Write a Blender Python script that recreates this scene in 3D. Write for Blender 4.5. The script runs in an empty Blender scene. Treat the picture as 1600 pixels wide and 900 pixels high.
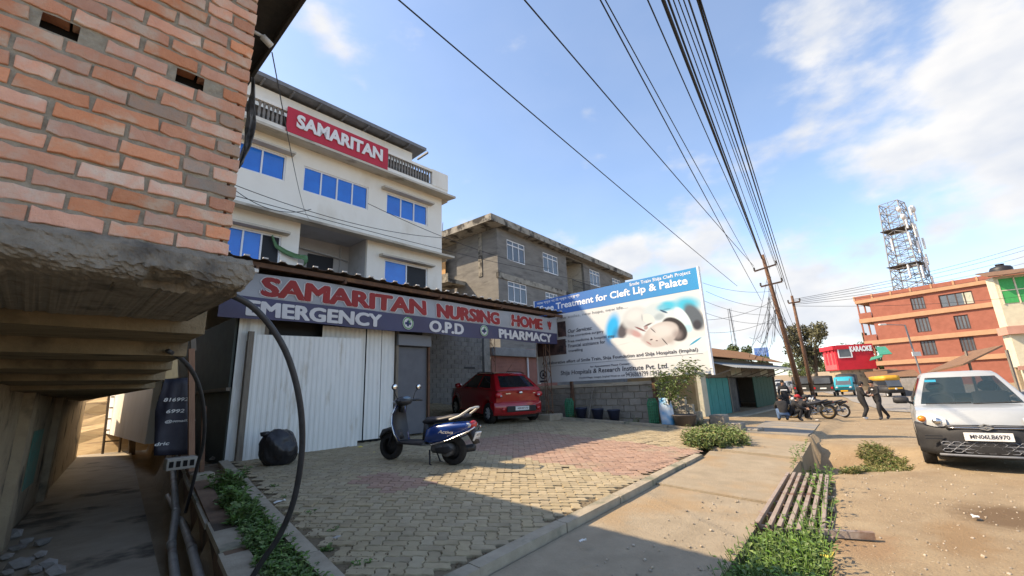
import bpy, bmesh, math, random
from math import sin, cos, tan, pi, radians, sqrt, atan2
from mathutils import Vector, Matrix, Euler, noise
random.seed(7)
sc = bpy.context.scene
col = sc.collection

# ------------------------------------------------------------------ camera
F = 673.0; PITCH = radians(13.5); ROLL = radians(2.33); CAM = Vector((0, 0, 1.45))
_cp, _sp, _cr, _sr = cos(PITCH), sin(PITCH), cos(ROLL), sin(ROLL)
_UP0 = Vector((0, -_sp, _cp)); FW = Vector((0, _cp, _sp))
RI = Vector((1, 0, 0)) * _cr - _UP0 * _sr
UI = Vector((1, 0, 0)) * _sr + _UP0 * _cr
cd = bpy.data.cameras.new('camera'); cam = bpy.data.objects.new('camera', cd); col.objects.link(cam)
cd.sensor_width = 36.0; cd.lens = F / 1600 * 36; cd.clip_start = 0.05; cd.clip_end = 5000
cam.matrix_world = Matrix(((RI.x, UI.x, -FW.x, 0), (RI.y, UI.y, -FW.y, 0), (RI.z, UI.z, -FW.z, 1.45), (0, 0, 0, 1)))
sc.camera = cam

# ------------------------------------------------------------------ street frame: u along the facades, b back from the road
AS = radians(42.1)
UU = Vector((sin(AS), cos(AS), 0)); BB = Vector((-cos(AS), sin(AS), 0))
ROTZ = pi / 2 - AS
def W(u, b, z=0.0): return UU * u + BB * b + Vector((0, 0, z))
def ray(px, py): return RI * ((px - 800) / F) + UI * ((450 - py) / F) + FW
def ubz(P): return Vector((P.dot(UU), P.dot(BB), P.z))
def on_b(px, py, b): r = ray(px, py); return ubz(CAM + r * (b / r.dot(BB)))
def on_u(px, py, u): r = ray(px, py); return ubz(CAM + r * (u / r.dot(UU)))
def on_z(px, py, z): r = ray(px, py); return ubz(CAM + r * ((z - CAM.z) / r.z))
def on_y(px, py, Y): r = ray(px, py); return CAM + r * (Y / r.y)

# ------------------------------------------------------------------ sun and sky
SU, SN = 0.69, 0.82                 # shadow shift per metre of height along u and towards the road
sdir = (UU * SU - BB * SN - Vector((0, 0, 1))).normalized()      # the way the light travels
sd = bpy.data.lights.new('sun', 'SUN'); so = bpy.data.objects.new('sun', sd); col.objects.link(so)
sd.energy = 4.0; sd.angle = radians(0.6); sd.color = (1.0, 0.80, 0.56)
so.rotation_euler = sdir.to_track_quat('-Z', 'Y').to_euler(); so.location = (-20, 2, 30)
world = bpy.data.worlds.new('World'); sc.world = world; world.use_nodes = True
wt = world.node_tree; wt.nodes.clear()
def wn(t, **k):
    n = wt.nodes.new(t)
    for a, v in k.items(): setattr(n, a, v)
    return n
sky = wn('ShaderNodeTexSky', sky_type='NISHITA', sun_disc=False)
tosun = -sdir
sky.sun_elevation = math.asin(tosun.z); sky.sun_rotation = atan2(tosun.x, tosun.y)
sky.air_density = 1.0; sky.dust_density = 1.6; sky.ozone_density = 1.0; sky.altitude = 800
bg = wn('ShaderNodeBackground'); bg.inputs['Strength'].default_value = 0.15
wo = wn('ShaderNodeOutputWorld')
tc = wn('ShaderNodeTexCoord')
def wmath(op, a, b=None, clamp=False):
    n = wn('ShaderNodeMath', operation=op); n.use_clamp = clamp
    for i, v in enumerate((a, b)):
        if v is None: continue
        if hasattr(v, 'is_output') or not isinstance(v, (int, float)): wt.links.new(v, n.inputs[i])
        else: n.inputs[i].default_value = v
    return n.outputs[0]
# clouds: soft cumulus heaps placed by direction, broken up by noise; scattered ones go on all round
def cloud_dir(px, py): return ray(px, py).normalized()
nz = wn('ShaderNodeTexNoise'); nz.inputs['Scale'].default_value = 4.2; nz.inputs['Detail'].default_value = 8; nz.inputs['Roughness'].default_value = 0.52
mp = wn('ShaderNodeMapping'); mp.inputs['Scale'].default_value = (1, 1, 1.9)
wt.links.new(tc.outputs['Generated'], mp.inputs['Vector']); wt.links.new(mp.outputs[0], nz.inputs['Vector'])
bias = None
for (px, py, rad, amp) in ((1080, 350, .17, .42), (985, 400, .12, .34), (1190, 300, .10, .2), (1520, 150, .24, .42), (1590, 60, .2, .36), (1420, 240, .15, .36), (1330, 380, .16, .26), (1560, 340, .2, .24),
                           (915, 262, .05, .3), (745, 330, .07, .22), (870, 345, .08, .24), (500, 30, .11, .30), (1240, 420, .2, .3)):
    d = cloud_dir(px, py)
    vd = wn('ShaderNodeVectorMath', operation='DISTANCE'); vd.inputs[1].default_value = d
    wt.links.new(tc.outputs['Generated'], vd.inputs[0])
    g = wmath('MULTIPLY', wmath('SUBTRACT', 1.0, wmath('DIVIDE', vd.outputs['Value'], rad * 1.35), True), amp)
    bias = g if bias is None else wmath('MAXIMUM', bias, g)
sep = wn('ShaderNodeSeparateXYZ'); wt.links.new(tc.outputs['Generated'], sep.inputs[0])
horiz = wmath('MULTIPLY', wmath('SUBTRACT', 1.0, wmath('DIVIDE', wmath('ABSOLUTE', sep.outputs['Z']), 0.34), True), 0.16)
cl = wmath('ADD', wmath('ADD', nz.outputs[0], wmath('MULTIPLY', bias, 0.80)), horiz)
ramp = wn('ShaderNodeValToRGB'); ramp.color_ramp.interpolation = 'EASE'
ramp.color_ramp.elements[0].position = 0.60; ramp.color_ramp.elements[1].position = 0.78
wt.links.new(cl, ramp.inputs[0])
nz2 = wn('ShaderNodeTexNoise'); nz2.inputs['Scale'].default_value = 7; nz2.inputs['Detail'].default_value = 4
wt.links.new(mp.outputs[0], nz2.inputs['Vector'])
crr = wn('ShaderNodeValToRGB'); crr.color_ramp.elements[0].color = (2.3, 2.45, 2.75, 1); crr.color_ramp.elements[1].color = (3.2, 3.15, 3.1, 1)
crr.color_ramp.elements[0].position = 0.35; crr.color_ramp.elements[1].position = 0.65
wt.links.new(nz2.outputs[0], crr.inputs[0])
mixc = wn('ShaderNodeMix', data_type='RGBA')
wt.links.new(wmath('ADD', wmath('MULTIPLY', ramp.outputs[0], 0.90), 0.08), mixc.inputs['Factor'])
wt.links.new(sky.outputs[0], mixc.inputs['A']); wt.links.new(crr.outputs[0], mixc.inputs['B'])
wt.links.new(mixc.outputs['Result'], bg.inputs['Color']); wt.links.new(bg.outputs[0], wo.inputs['Surface'])
sc.view_settings.view_transform = 'Standard'; sc.view_settings.look = 'None'
sc.view_settings.exposure = 1.10; sc.view_settings.gamma = 1.0; sc.view_settings.use_curve_mapping = False

# ------------------------------------------------------------------ materials
MATS = {}
def mat(name, c1, c2=None, scale=6.0, rough=0.8, bump=0.0, bscale=None, metal=0.0, spec=0.4, detail=6, rnd=0.0, c3=None, s3=1.3, t3=0.55, stretch=None, coat=0.0, trans=0.0, alpha=1.0, w3=0.12):
    """principled surface: two tones mixed by noise, an optional third tone as larger stains, relief, a random tone per piece"""
    if name in MATS: return MATS[name]
    m = bpy.data.materials.new(name); m.use_nodes = True; t = m.node_tree; n = t.nodes; L = t.links
    p = n['Principled BSDF']
    p.inputs['Roughness'].default_value = rough; p.inputs['Metallic'].default_value = metal
    p.inputs['Specular IOR Level'].default_value = spec; p.inputs['Coat Weight'].default_value = coat
    p.inputs['Transmission Weight'].default_value = trans; p.inputs['Alpha'].default_value = alpha
    if c2 is None and rnd == 0 and bump == 0 and c3 is None:
        p.inputs['Base Color'].default_value = (*c1, 1); MATS[name] = m; return m
    tcn = n.new('ShaderNodeTexCoord'); vec = tcn.outputs['Object']
    oi = n.new('ShaderNodeObjectInfo'); ge = n.new('ShaderNodeNewGeometry')
    addv = n.new('ShaderNodeVectorMath'); addv.operation = 'MULTIPLY_ADD'
    L.new(oi.outputs['Random'], addv.inputs[0]); addv.inputs[1].default_value = (37, 17, 29); L.new(vec, addv.inputs[2])
    vec = addv.outputs[0]
    if stretch:
        mpn = n.new('ShaderNodeMapping'); mpn.inputs['Scale'].default_value = stretch; L.new(vec, mpn.inputs['Vector']); vec = mpn.outputs[0]
    def nzn(s, d=detail, r=0.6):
        q = n.new('ShaderNodeTexNoise'); q.inputs['Scale'].default_value = s; q.inputs['Detail'].default_value = d; q.inputs['Roughness'].default_value = r
        L.new(vec, q.inputs['Vector']); return q.outputs[0]
    def mixn(fac, a, b):
        q = n.new('ShaderNodeMix'); q.data_type = 'RGBA'
        if isinstance(fac, float): q.inputs['Factor'].default_value = fac
        else: L.new(fac, q.inputs['Factor'])
        for v, k in ((a, 'A'), (b, 'B')):
            if isinstance(v, tuple): q.inputs[k].default_value = (*v, 1)
            else: L.new(v, q.inputs[k])
        return q.outputs['Result']
    def rampn(v, a, b):
        q = n.new('ShaderNodeMapRange'); q.inputs['From Min'].default_value = a; q.inputs['From Max'].default_value = b; L.new(v, q.inputs['Value']); return q.outputs[0]
    c = c1
    if c2 is not None: c = mixn(rampn(nzn(scale), 0.34, 0.66), c1, c2)
    if c3 is not None: c = mixn(rampn(nzn(s3, 5), t3, t3 + w3), c, c3)
    if rnd > 0:
        fr = n.new('ShaderNodeMath'); fr.operation = 'ADD'; L.new(oi.outputs['Random'], fr.inputs[0]); L.new(ge.outputs['Random Per Island'], fr.inputs[1])
        f2 = n.new('ShaderNodeMath'); f2.operation = 'FRACT'; L.new(fr.outputs[0], f2.inputs[0])
        mr = n.new('ShaderNodeMapRange'); mr.inputs['To Min'].default_value = 1 - rnd; mr.inputs['To Max'].default_value = 1 + rnd; L.new(f2.outputs[0], mr.inputs['Value'])
        hs = n.new('ShaderNodeHueSaturation'); L.new(mr.outputs[0], hs.inputs['Value'])
        f3 = n.new('ShaderNodeMath'); f3.operation = 'MULTIPLY'; L.new(f2.outputs[0], f3.inputs[0]); f3.inputs[1].default_value = 7.31
        f4 = n.new('ShaderNodeMath'); f4.operation = 'FRACT'; L.new(f3.outputs[0], f4.inputs[0])
        m2 = n.new('ShaderNodeMapRange'); m2.inputs['To Min'].default_value = 1 - rnd * .7; m2.inputs['To Max'].default_value = 1 + rnd * .5; L.new(f4.outputs[0], m2.inputs['Value'])
        L.new(m2.outputs[0], hs.inputs['Saturation'])
        if isinstance(c, tuple): hs.inputs['Color'].default_value = (*c, 1)
        else: L.new(c, hs.inputs['Color'])
        c = hs.outputs[0]
    if isinstance(c, tuple): p.inputs['Base Color'].default_value = (*c, 1)
    else: L.new(c, p.inputs['Base Color'])
    if bump > 0:
        bn = n.new('ShaderNodeBump'); bn.inputs['Strength'].default_value = bump; bn.inputs['Distance'].default_value = 0.02
        L.new(nzn(bscale or scale * 3, 8, 0.7), bn.inputs['Height']); L.new(bn.outputs[0], p.inputs['Normal'])
    MATS[name] = m; return m

# ------------------------------------------------------------------ mesh helpers
class MB:
    def __init__(s): s.v = []; s.f = []; s.mi = []; s.cur = 0
    def add(s, vs, fs, M=None):
        o = len(s.v)
        s.v += [tuple(M @ Vector(p)) if M is not None else tuple(p) for p in vs]
        s.f += [tuple(i + o for i in f) for f in fs]; s.mi += [s.cur] * len(fs)
        return s
    def box(s, x0, x1, y0, y1, z0, z1, M=None, bev=0.0):
        if bev <= 0:
            vs = [(x, y, z) for z in (z0, z1) for y in (y0, y1) for x in (x0, x1)]
            return s.add(vs, [(0, 2, 3, 1), (4, 5, 7, 6), (0, 1, 5, 4), (2, 6, 7, 3), (0, 4, 6, 2), (1, 3, 7, 5)], M)
        e = min(bev, abs(x1 - x0) * .45, abs(y1 - y0) * .45, abs(z1 - z0) * .45)
        bm = bmesh.new(); bmesh.ops.create_cube(bm, size=1)
        for q in bm.verts: q.co = Vector(((x0 + x1) / 2 + q.co.x * (x1 - x0), (y0 + y1) / 2 + q.co.y * (y1 - y0), (z0 + z1) / 2 + q.co.z * (z1 - z0)))
        bmesh.ops.bevel(bm, geom=list(bm.edges), offset=e, segments=1, affect='EDGES')
        s.bm(bm, M); bm.free(); return s
    def bm(s, bm, M=None):
        bm.verts.ensure_lookup_table(); bm.verts.index_update()
        return s.add([q.co.copy() for q in bm.verts], [[q.index for q in f.verts] for f in bm.faces], M)
    def quad(s, a, b, c, d): return s.add([a, b, c, d], [(0, 1, 2, 3)])
    def poly(s, pts): return s.add(pts, [tuple(range(len(pts)))])
    def prism(s, pts, d, M=None):
        """pts: outline in x,z (counter-clockwise seen from -y); extruded from y=0 to y=d"""
        n = len(pts)
        vs = [(p[0], 0, p[1]) for p in pts] + [(p[0], d, p[1]) for p in pts]
        fs = [tuple(range(n)), tuple(range(2 * n - 1, n - 1, -1))] + [((i + 1) % n, i, n + i, n + (i + 1) % n) for i in range(n)]
        return s.add(vs, fs, M)
    def slab(s, pts, z0, z1):
        """pts: outline in x,y; z0 / z1 numbers or functions of (x, y)"""
        n = len(pts); f0 = z0 if callable(z0) else (lambda x, y: z0); f1 = z1 if callable(z1) else (lambda x, y: z1)
        vs = [(p[0], p[1], f0(*p[:2])) for p in pts] + [(p[0], p[1], f1(*p[:2])) for p in pts]
        return s.add(vs, [tuple(range(n - 1, -1, -1)), tuple(range(n, 2 * n))] + [(i, (i + 1) % n, n + (i + 1) % n, n + i) for i in range(n)])
    def tube(s, path, r, seg=8, cap=True, M=None):
        P = [Vector(p) for p in path]; R = r if isinstance(r, (list, tuple)) else [r] * len(P)
        vs = []; fs = []; up = None
        for i, p in enumerate(P):
            t = (P[min(i + 1, len(P) - 1)] - P[max(i - 1, 0)])
            t = t.normalized() if t.length > 1e-9 else Vector((0, 0, 1))
            if up is None: up = Vector((0, 0, 1)) if abs(t.z) < .9 else Vector((1, 0, 0))
            a = t.cross(up); a = a.normalized() if a.length > 1e-6 else t.orthogonal().normalized()
            up = a.cross(t).normalized()
            for k in range(seg):
                an = 2 * pi * k / seg
                vs.append(p + a * (cos(an) * R[i]) + up * (sin(an) * R[i]))
        for i in range(len(P) - 1):
            for k in range(seg):
                k2 = (k + 1) % seg
                fs.append((i * seg + k, (i + 1) * seg + k, (i + 1) * seg + k2, i * seg + k2))
        if cap:
            fs.append(tuple(range(seg))); fs.append(tuple((len(P) - 1) * seg + k for k in range(seg - 1, -1, -1)))
        return s.add(vs, fs, M)
    def bar(s, a, b, w, h=None, M=None):
        """square bar between two points"""
        h = h or w; a = Vector(a); b = Vector(b); t = (b - a).normalized()
        x = t.cross(Vector((0, 0, 1))); x = x.normalized() if x.length > 1e-4 else Vector((1, 0, 0)); y = x.cross(t).normalized()
        vs = [p + x * (sx * w / 2) + y * (sy * h / 2) for p in (a, b) for sx, sy in ((-1, -1), (1, -1), (1, 1), (-1, 1))]
        return s.add(vs, [(3, 2, 1, 0), (4, 5, 6, 7), (0, 1, 5, 4), (1, 2, 6, 5), (2, 3, 7, 6), (3, 0, 4, 7)], M)
    def lathe(s, prof, seg=16, M=None, cap=True):
        """prof: (radius, height) list turned about z"""
        vs = []; fs = []; n = len(prof)
        for k in range(seg):
            a = 2 * pi * k / seg
            vs += [(r * cos(a), r * sin(a), z) for r, z in prof]
        for k in range(seg):
            k2 = (k + 1) % seg
            for i in range(n - 1): fs.append((k * n + i, k2 * n + i, k2 * n + i + 1, k * n + i + 1))
        if cap: fs.append(tuple(k * n for k in range(seg - 1, -1, -1))); fs.append(tuple(k * n + n - 1 for k in range(seg)))
        return s.add(vs, fs, M)
    def ball(s, c, r, M=None, sub=2, jit=0.0):
        bm = bmesh.new(); bmesh.ops.create_icosphere(bm, subdivisions=sub, radius=1)
        rr = r if isinstance(r, (tuple, list)) else (r, r, r)
        for q in bm.verts:
            k = 1 + (noise.noise(q.co * 1.7 + Vector(c)) * jit if jit else 0)
            q.co = Vector((c[0] + q.co.x * rr[0] * k, c[1] + q.co.y * rr[1] * k, c[2] + q.co.z * rr[2] * k))
        s.bm(bm, M); bm.free(); return s
    def puff(s, out, hw, inset=0.03, y0=0.0, M=None, mid=0.62):
        """side outline (x,z) made into a body with rounded flanks, half-width hw"""
        c = Vector((sum(p[0] for p in out) / len(out), sum(p[1] for p in out) / len(out)))
        def shrink(d):
            r = []
            n = len(out)
            for i in range(n):
                a = Vector(out[i - 1]); p = Vector(out[i]); b = Vector(out[(i + 1) % n])
                e1 = (p - a); e2 = (b - p)
                if e1.length < 1e-6 or e2.length < 1e-6: r.append(p); continue
                n1 = Vector((-e1.y, e1.x)).normalized(); n2 = Vector((-e2.y, e2.x)).normalized()
                m = (n1 + n2); m = m.normalized() if m.length > 1e-4 else n1
                q = p + m * d
                if (q - c).length > (p - c).length: q = p - m * d
                r.append(q)
            return r
        o1 = shrink(inset); n = len(out)
        L = [(-hw, o1), (-hw * mid, out), (hw * mid, out), (hw, o1)]
        vs = [(p[0], y0 + y, p[1]) for y, o in L for p in o]
        fs = [tuple(range(n)), tuple(range(4 * n - 1, 3 * n - 1, -1))]
        for j in range(3):
            for i in range(n): fs.append((j * n + (i + 1) % n, j * n + i, (j + 1) * n + i, (j + 1) * n + (i + 1) % n))
        return s.add(vs, fs, M)
    def build(s, name, mats, parent=None, smooth=False, base=None, fixn=True, kind=None):
        me = bpy.data.meshes.new(name)
        if base is None and parent is not None: base = BASE.get(parent.name)
        if base is not None:
            bx, by, bz = base
            me.from_pydata([(p[0] - bx, p[1] - by, p[2] - bz) for p in s.v], [], s.f)
        else: me.from_pydata(s.v, [], s.f)
        mats = mats if isinstance(mats, (list, tuple)) else [mats]
        for m in mats: me.materials.append(m)
        if len(mats) > 1: me.polygons.foreach_set('material_index', s.mi)
        if fixn:
            bm = bmesh.new(); bm.from_mesh(me); bmesh.ops.recalc_face_normals(bm, faces=bm.faces); bm.to_mesh(me); bm.free()
        if smooth:
            me.polygons.foreach_set('use_smooth', [True] * len(me.polygons))
            if smooth != 'all': me.set_sharp_from_angle(angle=radians(38))
        me.update()
        o = bpy.data.objects.new(name, me); col.objects.link(o)
        if parent is not None: o.parent = parent
        if kind: o['kind'] = kind
        return o
BASE = {}
def tag(o, label, cat, group=None):
    o['label'] = label; o['category'] = cat
    if group: o['group'] = group
    return o
def thing(name, label, cat, u=0, b=0, z=0, rot=0.0, group=None, frame=True, tilt=None):
    """empty at a thing's base; frame=True: children are written in street coordinates (u, b, z), else in local ones"""
    o = bpy.data.objects.new(name, None); col.objects.link(o); o.empty_display_size = 0.2
    o.location = W(u, b, z); o.rotation_euler = (0, 0, ROTZ + rot)
    if tilt is not None: o.rotation_euler = tilt
    if frame: BASE[o.name] = (u, b, z)
    tag(o, label, cat, group); return o
def street(o, u, b, z, rot=0.0):
    o.location = W(u, b, z); o.rotation_euler = (0, 0, ROTZ + rot); return o
def solo(mb, name, mats, label, cat, u, b, z, group=None, smooth=False):
    """a thing that is one mesh, written in street coordinates"""
    o = mb.build(name, mats, None, smooth, base=(u, b, z)); street(o, u, b, z); return tag(o, label, cat, group)
def struct(mb, name, mats, smooth=False, base=(0, 0, 0)):
    o = mb.build(name, mats, None, smooth, base=base); street(o, *base); o['kind'] = 'structure'; return o
def copy_tree(o, parent=None):
    c = o.copy(); col.objects.link(c)
    if parent is not None: c.parent = parent
    for ch in list(o.children): copy_tree(ch, c)
    return c
def text_mesh(s, height, width=None, off=0.0, ext=0.0, shear=0.0, bold=0.0):
    """verts, faces of a line of lettering, left-bottom at the origin in x,z; width squeezes it to fit"""
    cu = bpy.data.curves.new('t', 'FONT'); cu.body = s; cu.size = 1.0; cu.offset = bold; cu.extrude = 0; cu.shear = shear; cu.resolution_u = 3
    o = bpy.data.objects.new('t', cu); col.objects.link(o)
    dg = bpy.context.evaluated_depsgraph_get(); me = bpy.data.meshes.new_from_object(o.evaluated_get(dg))
    vs = [v.co.copy() for v in me.vertices]; fs = [tuple(p.vertices) for p in me.polygons]
    bpy.data.objects.remove(o); bpy.data.curves.remove(cu); bpy.data.meshes.remove(me)
    if not vs: return [], []
    x0 = min(v.x for v in vs); x1 = max(v.x for v in vs); y0 = min(v.y for v in vs); y1 = max(v.y for v in vs)
    k = height / max(1e-6, (y1 - y0)); kx = (width / (x1 - x0)) if width else k
    return [Vector(((v.x - x0) * kx, 0, (v.y - y0) * k)) for v in vs], fs
def letter(parent, s, org, xdir, height, width, m, bold=0.0, shear=0.0, name='lettering', proud=0.004, out=None, zdir=(0, 0, 1)):
    """lettering standing proud of a surface; org in the parent's own coordinates, xdir the reading direction"""
    vs, fs = text_mesh(s, height, width, bold=bold, shear=shear)
    if not vs: return None
    xd = Vector(xdir).normalized(); zd = Vector(zdir); od = Vector(out).normalized() if out else xd.cross(zd).normalized()
    mb = MB(); mb.add([Vector(org) + xd * v.x + zd * v.z + od * proud for v in vs], fs)
    return mb.build(name, m, parent, fixn=False)
def ss(a, b, x):
    t = max(0.0, min(1.0, (x - a) / (b - a))); return t * t * (3 - 2 * t)
# ================================================================== GROUND
def hroad(u): return .03 - .46 * ss(10, 26, u) + .012 * max(0, u - 70) 
def court(u, b): return -.02 + .0062 * u + .0528 * b + .055 * max(0, b - 9.8)
def kerb_left(b): return 1.30 + .13 * b            # outer edge of the paving on the alley side
def ret_face(b): return .72 + .125 * b             # top of the retaining wall on the alley side
def alley_right(b): return .50 + .107 * b
def alley_left(b): return -.95 + .107 * b
def kerb_front(u): return 2.80 + .068 * (u - 2.4)
def drain_l(u): return 1.46 + .07 * (u - 5.1)
def drain_r(u): return .92 + .117 * (u - 5.2)
def ground_z(u, b):
    if b < drain_l(u) + .04:
        z = hroad(u) + .02 * max(0, -b - 6) * (1 if u < 60 else .3)
        z = min(z, hroad(u) + .25)
        w0 = drain_r(u) + .04 - ss(8.3, 9.7, u) * (drain_r(u) - .62) ; k = ss(w0 - .12 - .45 * ss(8.4, 9.6, u), w0 + .12, b) * (1 - ss(11.7, 12.7, u)) * ss(1.2, 2.0, u)
        z -= .42 * k
        return z + .018 * noise.noise(Vector((u * .7, b * .7, 0))) + .012 * noise.noise(Vector((u * 2.3, b * 2.3, 4)))
    if u > 11.9: return hroad(u) + .035 * min(b, 30) * (1 - ss(40, 90, u)) + .1 * (1 - ss(11.9, 15, u)) - (.0 if b > 3.4 else .0)
    if u < ret_face(b) - .02 and b > 2.2: return -.24
    return court(u, b) - .13
def line(a, b, step):
    n = max(1, int(round((b - a) / step))); return [a + (b - a) * i / n for i in range(n)]
us = line(-300, -60, 60) + line(-60, -10, 8) + line(-10, -1, .8) + line(-1, 13, .14) + line(13, 30, .7) + line(30, 80, 2.5) + line(80, 200, 12) + line(200, 1500, 160) + [1500]
bs = line(-1200, -200, 120) + line(-200, -40, 14) + line(-40, -8, 2) + line(-8, -1, .5) + line(-1, 2.4, .1) + line(2.4, 12, .2) + line(12, 40, 1.5) + line(40, 200, 16) + line(200, 1300, 120) + [1300]
mb = MB(); nu = len(us)
vs = [(u, b, ground_z(u, b)) for b in bs for u in us]
mb.add(vs, [(j * nu + i, j * nu + i + 1, (j + 1) * nu + i + 1, (j + 1) * nu + i) for j in range(len(bs) - 1) for i in range(nu - 1)])
M_dirt = mat('dirt', (.335, .26, .165), (.27, .205, .13), 2.3, .95, .9, 30, c3=(.24, .165, .095), s3=.5, t3=.58, spec=.12, detail=12, w3=.2)
def dirt_extras(m):
    """damp spill, pale dust and dark specks with shapes of their own"""
    t = m.node_tree; n = t.nodes; L = t.links; p = n['Principled BSDF']; src = p.inputs['Base Color'].links[0].from_socket
    tcn = n.new('ShaderNodeTexCoord'); ob = tcn.outputs['Object']
    def nz(s, d, r=.6): q = n.new('ShaderNodeTexNoise'); q.inputs['Scale'].default_value = s; q.inputs['Detail'].default_value = d; q.inputs['Roughness'].default_value = r; L.new(ob, q.inputs['Vector']); return q
    def mix(f, a, b):
        q = n.new('ShaderNodeMix'); q.data_type = 'RGBA'; L.new(f, q.inputs['Factor']); L.new(a, q.inputs['A']); q.inputs['B'].default_value = (*b, 1); return q.outputs['Result']
    def rng(v, a, b, hi=1.0): q = n.new('ShaderNodeMapRange'); q.inputs['From Min'].default_value = a; q.inputs['From Max'].default_value = b; q.inputs['To Max'].default_value = hi; L.new(v, q.inputs['Value']); return q.outputs[0]
    c = mix(rng(nz(55, 3).outputs[0], .60, .70, .55), src, (.15, .105, .068)); c = mix(rng(nz(38, 3).outputs[0], .62, .72, .6), c, (.45, .39, .29)); c = mix(rng(nz(.9, 6, .7).outputs[0], .52, .72, .55), c, (.385, .32, .22))
    for (px, py, su, sb, colr) in ((1575, 808, .62, .42, (.13, .085, .05)), (1500, 838, .7, .25, (.25, .17, .095)), (1350, 850, .5, .3, (.27, .18, .105))):
        q = on_z(px, py, .03); mp_ = n.new('ShaderNodeMapping'); mp_.vector_type = 'TEXTURE'; mp_.inputs['Location'].default_value = (q.x, q.y, 0); mp_.inputs['Scale'].default_value = (su, sb, 50); dn = nz(3.5, 6); va = n.new('ShaderNodeVectorMath'); va.operation = 'MULTIPLY_ADD'; L.new(dn.outputs['Color'], va.inputs[0]); va.inputs[1].default_value = (.5, .5, 0); L.new(ob, va.inputs[2]); sh = n.new('ShaderNodeVectorMath'); sh.operation = 'SUBTRACT'; L.new(va.outputs[0], sh.inputs[0]); sh.inputs[1].default_value = (.25, .25, 0); L.new(sh.outputs[0], mp_.inputs['Vector'])
        ln = n.new('ShaderNodeVectorMath'); ln.operation = 'LENGTH'; L.new(mp_.outputs[0], ln.inputs[0]); c = mix(rng(ln.outputs['Value'], 1.15, .55, .85), c, colr)
    L.new(c, p.inputs['Base Color'])
dirt_extras(M_dirt)
struct(mb, 'ground', M_dirt, 'all')
M_conc = mat('concrete_apron', (.345, .29, .21), (.275, .23, .165), 3.5, .92, .7, 34, c3=(.33, .235, .135), s3=.9, t3=.50, spec=.12, detail=12, w3=.2)
M_conc2 = mat('concrete_old', (.27, .26, .235), (.20, .19, .17), 5, .93, .5, 26, c3=(.13, .125, .11), s3=1.7, t3=.56, spec=.15)
M_kerb = mat('kerb_concrete', (.385, .335, .255), (.30, .26, .195), 6, .92, .4, 40, c3=(.18, .18, .13), s3=2.2, t3=.55, spec=.15)
M_asph = mat('asphalt', (.25, .235, .21), (.30, .28, .245), 3, .92, .3, 60, c3=(.36, .29, .20), s3=.35, t3=.55, spec=.15)
# asphalt carriageway on the far side of the junction, a sheet on the ground
mb = MB()
def strip(mb, pts_l, pts_r, dz=.006):
    n = len(pts_l); o = []
    for (a, c) in zip(pts_l, pts_r):
        for k in range(7):
            u = a[0] + (c[0] - a[0]) * k / 6; b = a[1] + (c[1] - a[1]) * k / 6
            o.append((u, b, ground_z(u, b) + dz))
    mb.add(o, [(i * 7 + k, i * 7 + k + 1, (i + 1) * 7 + k + 1, (i + 1) * 7 + k) for i in range(n - 1) for k in range(6)])
cl = [(u, -3.2 + 5.0 * ss(27, 33, u) + .2 * max(0, u - 33)) for u in line(27, 40, .7) + line(40, 80, 2.5) + line(80, 260, 10)]
strip(mb, [(a, b) for a, b in cl], [(a - 2 + 8 * ss(27, 33, a), b - 17) for a, b in cl], .03)
struct(mb, 'road', M_asph, 'all')
mb = MB()   # old grey concrete lane in front of the hut
strip(mb, [(12.3 + .35 * i, 3.45 + .06 * i) for i in range(24)], [(12.3 + .35 * i, 2.1 + .04 * i) for i in range(24)], .022)
struct(mb, 'path', mat('old_lane', (.26, .245, .22), (.20, .19, .17), 3, .93, .4, 40, c3=(.36, .29, .19), s3=.9, t3=.52, spec=.12)).modifiers.new('t', 'SOLIDIFY').thickness = .18
# apron slabs between the kerb and the drain
def apron(pts, dz, thick, name):
    mb = MB(); mb.slab(pts, lambda x, y: court(x, y) + dz - thick, lambda x, y: court(x, y) + dz); return struct(mb, name, M_conc)
apron([(-3, drain_l(-3)), (3, drain_l(3)), (6.05, drain_l(6.05)), (6.05, 2.93), (2.4, 2.68), (-3, 2.35)], -.055, .5, 'pavement')
apron([(6.06, drain_l(6.06)), (8.3, drain_l(8.3)), (9.2, drain_l(9.2)), (9.2, 3.24), (8.2, 3.06), (6.06, 2.93)], -.03, .55, 'pavement')
apron([(9.21, 1.72), (11.3, 1.9), (11.6, 3.3), (9.21, 3.22)], .01, .6, 'pavement')
# kerb at the front edge of the paving: lengths of concrete butted end to end
kerb = MB(); us_k = [-2.5, -1.2, 0.1, 1.25, 2.5, 3.75, 4.95, 6.2, 7.4, 8.35]
for a, c in zip(us_k, us_k[1:]):
    g = .006; j = random.uniform(-.012, .012)
    kb = lambda u: kerb_front(u) + j
    pts = [(a + g, kb(a) - .10), (c - g, kb(c) - .10), (c - g, kb(c) + .03), (a + g, kb(a) + .03)]
    m1 = MB(); m1.slab(pts, lambda x, y: court(x, y) - .2, lambda x, y: court(x, y) + .022)
    o = m1.build('kerb_stone', M_kerb); street(o, 0, 0, 0); o['kind'] = 'structure'
# kerb along the planting strip
for k in range(6):
    b0 = 2.9 + k * 1.0; b1 = b0 + .985
    m1 = MB(); j = random.uniform(-.012, .012)
    m1.slab([(kerb_left(b0) - .14 + j, b0), (kerb_left(b0) + .0 + j, b0), (kerb_left(b1) + j, b1), (kerb_left(b1) - .14 + j, b1)], lambda x, y: court(x, y) - .25, lambda x, y: court(x, y) + .045)
    o = m1.build('kerb_stone', M_kerb); street(o, 0, 0, 0); o['kind'] = 'structure'
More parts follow.
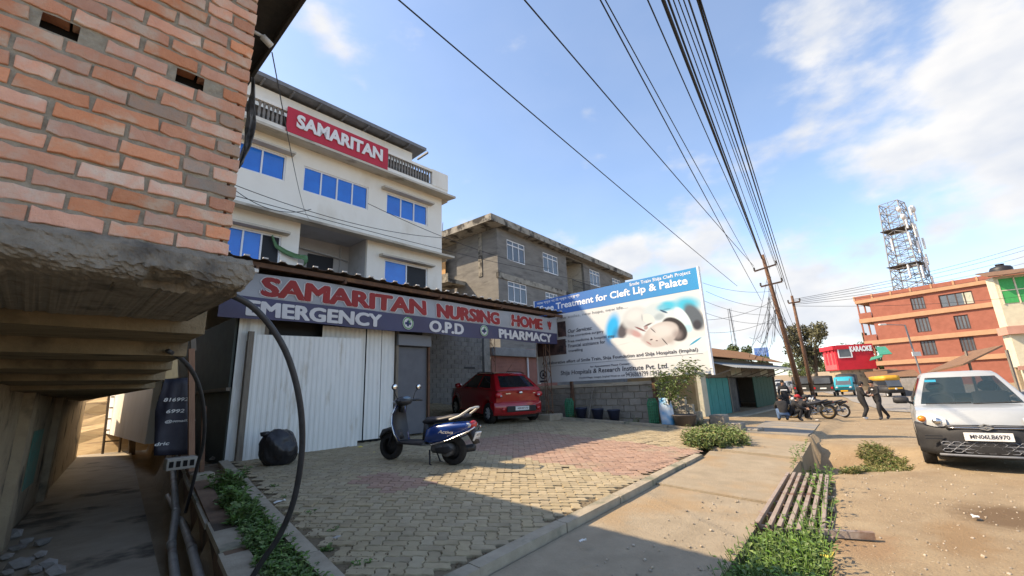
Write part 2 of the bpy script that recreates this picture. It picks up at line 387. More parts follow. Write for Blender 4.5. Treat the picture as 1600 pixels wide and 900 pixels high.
# kerb in front of the block wall, curving a little
kp = [(11.55, 10.6), (11.62, 9.3), (11.75, 7.9), (11.8, 6.5), (11.82, 5.2), (11.72, 4.25)]
for (a, c) in zip(kp, kp[1:]):
    m1 = MB(); m1.slab([(a[0], a[1] - .008), (a[0] + .13, a[1] - .008), (c[0] + .13, c[1] + .008), (c[0], c[1] + .008)], lambda x, y: court(x, y) - .2, lambda x, y: court(x, y) + .07)
    o = m1.build('kerb_stone', M_kerb); street(o, 0, 0, 0); o['kind'] = 'structure'
# ------------------------------------------------------------------ interlocking pavers
M_pave = mat('paver_grey', (.375, .315, .205), (.315, .26, .17), 9, .93, .3, 60, rnd=.10, c3=(.26, .215, .14), s3=1.1, t3=.55, spec=.15)
M_paver = mat('paver_red', (.355, .245, .185), (.31, .205, .155), 9, .93, .3, 60, rnd=.09, c3=(.33, .265, .19), s3=1.0, t3=.55, spec=.15)
PWID = .1125
def disp(x, y): return (x + .10 * sin(2 * pi * y), y + .045 * sin(2 * pi * x))
def paver_outline(kind):
    w, h = (2, 1) if kind == 0 else (1, 2); g = .04; pts = []
    n = 4
    for i in range(w * n): pts.append((g + (w - 2 * g) * i / (w * n), g))
    for i in range(h * n): pts.append((w - g, g + (h - 2 * g) * i / (h * n)))
    for i in range(w * n): pts.append((w - g - (w - 2 * g) * i / (w * n), h - g))
    for i in range(h * n): pts.append((g, h - g - (h - 2 * g) * i / (h * n)))
    ox, oy = w / 2, h / 2
    q = []
    for (x, y) in pts:
        X, Y = disp(x, y); q.append(((X - ox) * PWID, (Y - oy) * PWID))
    return q
def paver_mb(kind, skirt):
    o = paver_outline(kind); n = len(o); m = MB()
    vs = [(x * .955, y * .955, .004) for x, y in o] + [(x, y, -.003) for x, y in o]
    fs = [tuple(range(n))] + [(n + i, n + (i + 1) % n, (i + 1) % n, i) for i in range(n)]
    if skirt:
        vs += [(x, y, -.045) for x, y in o]
        fs += [(2 * n + i, 2 * n + (i + 1) % n, n + (i + 1) % n, n + i) for i in range(n)]
    return m.add(vs, fs)
pm = {}
for kind in (0, 1):
    for mi, mm in ((0, M_pave), (1, M_paver)):
        o = paver_mb(kind, True).build('paver', mm, fixn=False); pm[(kind, mi)] = o.data; bpy.data.objects.remove(o)
poly_pave = [(1.68, 2.84), (2.5, 2.82), (8.3, 3.22), (9.2, 3.45), (11.70, 4.4), (11.78, 6.5), (11.55, 9.3), (11.5, 15.6), (6.3, 15.6), (6.3, 9.2), (2.47, 9.0)]
def inside(u, b, P):
    r = False; n = len(P)
    for i in range(n):
        (x0, y0), (x1, y1) = P[i], P[(i + 1) % n]
        if (y0 > b) != (y1 > b) and u < (x1 - x0) * (b - y0) / (y1 - y0) + x0: r = not r
    return r
def red_zone(X, Y):
    u = X * UU.x + Y * UU.y; b = X * BB.x + Y * BB.y
    k = .12 * noise.noise(Vector((X * 3, Y * 3, 1)))
    if 4.6 < u + k < 6.0 and b < 6.7: return 0
    if 6.0 <= u + k < 8.9 and 3.0 < b + k < 7.6: return 1
    if 3.2 < u + k < 3.9 and 5.1 < b + k < 6.2: return 1
    return 0
pav = []
for i in range(-60, 130):
    for j in range(-50, 60):
        ox, oy = i + 2 * j, i - 2 * j
        for kind, (cx, cy) in ((0, (1, .5)), (1, (.5, 2))):
            X = (ox + cx) * PWID; Y = (oy + cy) * PWID
            if not (-9 < X < 9 and 2 < Y < 19): continue
            u = X * UU.x + Y * UU.y; b = X * BB.x + Y * BB.y
            if not inside(u, b, poly_pave): continue
            e = b - kerb_front(u) - .02
            if e < .05 + .12 * max(0, noise.noise(Vector((u * 2.1, 5, 0)))) * 2 * (1 if u < 5.2 else .2): continue
            if u - kerb_left(b) < .10: continue
            pav.append((X, Y, kind, u, b))
pav.sort(key=lambda p: p[0] ** 2 + p[1] ** 2)
mb = MB(); mb.slab(poly_pave, lambda x, y: court(x, y) - .12, lambda x, y: court(x, y) - .016)
M_sand = mat('joint_sand', (.21, .17, .11), (.15, .12, .08), 14, .97, .3, 70, spec=.1)
bed = struct(mb, 'courtyard_paving', M_sand)
ROTB = Matrix.Rotation(-ROTZ, 4, 'Z')
stuff = MB()
def pav_matrix(X, Y, u, b):
    jz = random.uniform(-.004, .004)
    if noise.noise(Vector((u * 1.5, b * 1.5, 9))) > .32 and b < 5.5: jz += random.uniform(-.010, .006)
    zu = .0062; zb = .0528 + (.055 if b > 9.8 else 0)
    gx = zu * UU.x + zb * BB.x + random.uniform(-.012, .012); gy = zu * UU.y + zb * BB.y + random.uniform(-.012, .012)
    return Matrix(((1, 0, 0, X), (0, 1, 0, Y), (gx, gy, 1, court(u, b) + jz), (0, 0, 0, 1)))
tpl = {k: paver_mb(k, False) for k in (0, 1)}
nobj = 0
vis = []
def in_view(X, Y, z):
    d = Vector((X, Y, z)) - CAM; zc = d.dot(FW)
    if zc < .1: return False
    return abs(F * d.dot(RI) / zc) < 815 and abs(F * d.dot(UI) / zc) < 465
for (X, Y, kind, u, b) in pav:
    Mx = pav_matrix(X, Y, u, b); mi = red_zone(X, Y)
    if nobj < 296 and in_view(X, Y, court(u, b)):
        o = bpy.data.objects.new('paver', pm[(kind, mi)]); col.objects.link(o); o.parent = bed
        o.matrix_basis = ROTB @ Mx; nobj += 1
    else:
        stuff.cur = mi; stuff.add(tpl[kind].v, tpl[kind].f, Mx)
o = stuff.build('paver_field', [M_pave, M_paver], None, fixn=False); o.parent = bed; o.matrix_basis = ROTB.copy(); o['kind'] = 'stuff'
# ================================================================== BRICK BUILDING OVER THE ALLEY (left foreground)
M_brick = mat('brick', (.70, .36, .23), (.62, .29, .18), 14, .93, .6, 60, rnd=.22, c3=(.66, .50, .38), s3=7, t3=.48, spec=.12, w3=.2)
M_brickd = mat('brick_smeared', (.33, .28, .235), (.45, .28, .19), 9, .95, .5, 45, rnd=.15, spec=.1)
M_mort = mat('mortar', (.42, .375, .29), (.31, .275, .215), 24, .97, .8, 70, spec=.1)
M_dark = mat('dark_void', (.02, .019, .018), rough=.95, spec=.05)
M_slab = mat('weathered_slab', (.36, .32, .26), (.27, .24, .195), 16, .96, 1.0, 60, c3=(.15, .135, .115), s3=2.6, t3=.52, spec=.1)
M_soff = mat('soffit', (.31, .245, .155), (.22, .175, .11), 3.5, .95, .9, 26, c3=(.13, .105, .072), s3=1.5, t3=.52, stretch=(1, 3, 1), spec=.1)
M_alw = mat('alley_plaster', (.40, .32, .215), (.32, .25, .17), 4, .95, .5, 25, c3=(.10, .085, .065), s3=1.4, t3=.54, spec=.1)
M_tin = mat('dark_tin', (.045, .042, .04), (.07, .062, .055), 9, .75, .2, 40, spec=.25)
UC, BF = .64, 2.72
bb = thing('brick_building', 'orange brick building on a broken concrete slab over the dark alley', 'building', .64, 2.72, -.2)
holes = []
for (px, py) in ((93, 31), (300, 118)):
    p = on_b(px, py, BF); holes.append((p.x, p.z))
ZB = 2.245; PIT = .0872
row_of = lambda z: int((z - ZB) / PIT)
mv = MB(); mv.box(-4.2, UC - .012, BF + .09, 22, 2.10, 4.62); mv.build('wall', M_dark, bb)
mo = MB()
du = .043; nu_ = int((UC - .006 + 1.6) / du); nz_ = int(2.35 / (PIT / 2))
for i in range(nu_):
    for j in range(nz_):
        u0 = -1.6 + i * du; u1 = u0 + du; z0 = ZB + j * PIT / 2; z1 = z0 + PIT / 2
        if any(row_of(hz) == j // 2 and abs((u0 + u1) / 2 - hu) < .06 for hu, hz in holes): continue
        f = lambda u, z: BF + .006 + .007 * noise.noise(Vector((u * 30, z * 30, 3)))
        mo.quad((u0, f(u0, z0), z0), (u1, f(u1, z0), z0), (u1, f(u1, z1), z1), (u0, f(u0, z1), z1))
mo.box(UC - .03, UC - .006, BF + .012, 22, 2.10, 4.62)
mo.build('mortar', M_mort, bb)
bd = []
for k in range(10):
    m = MB(); half = k >= 7; Lx = .118 if half else .243
    bm = bmesh.new(); bmesh.ops.create_cube(bm, size=1)
    for v in bm.verts: v.co = Vector((v.co.x * Lx, v.co.y * .10, v.co.z * .0685))
    bmesh.ops.bevel(bm, geom=list(bm.edges), offset=.0035, segments=1, affect='EDGES')
    bmesh.ops.subdivide_edges(bm, edges=[e for e in bm.edges if abs((e.verts[0].co - e.verts[1].co).x) > Lx * .5], cuts=2 if half else 5)
    for v in bm.verts: v.co += Vector(((.009 * noise.noise(v.co * 40 + Vector((k * 7, 0, 0)))), .008 * noise.noise(v.co * 25 + Vector((0, k * 5, 0))), .011 * noise.noise(v.co * 22 + Vector((0, 0, k * 9)))))
    m.bm(bm); bm.free()
    row = []
    for mm in (M_brick, M_brickd): o = m.build('brick', mm); row.append(o.data); bpy.data.objects.remove(o)
    bd.append(row)
smear = [on_b(px, py, BF) for px, py in ((345, 150), (352, 190), (362, 240), (305, 275), (300, 290), (262, 172), (318, 262))]
for r in range(26):
    z = ZB + r * PIT; u = UC; k = 0
    first = .243 if r % 2 == 0 else .118
    while u > -.75:
        Lb = first if k == 0 else (.243 if random.random() > .07 else .118)
        Lb *= random.uniform(.97, 1.03); jt = random.uniform(.011, .022)
        hole = any(row_of(hz) == r and u - Lb - .02 < hu < u + .02 for hu, hz in holes)
        if not hole:
            sm = any(abs(p.z - z - .04) < .05 and u - Lb < p.x < u for p in smear)
            ih = Lb < .18; o = bpy.data.objects.new('brick', bd[random.randrange(7, 10) if ih else random.randrange(7)][1 if sm else 0]); col.objects.link(o); o.parent = bb
            hgt = .0685 * random.uniform(.95, 1.05)
            o.location = (u - Lb / 2 - .64, .045 + random.uniform(-.004, .004), z + PIT / 2 + random.uniform(-.003, .003) + .2)
            o.rotation_euler = (0, random.uniform(-.012, .012), random.uniform(-.006, .006)); o.scale = (Lb / (.118 if ih else .243), 1, hgt / .0685)
        u -= Lb + jt; k += 1
# broken slab under the wall: rough grid around a section
sl = MB(); NU = 190; P0 = [(.10, 2.25), (-.055, 2.235), (-.085, 2.20), (-.09, 2.12), (-.075, 2.075), (-.02, 2.055), (.12, 2.05)]
prof = []
for a, c in zip(P0, P0[1:]): prof += [(a[0] + (c[0] - a[0]) * t / 4, a[1] + (c[1] - a[1]) * t / 4) for t in range(4)]
prof += [P0[-1], (1.2, 2.05)]
vs = []
for i in range(NU + 1):
    u = -1.9 + (.76 + 1.9) * i / NU
    chunk = max(0, noise.noise(Vector((u * 2.3 + 4, 0, 0)))) * .09 + .07 * ss(.28, .33, u) * (1 - ss(.46, .50, u))
    for (db, z) in prof:
        q = Vector((u * 5, db * 7, z * 7)); nn = noise.noise(q) * .007 + noise.noise(q * 3) * .009 + noise.noise(q * 8) * .010 + noise.noise(q * 19) * .008
        k = 1 if db < .1 else 0; low = ss(2.13, 2.09, z) if False else (1 - ss(2.06, 2.12, z)); end = ss(.70, .76, u)
        vs.append((u - end * (.035 * abs(noise.noise(q * 2)) + .03 * low), BF + db + nn * k + chunk * .5 * low * k, z + nn + chunk * .55 * low * k))
n = len(prof)
sl.add(vs, [(i * n + k, (i + 1) * n + k, (i + 1) * n + k + 1, i * n + k + 1) for i in range(NU) for k in range(n - 1)])
sl.add([vs[NU * n + k] for k in range(n)], [tuple(range(n))])
sl.build('slab_edge', M_slab, bb)
sf = MB()
for (b0, b1, z0, ue) in ((2.86, 3.95, 2.06, .70), (3.95, 4.62, 1.97, .84), (4.62, 5.32, 1.86, .87), (5.32, 6.2, 1.79, .90), (6.2, 7.4, 1.73, 1.0), (7.4, 22, 1.68, 1.1)):
    sf.box(-3.5, ue, b0 + .01, b1, z0, 2.2)
sf.build('soffit', M_soff, bb)
rf = MB()
for k in range(60):
    b0 = 2.05 + k * .18; 
    for q in range(4):
        ba = b0 + q * .045; bc = ba + .045; za = 4.52 + (.02 if q in (1, 2) else 0); zc = 4.52 + (.02 if q in (0, 1) else 0)
        rf.quad((-4.5, ba, za + .85), (1.0, ba, za), (1.0, bc, zc), (-4.5, bc, zc + .85))
rf.box(.96, .985, 2.05, 12.8, 4.40, 4.515); rf.box(.62, .98, 2.7, 12.8, 4.47, 4.505)
rf.build('roof', M_tin, bb)
lw = MB()
lw.slab([(alley_left(2.4) - .25, 2.4), (alley_left(2.4), 2.4), (alley_left(22), 22), (alley_left(22) - .25, 22)], -.3, 2.2)
lw.build('alley_wall', M_alw, bb)
for b0 in (8.4, 12.2):
    m = MB(); m.slab([(alley_left(b0) - .1, b0), (alley_left(b0) + .10, b0), (alley_left(b0 + .45) + .10, b0 + .45), (alley_left(b0 + .45) - .1, b0 + .45)], -.28, 1.9); m.build('pilaster', M_alw, bb)
m = MB(); m.slab([(alley_left(10) + .003, 10.0), (alley_left(10) + .012, 10.0), (alley_left(11.1) + .012, 11.1), (alley_left(11.1) + .003, 11.1)], .3, 1.15); m.build('teal_paint', mat('teal_paint', (.10, .26, .20), (.17, .22, .16), 6, .9), bb)
# eave flashing flap, downpipe stub and its cable
M_camo = mat('camo_cloth', (.035, .035, .037), (.17, .17, .168), 9, .9, .3, 30, detail=2, spec=.1)
m = MB(); vs = []
for i in range(15):
    for j in range(5):
        t = i / 14; w = (.075 * sin(pi * min(1, t * .9 + .08))) ** 1 * (j / 4)
        p = on_b(397 - 24 * t ** 1.2 * .9, 122 + 143 * t, 2.98)
        vs.append((p.x - .012 + w * .7 + .012 * noise.noise(Vector((t * 5, j, 0))), 2.98 + .02 * sin(j * 1.8 + t * 5), p.z))
m.add(vs, [(i * 5 + j, i * 5 + j + 1, (i + 1) * 5 + j + 1, (i + 1) * 5 + j) for i in range(14) for j in range(4)])
o = solo(m, 'hanging_cloth', M_camo, 'grey and black patterned cloth flap hanging at the edge of the brick wall', 'cloth', .7, 2.98, 2.93)
md = o.modifiers.new('t', 'SOLIDIFY'); md.thickness = .006
t = thing('drain_pipe', 'short white plastic pipe elbow poking out past the brick wall edge', 'pipe', .66, 3.0, 3.7)
m = MB(); a = on_b(398, 50, 3.0); c = on_b(410, 57, 3.0); e = on_b(424, 72, 3.0)
m.tube([(a.x - .04, 3.02, a.z - .01), a, c], .012, 8); m.build('elbow', mat('pvc_white', (.62, .60, .54), (.5, .48, .43), 8, .6), t, 'all')
m = MB(); m.tube([c, e], .024, 10); m.build('socket', MATS['pvc_white'], t, 'all')
# ------------------------------------------------------------------ alley floor, drain, retaining wall
M_alf = mat('alley_floor', (.36, .31, .235), (.29, .25, .19), 3, .95, .5, 25, c3=(.11, .095, .075), s3=1.1, t3=.55, spec=.12)
m = MB(); bl = [2.0 + .6 * i for i in range(36)]
vs = []
for b in bl:
    for k in range(5):
        u = alley_left(b) + .02 + (alley_right(b) - alley_left(b) - .02) * k / 4
        vs.append((u, b, -.17 + .012 * noise.noise(Vector((u * 2, b, 0)))))
m.add(vs, [(i * 5 + k, i * 5 + k + 1, (i + 1) * 5 + k + 1, (i + 1) * 5 + k) for i in range(len(bl) - 1) for k in range(4)])
for i in range(len(bl) - 1):
    a, c = bl[i], bl[i + 1]; m.quad((alley_right(a), a, -.17), (alley_right(a), a, -.6), (alley_right(c), c, -.6), (alley_right(c), c, -.17))
struct(m, 'alley_path', M_alf, 'all')
M_ret = mat('retaining_plaster', (.20, .135, .09), (.15, .10, .07), 5, .95, .5, 30, c3=(.09, .07, .055), s3=1.6, t3=.52, spec=.1)
rw = thing('retaining_wall', 'low brown retaining wall with a concrete coping between drain and weed strip', 'wall', 1.3, 4.5, -.25)
m = MB(); m.slab([(ret_face(1.6), 1.6), (ret_face(1.6) + .18, 1.6), (ret_face(14) + .18, 14), (ret_face(14), 14)], -.65, lambda x, y: court(x, y) - .045); m.build('wall', M_ret, rw)
for k in range(9):
    b0 = 1.7 + k * .95; b1 = b0 + .935; j = random.uniform(-.015, .015)
    m = MB(); m.slab([(ret_face(b0) - .025 + j, b0), (ret_face(b0) + .19 + j, b0), (ret_face(b1) + .19 + j, b1), (ret_face(b1) - .025 + j, b1)], lambda x, y: court(x, y) - .044, lambda x, y: court(x, y) + .02 + j)
    m.build('coping', M_kerb, rw)
m = MB(); bl = [1.6 + .25 * i for i in range(31)]; vs = []
for b in bl:
    for k in range(5):
        u = ret_face(b) + .17 + (kerb_left(b) - .13 - ret_face(b) - .17) * k / 4
        vs.append((u, b, court(u, b) - .03 + .03 * noise.noise(Vector((u * 4, b * 4, 0)))))
m.add(vs, [(i * 5 + k, i * 5 + k + 1, (i + 1) * 5 + k + 1, (i + 1) * 5 + k) for i in range(len(bl) - 1) for k in range(4)])
M_soil = mat('soil', (.13, .095, .06), (.19, .145, .095), 8, .97, .6, 40, spec=.1)
struct(m, 'soil_strip', M_soil, 'all')
# pipes in the drain
M_pvc = mat('pvc_grey', (.36, .35, .32), (.27, .26, .235), 7, .55, .15, 40, c3=(.17, .15, .12), s3=3, t3=.55)
def pipe_px(pts, r, name, label, m_, cat='pipe', rings=()):
    P = []
    for (px, py, z) in pts:
        q = on_z(px, py, z); P.append(q)
    mb = MB(); mb.tube(P, r, 12)
    b0 = P[-1]; t = thing(name, label, cat, b0.x, b0.y, b0.z)
    mb.build('pipe', m_, t, 'all')
    for i in rings:
        d = (P[i + 1] - P[i]).normalized(); mr = MB(); mr.tube([P[i] - d * .05, P[i] + d * .05], r * 1.16, 12); mr.build('collar', m_, t, 'all')
    return t
pipe_px([(270, 730, .42), (273, 770, .22), (275, 800, .06), (268, 850, -.10), (274, 905, -.12), (290, 960, -.14)], .042, 'drain_pipe', 'grey plastic pipe bending down into the drain, nearer the path', M_pvc, rings=(2, 3))
pipe_px([(262, 775, -.05), (285, 815, -.02), (300, 858, 0), (312, 905, .0), (325, 960, 0)], .04, 'drain_pipe', 'grey plastic pipe lying in the drain against the retaining wall', M_pvc, rings=(2,))
# rubble at the foot of the alley wall
M_rub = mat('rubble', (.36, .34, .31), (.27, .24, .21), 9, .95, .4, 40, rnd=.25, c3=(.30, .15, .10), s3=1.0, t3=.58)
rr = random.Random(3)
rub = [(8, 872), (25, 860), (45, 875), (62, 868), (30, 885), (55, 892), (75, 885), (12, 895), (40, 848), (65, 850), (85, 897), (20, 838)]
for i, (px, py) in enumerate(rub):
    p = on_z(px, py, -.14); s = rr.uniform(.05, .11)
    m = MB(); m.ball((p.x, p.y, -.16 + s * .55), (s, s * rr.uniform(.6, 1), s * rr.uniform(.5, .8)), sub=1, jit=.55)
    solo(m, 'rubble_stone', M_rub, 'broken brick and concrete lumps heaped at the foot of the alley wall', 'stone', p.x, p.y, -.16, 'rubble heap by the alley wall')
# sheet banner hung by the alley mouth, with its posts
M_nav = mat('navy_sheet', (.022, .023, .038), (.04, .04, .06), 5, .5, .25, 14, spec=.4)
M_white = mat('print_white', (.72, .72, .70), rough=.7)
sb = thing('banner_sheet', 'dark navy printed sheet with phone numbers hung beside the alley', 'banner', 1.5, 8.3, .7)
c4 = [on_b(px, py, 8.3) for px, py in ((258, 592), (296, 590), (296, 710), (240, 712), (243, 640))]
m = MB(); vs = []
for i in range(13):
    t_ = i / 12; L = c4[4].lerp(c4[3], max(0, (t_ - .4) / .6)) if t_ > .4 else c4[0].lerp(c4[4], t_ / .4); R = c4[1].lerp(c4[2], t_)
    for k in range(9):
        p = L.lerp(R, k / 8); vs.append((p.x, 8.3 + .025 * sin(k * .9 + t_ * 4) + .03 * noise.noise(Vector((k * .5, t_ * 3, 0))), p.z))
m.add(vs, [(i * 9 + k, i * 9 + k + 1, (i + 1) * 9 + k + 1, (i + 1) * 9 + k) for i in range(12) for k in range(8)])
o = m.build('sheet', M_nav, sb, 'all'); md = o.modifiers.new('t', 'SOLIDIFY'); md.thickness = .004
for s, px, py, w, h in (('816992', 254, 628, .30, .055), ('6992', 258, 646, .22, .055), ('@gmail.co', 256, 662, .37, .05), ('dric', 240, 697, .17, .05)):
    p = on_b(px, py, 8.3); letter(sb, s, (p.x, 8.3 - .055, p.z), (1, 0, 0), h, w, M_white, bold=.02, shear=.15, out=(0, -1, 0))
M_wood = mat('raw_wood', (.34, .20, .13), (.26, .15, .10), 7, .85, .3, 30, stretch=(6, 6, .6), spec=.2)
M_woodg = mat('grey_wood', (.235, .205, .165), (.16, .14, .115), 7, .9, .3, 30, stretch=(6, 6, .6), spec=.2)
M_rust = mat('rusty_iron', (.16, .085, .05), (.10, .06, .042), 12, .85, .3, 50, c3=(.22, .12, .06), s3=4, t3=.55, metal=.1)
def post(px, py0, py1, b, w, name, label, m_, cat='post', dz=0):
    a = on_b(px[0], py0, b); c = on_b(px[1], py1, b); mb = MB(); mb.bar((c.x, b, c.z - dz), (a.x, b, a.z), w)
    return solo(mb, name, m_, label, cat, c.x, b, c.z - dz)
post((299, 301), 545, 720, 8.15, .075, 'wooden_post', 'reddish wooden post holding the navy sheet', M_wood, dz=.15)
post((319, 316), 635, 742, 7.6, .05, 'iron_post', 'short rusty iron post at the corner of the weed strip', M_rust, dz=.1)
post((300, 302), 500, 548, 8.6, .07, 'wooden_post', 'pale upright batten above the reddish post', M_woodg)
p = on_b(318, 735, 7.5); m = MB(); m.box(p.x - .12, p.x + .12, 7.4, 7.65, court(p.x, 7.5) - .05, court(p.x, 7.5) + .14, bev=.015)
solo(m, 'concrete_block', M_kerb, 'small concrete block at the foot of the iron post', 'block', p.x, 7.5, court(p.x, 7.5))
# ventilated clay block lying by the sheet
p = on_b(285, 722, 7.9); M_clay = mat('pale_block', (.40, .37, .32), (.32, .29, .25), 10, .9, .3)
t = thing('hollow_block', 'pale hollow block with holes under the navy sheet', 'block', p.x, 7.9, p.z - .1)
m = MB(); m.box(p.x - .18, p.x + .18, 7.9, 8.1, p.z - .1, p.z + .06, bev=.01); m.build('body', M_clay, t)
for k in range(4):
    m = MB(); m.box(p.x - .15 + k * .08, p.x - .10 + k * .08, 7.892, 7.905, p.z - .06, p.z + .02); m.build('hole', M_dark, t)
# hoses
M_rub2 = mat('black_rubber', (.028, .028, .030), (.045, .045, .048), 20, .45, .1, 60, spec=.4)
def hose(px, Y0, Y1, r, name, label, power=1.0):
    P = []
    n = len(px)
    for i, (x, y) in enumerate(px):
        t_ = (i / (n - 1)) ** power; P.append(on_y(x, y, Y0 + (Y1 - Y0) * t_))
    # smooth
    Q = []
    for i in range(n - 1):
        p0 = P[max(0, i - 1)]; p1 = P[i]; p2 = P[i + 1]; p3 = P[min(n - 1, i + 2)]
        for k in range(5):
            s = k / 5; Q.append(.5 * ((2 * p1) + (-p0 + p2) * s + (2 * p0 - 5 * p1 + 4 * p2 - p3) * s * s + (-p0 + 3 * p1 - 3 * p2 + p3) * s ** 3))
    Q.append(P[-1])
    base = P[-1]; mb = MB(); mb.tube([q - base for q in Q], r, 12)
    o = mb.build(name, M_rub2, None, 'all'); o.location = base; return tag(o, label, 'hose')
hose([(362, 461), (384, 472), (405, 489), (428, 517), (448, 553), (463, 600), (471, 650), (472, 700), (466, 750), (455, 795), (436, 838), (413, 872), (392, 905)], 2.45, 3.45, .0195, 'hose', 'thick black hose arching from the slab down to the weed strip')
hose([(262, 548), (285, 562), (303, 585), (314, 615), (319, 650), (318, 690), (309, 725), (299, 765), (290, 800)], 3.6, 6.0, .019, 'hose', 'thinner dark hose curving down beside the wooden post')
m = MB(); a = on_b(425, 82, 3.0); c = on_b(487, 345, 14.3)
Q = [W(a.x, 3.0, a.z).lerp(W(c.x, 14.3, c.z), i / 14) - Vector((0, 0, .35 * sin(pi * i / 14))) for i in range(15)]
m.tube([q - Q[0] for q in Q], .0045, 5); o = m.build('cable', M_rub2, None); o.location = Q[0]; tag(o, 'thin cable from the brick wall to the white building', 'cable')
# far end of the alley: sunlit bank, bamboo ladder, posts, sacks
M_bank = mat('dry_bank', (.50, .37, .19), (.40, .27, .13), 5, .95, .6, 14, stretch=(.5, 2.5, 2.5), c3=(.28, .19, .10), s3=2, t3=.55)
m = MB(); vs = []
for i in range(15):
    for k in range(13):
        u = -3 + k * .75; b = 22.6 + i * .4
        vs.append((u, b, -.2 + .36 * i * (.62 + .2 * noise.noise(Vector((u, i * .7, 0))))))
m.add(vs, [(i * 13 + k, i * 13 + k + 1, (i + 1) * 13 + k + 1, (i + 1) * 13 + k) for i in range(14) for k in range(12)])
struct(m, 'earth_bank', M_bank)
M_bam = mat('bamboo', (.12, .085, .05), (.08, .06, .04), 9, .8)
t = thing('bamboo_ladder', 'dark bamboo ladder leaning at the sunlit far end of the alley', 'ladder', 2.5, 22.3, -.2)
a0, a1 = on_b(166, 675, 22.3), on_b(171, 612, 22.6); c0, c1 = on_b(192, 672, 22.3), on_b(197, 612, 22.6)
for p, q in ((a0, a1), (c0, c1)):
    m = MB(); m.tube([(p.x, 22.3, -.2), (q.x, 22.7, 2.3)], .04, 7); m.build('rail', M_bam, t)
for k in range(5):
    z = .25 + .4 * k; m = MB(); m.tube([(a0.x, 22.4 + .07 * k, z), (c0.x, 22.4 + .07 * k, z)], .028, 6); m.build('rung', M_bam, t)
post((208, 208), 600, 700, 21.5, .18, 'wooden_post', 'dark post at the far mouth of the alley', M_bam, dz=.3)
M_sackw = mat('sack_white', (.52, .52, .50), (.42, .43, .42), 8, .8, .4, 14); M_sackg = mat('sack_green', (.22, .36, .30), (.16, .27, .22), 8, .8, .4, 14); M_sackr = mat('sack_red', (.22, .05, .06), (.15, .035, .04), 8, .85, .4, 14)
for (px, py, s, mm, lab) in ((172, 690, .42, M_sackw, 'white plastic sack slumped at the far end of the alley'), (192, 684, .40, M_sackg, 'pale green sack on the heap at the alley end'), (203, 692, .46, M_sackg, 'large green tarpaulin bundle beside the alley post'), (150, 684, .40, M_sackr, 'dark red bundle left of the white sack'), (186, 697, .34, M_sackw, 'small white bundle in front of the sacks')):
    p = on_z(px, py, -.1); m = MB(); m.ball((p.x, p.y, s * .35 - .2), (s, s * .8, s * .55), sub=2, jit=.5); solo(m, 'sack', mm, lab, 'sack', p.x, p.y, -.2, smooth='all')
# ================================================================== WHITE NURSING HOME BUILDING
M_cream = mat('cream_plaster', (.80, .775, .70), (.76, .73, .65), 1.6, .9, .15, 30, c3=(.62, .57, .47), s3=.7, t3=.54, stretch=(1, 1, .45), spec=.2, w3=.25)
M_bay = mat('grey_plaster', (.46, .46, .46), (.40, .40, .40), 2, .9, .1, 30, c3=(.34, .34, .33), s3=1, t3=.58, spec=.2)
M_ledge = mat('ledge_plaster', (.56, .52, .44), (.47, .43, .355), 3, .92, .2, 30, c3=(.30, .27, .22), s3=1.6, t3=.56, stretch=(.6, 1, 3), spec=.15)
M_alum = mat('white_aluminium', (.72, .73, .74), rough=.45, spec=.5)
M_blue = mat('blue_film_glass', (.014, .17, .66), (.012, .13, .54), 1.6, .14, .12, 2, spec=.6, coat=.3)
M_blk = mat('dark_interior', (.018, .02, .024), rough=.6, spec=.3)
M_rail = mat('baluster_paint', (.25, .23, .205), (.18, .165, .145), 9, .9, .2, 40)
NB = 15.0
sb_ = thing('nursing_home', 'cream three-storey building with blue windows and a roof balustrade', 'building', 3.0, 15.0, .7)
UL, UR = 2.2, 11.88
R0, R1 = 5.60, 8.18                      # recessed balcony on the first floor
m = MB()
def wall_rects(m, u0, u1, z0, z1, b0, b1, holes):
    """solid wall with rectangular openings"""
    us_ = sorted({u0, u1} | {h[0] for h in holes} | {h[1] for h in holes}); zs = sorted({z0, z1} | {h[2] for h in holes} | {h[3] for h in holes})
    for i in range(len(us_) - 1):
        for j in range(len(zs) - 1):
            cu, cz = (us_[i] + us_[i + 1]) / 2, (zs[j] + zs[j + 1]) / 2
            if any(h[0] < cu < h[1] and h[2] < cz < h[3] for h in holes): continue
            m.quad((us_[i], b0, zs[j]), (us_[i + 1], b0, zs[j]), (us_[i + 1], b0, zs[j + 1]), (us_[i], b0, zs[j + 1]))
    for h in holes:
        for (a, c, z_a, z_b) in ((h[0], h[0], h[2], h[3]), (h[1], h[1], h[2], h[3])): m.quad((a, b0, z_a), (a, b1, z_a), (a, b1, z_b), (a, b0, z_b))
        for z in (h[2], h[3]): m.quad((h[0], b0, z), (h[1], b0, z), (h[1], b1, z), (h[0], b1, z))
WINS = [(2.75, 4.95, 8.92, 9.88, 3, 'u'), (5.56, 8.13, 8.78, 9.77, 4, 'u'), (8.96, 11.07, 8.87, 9.82, 3, 'u'), (2.75, 5.02, 5.90, 6.88, 4, 'l'), (8.96, 11.09, 5.90, 6.88, 2, 'l')]
wall_rects(m, UL, UR, .5, 10.55, NB, NB + .14, [w[:4] for w in WINS] + [(R0, R1, 4.6, 7.60)])
m.quad((UR, NB, .5), (UR, NB + 9, .5), (UR, NB + 9, 10.55), (UR, NB, 10.55)); m.quad((UL, NB, .5), (UL, NB + 9, .5), (UL, NB + 9, 10.55), (UL, NB, 10.55))
m.box(UL + .002, UR - .002, NB + 2.2, NB + 9, .5, 10.5)
m.build('wall', M_cream, sb_)
m = MB()   # recessed balcony
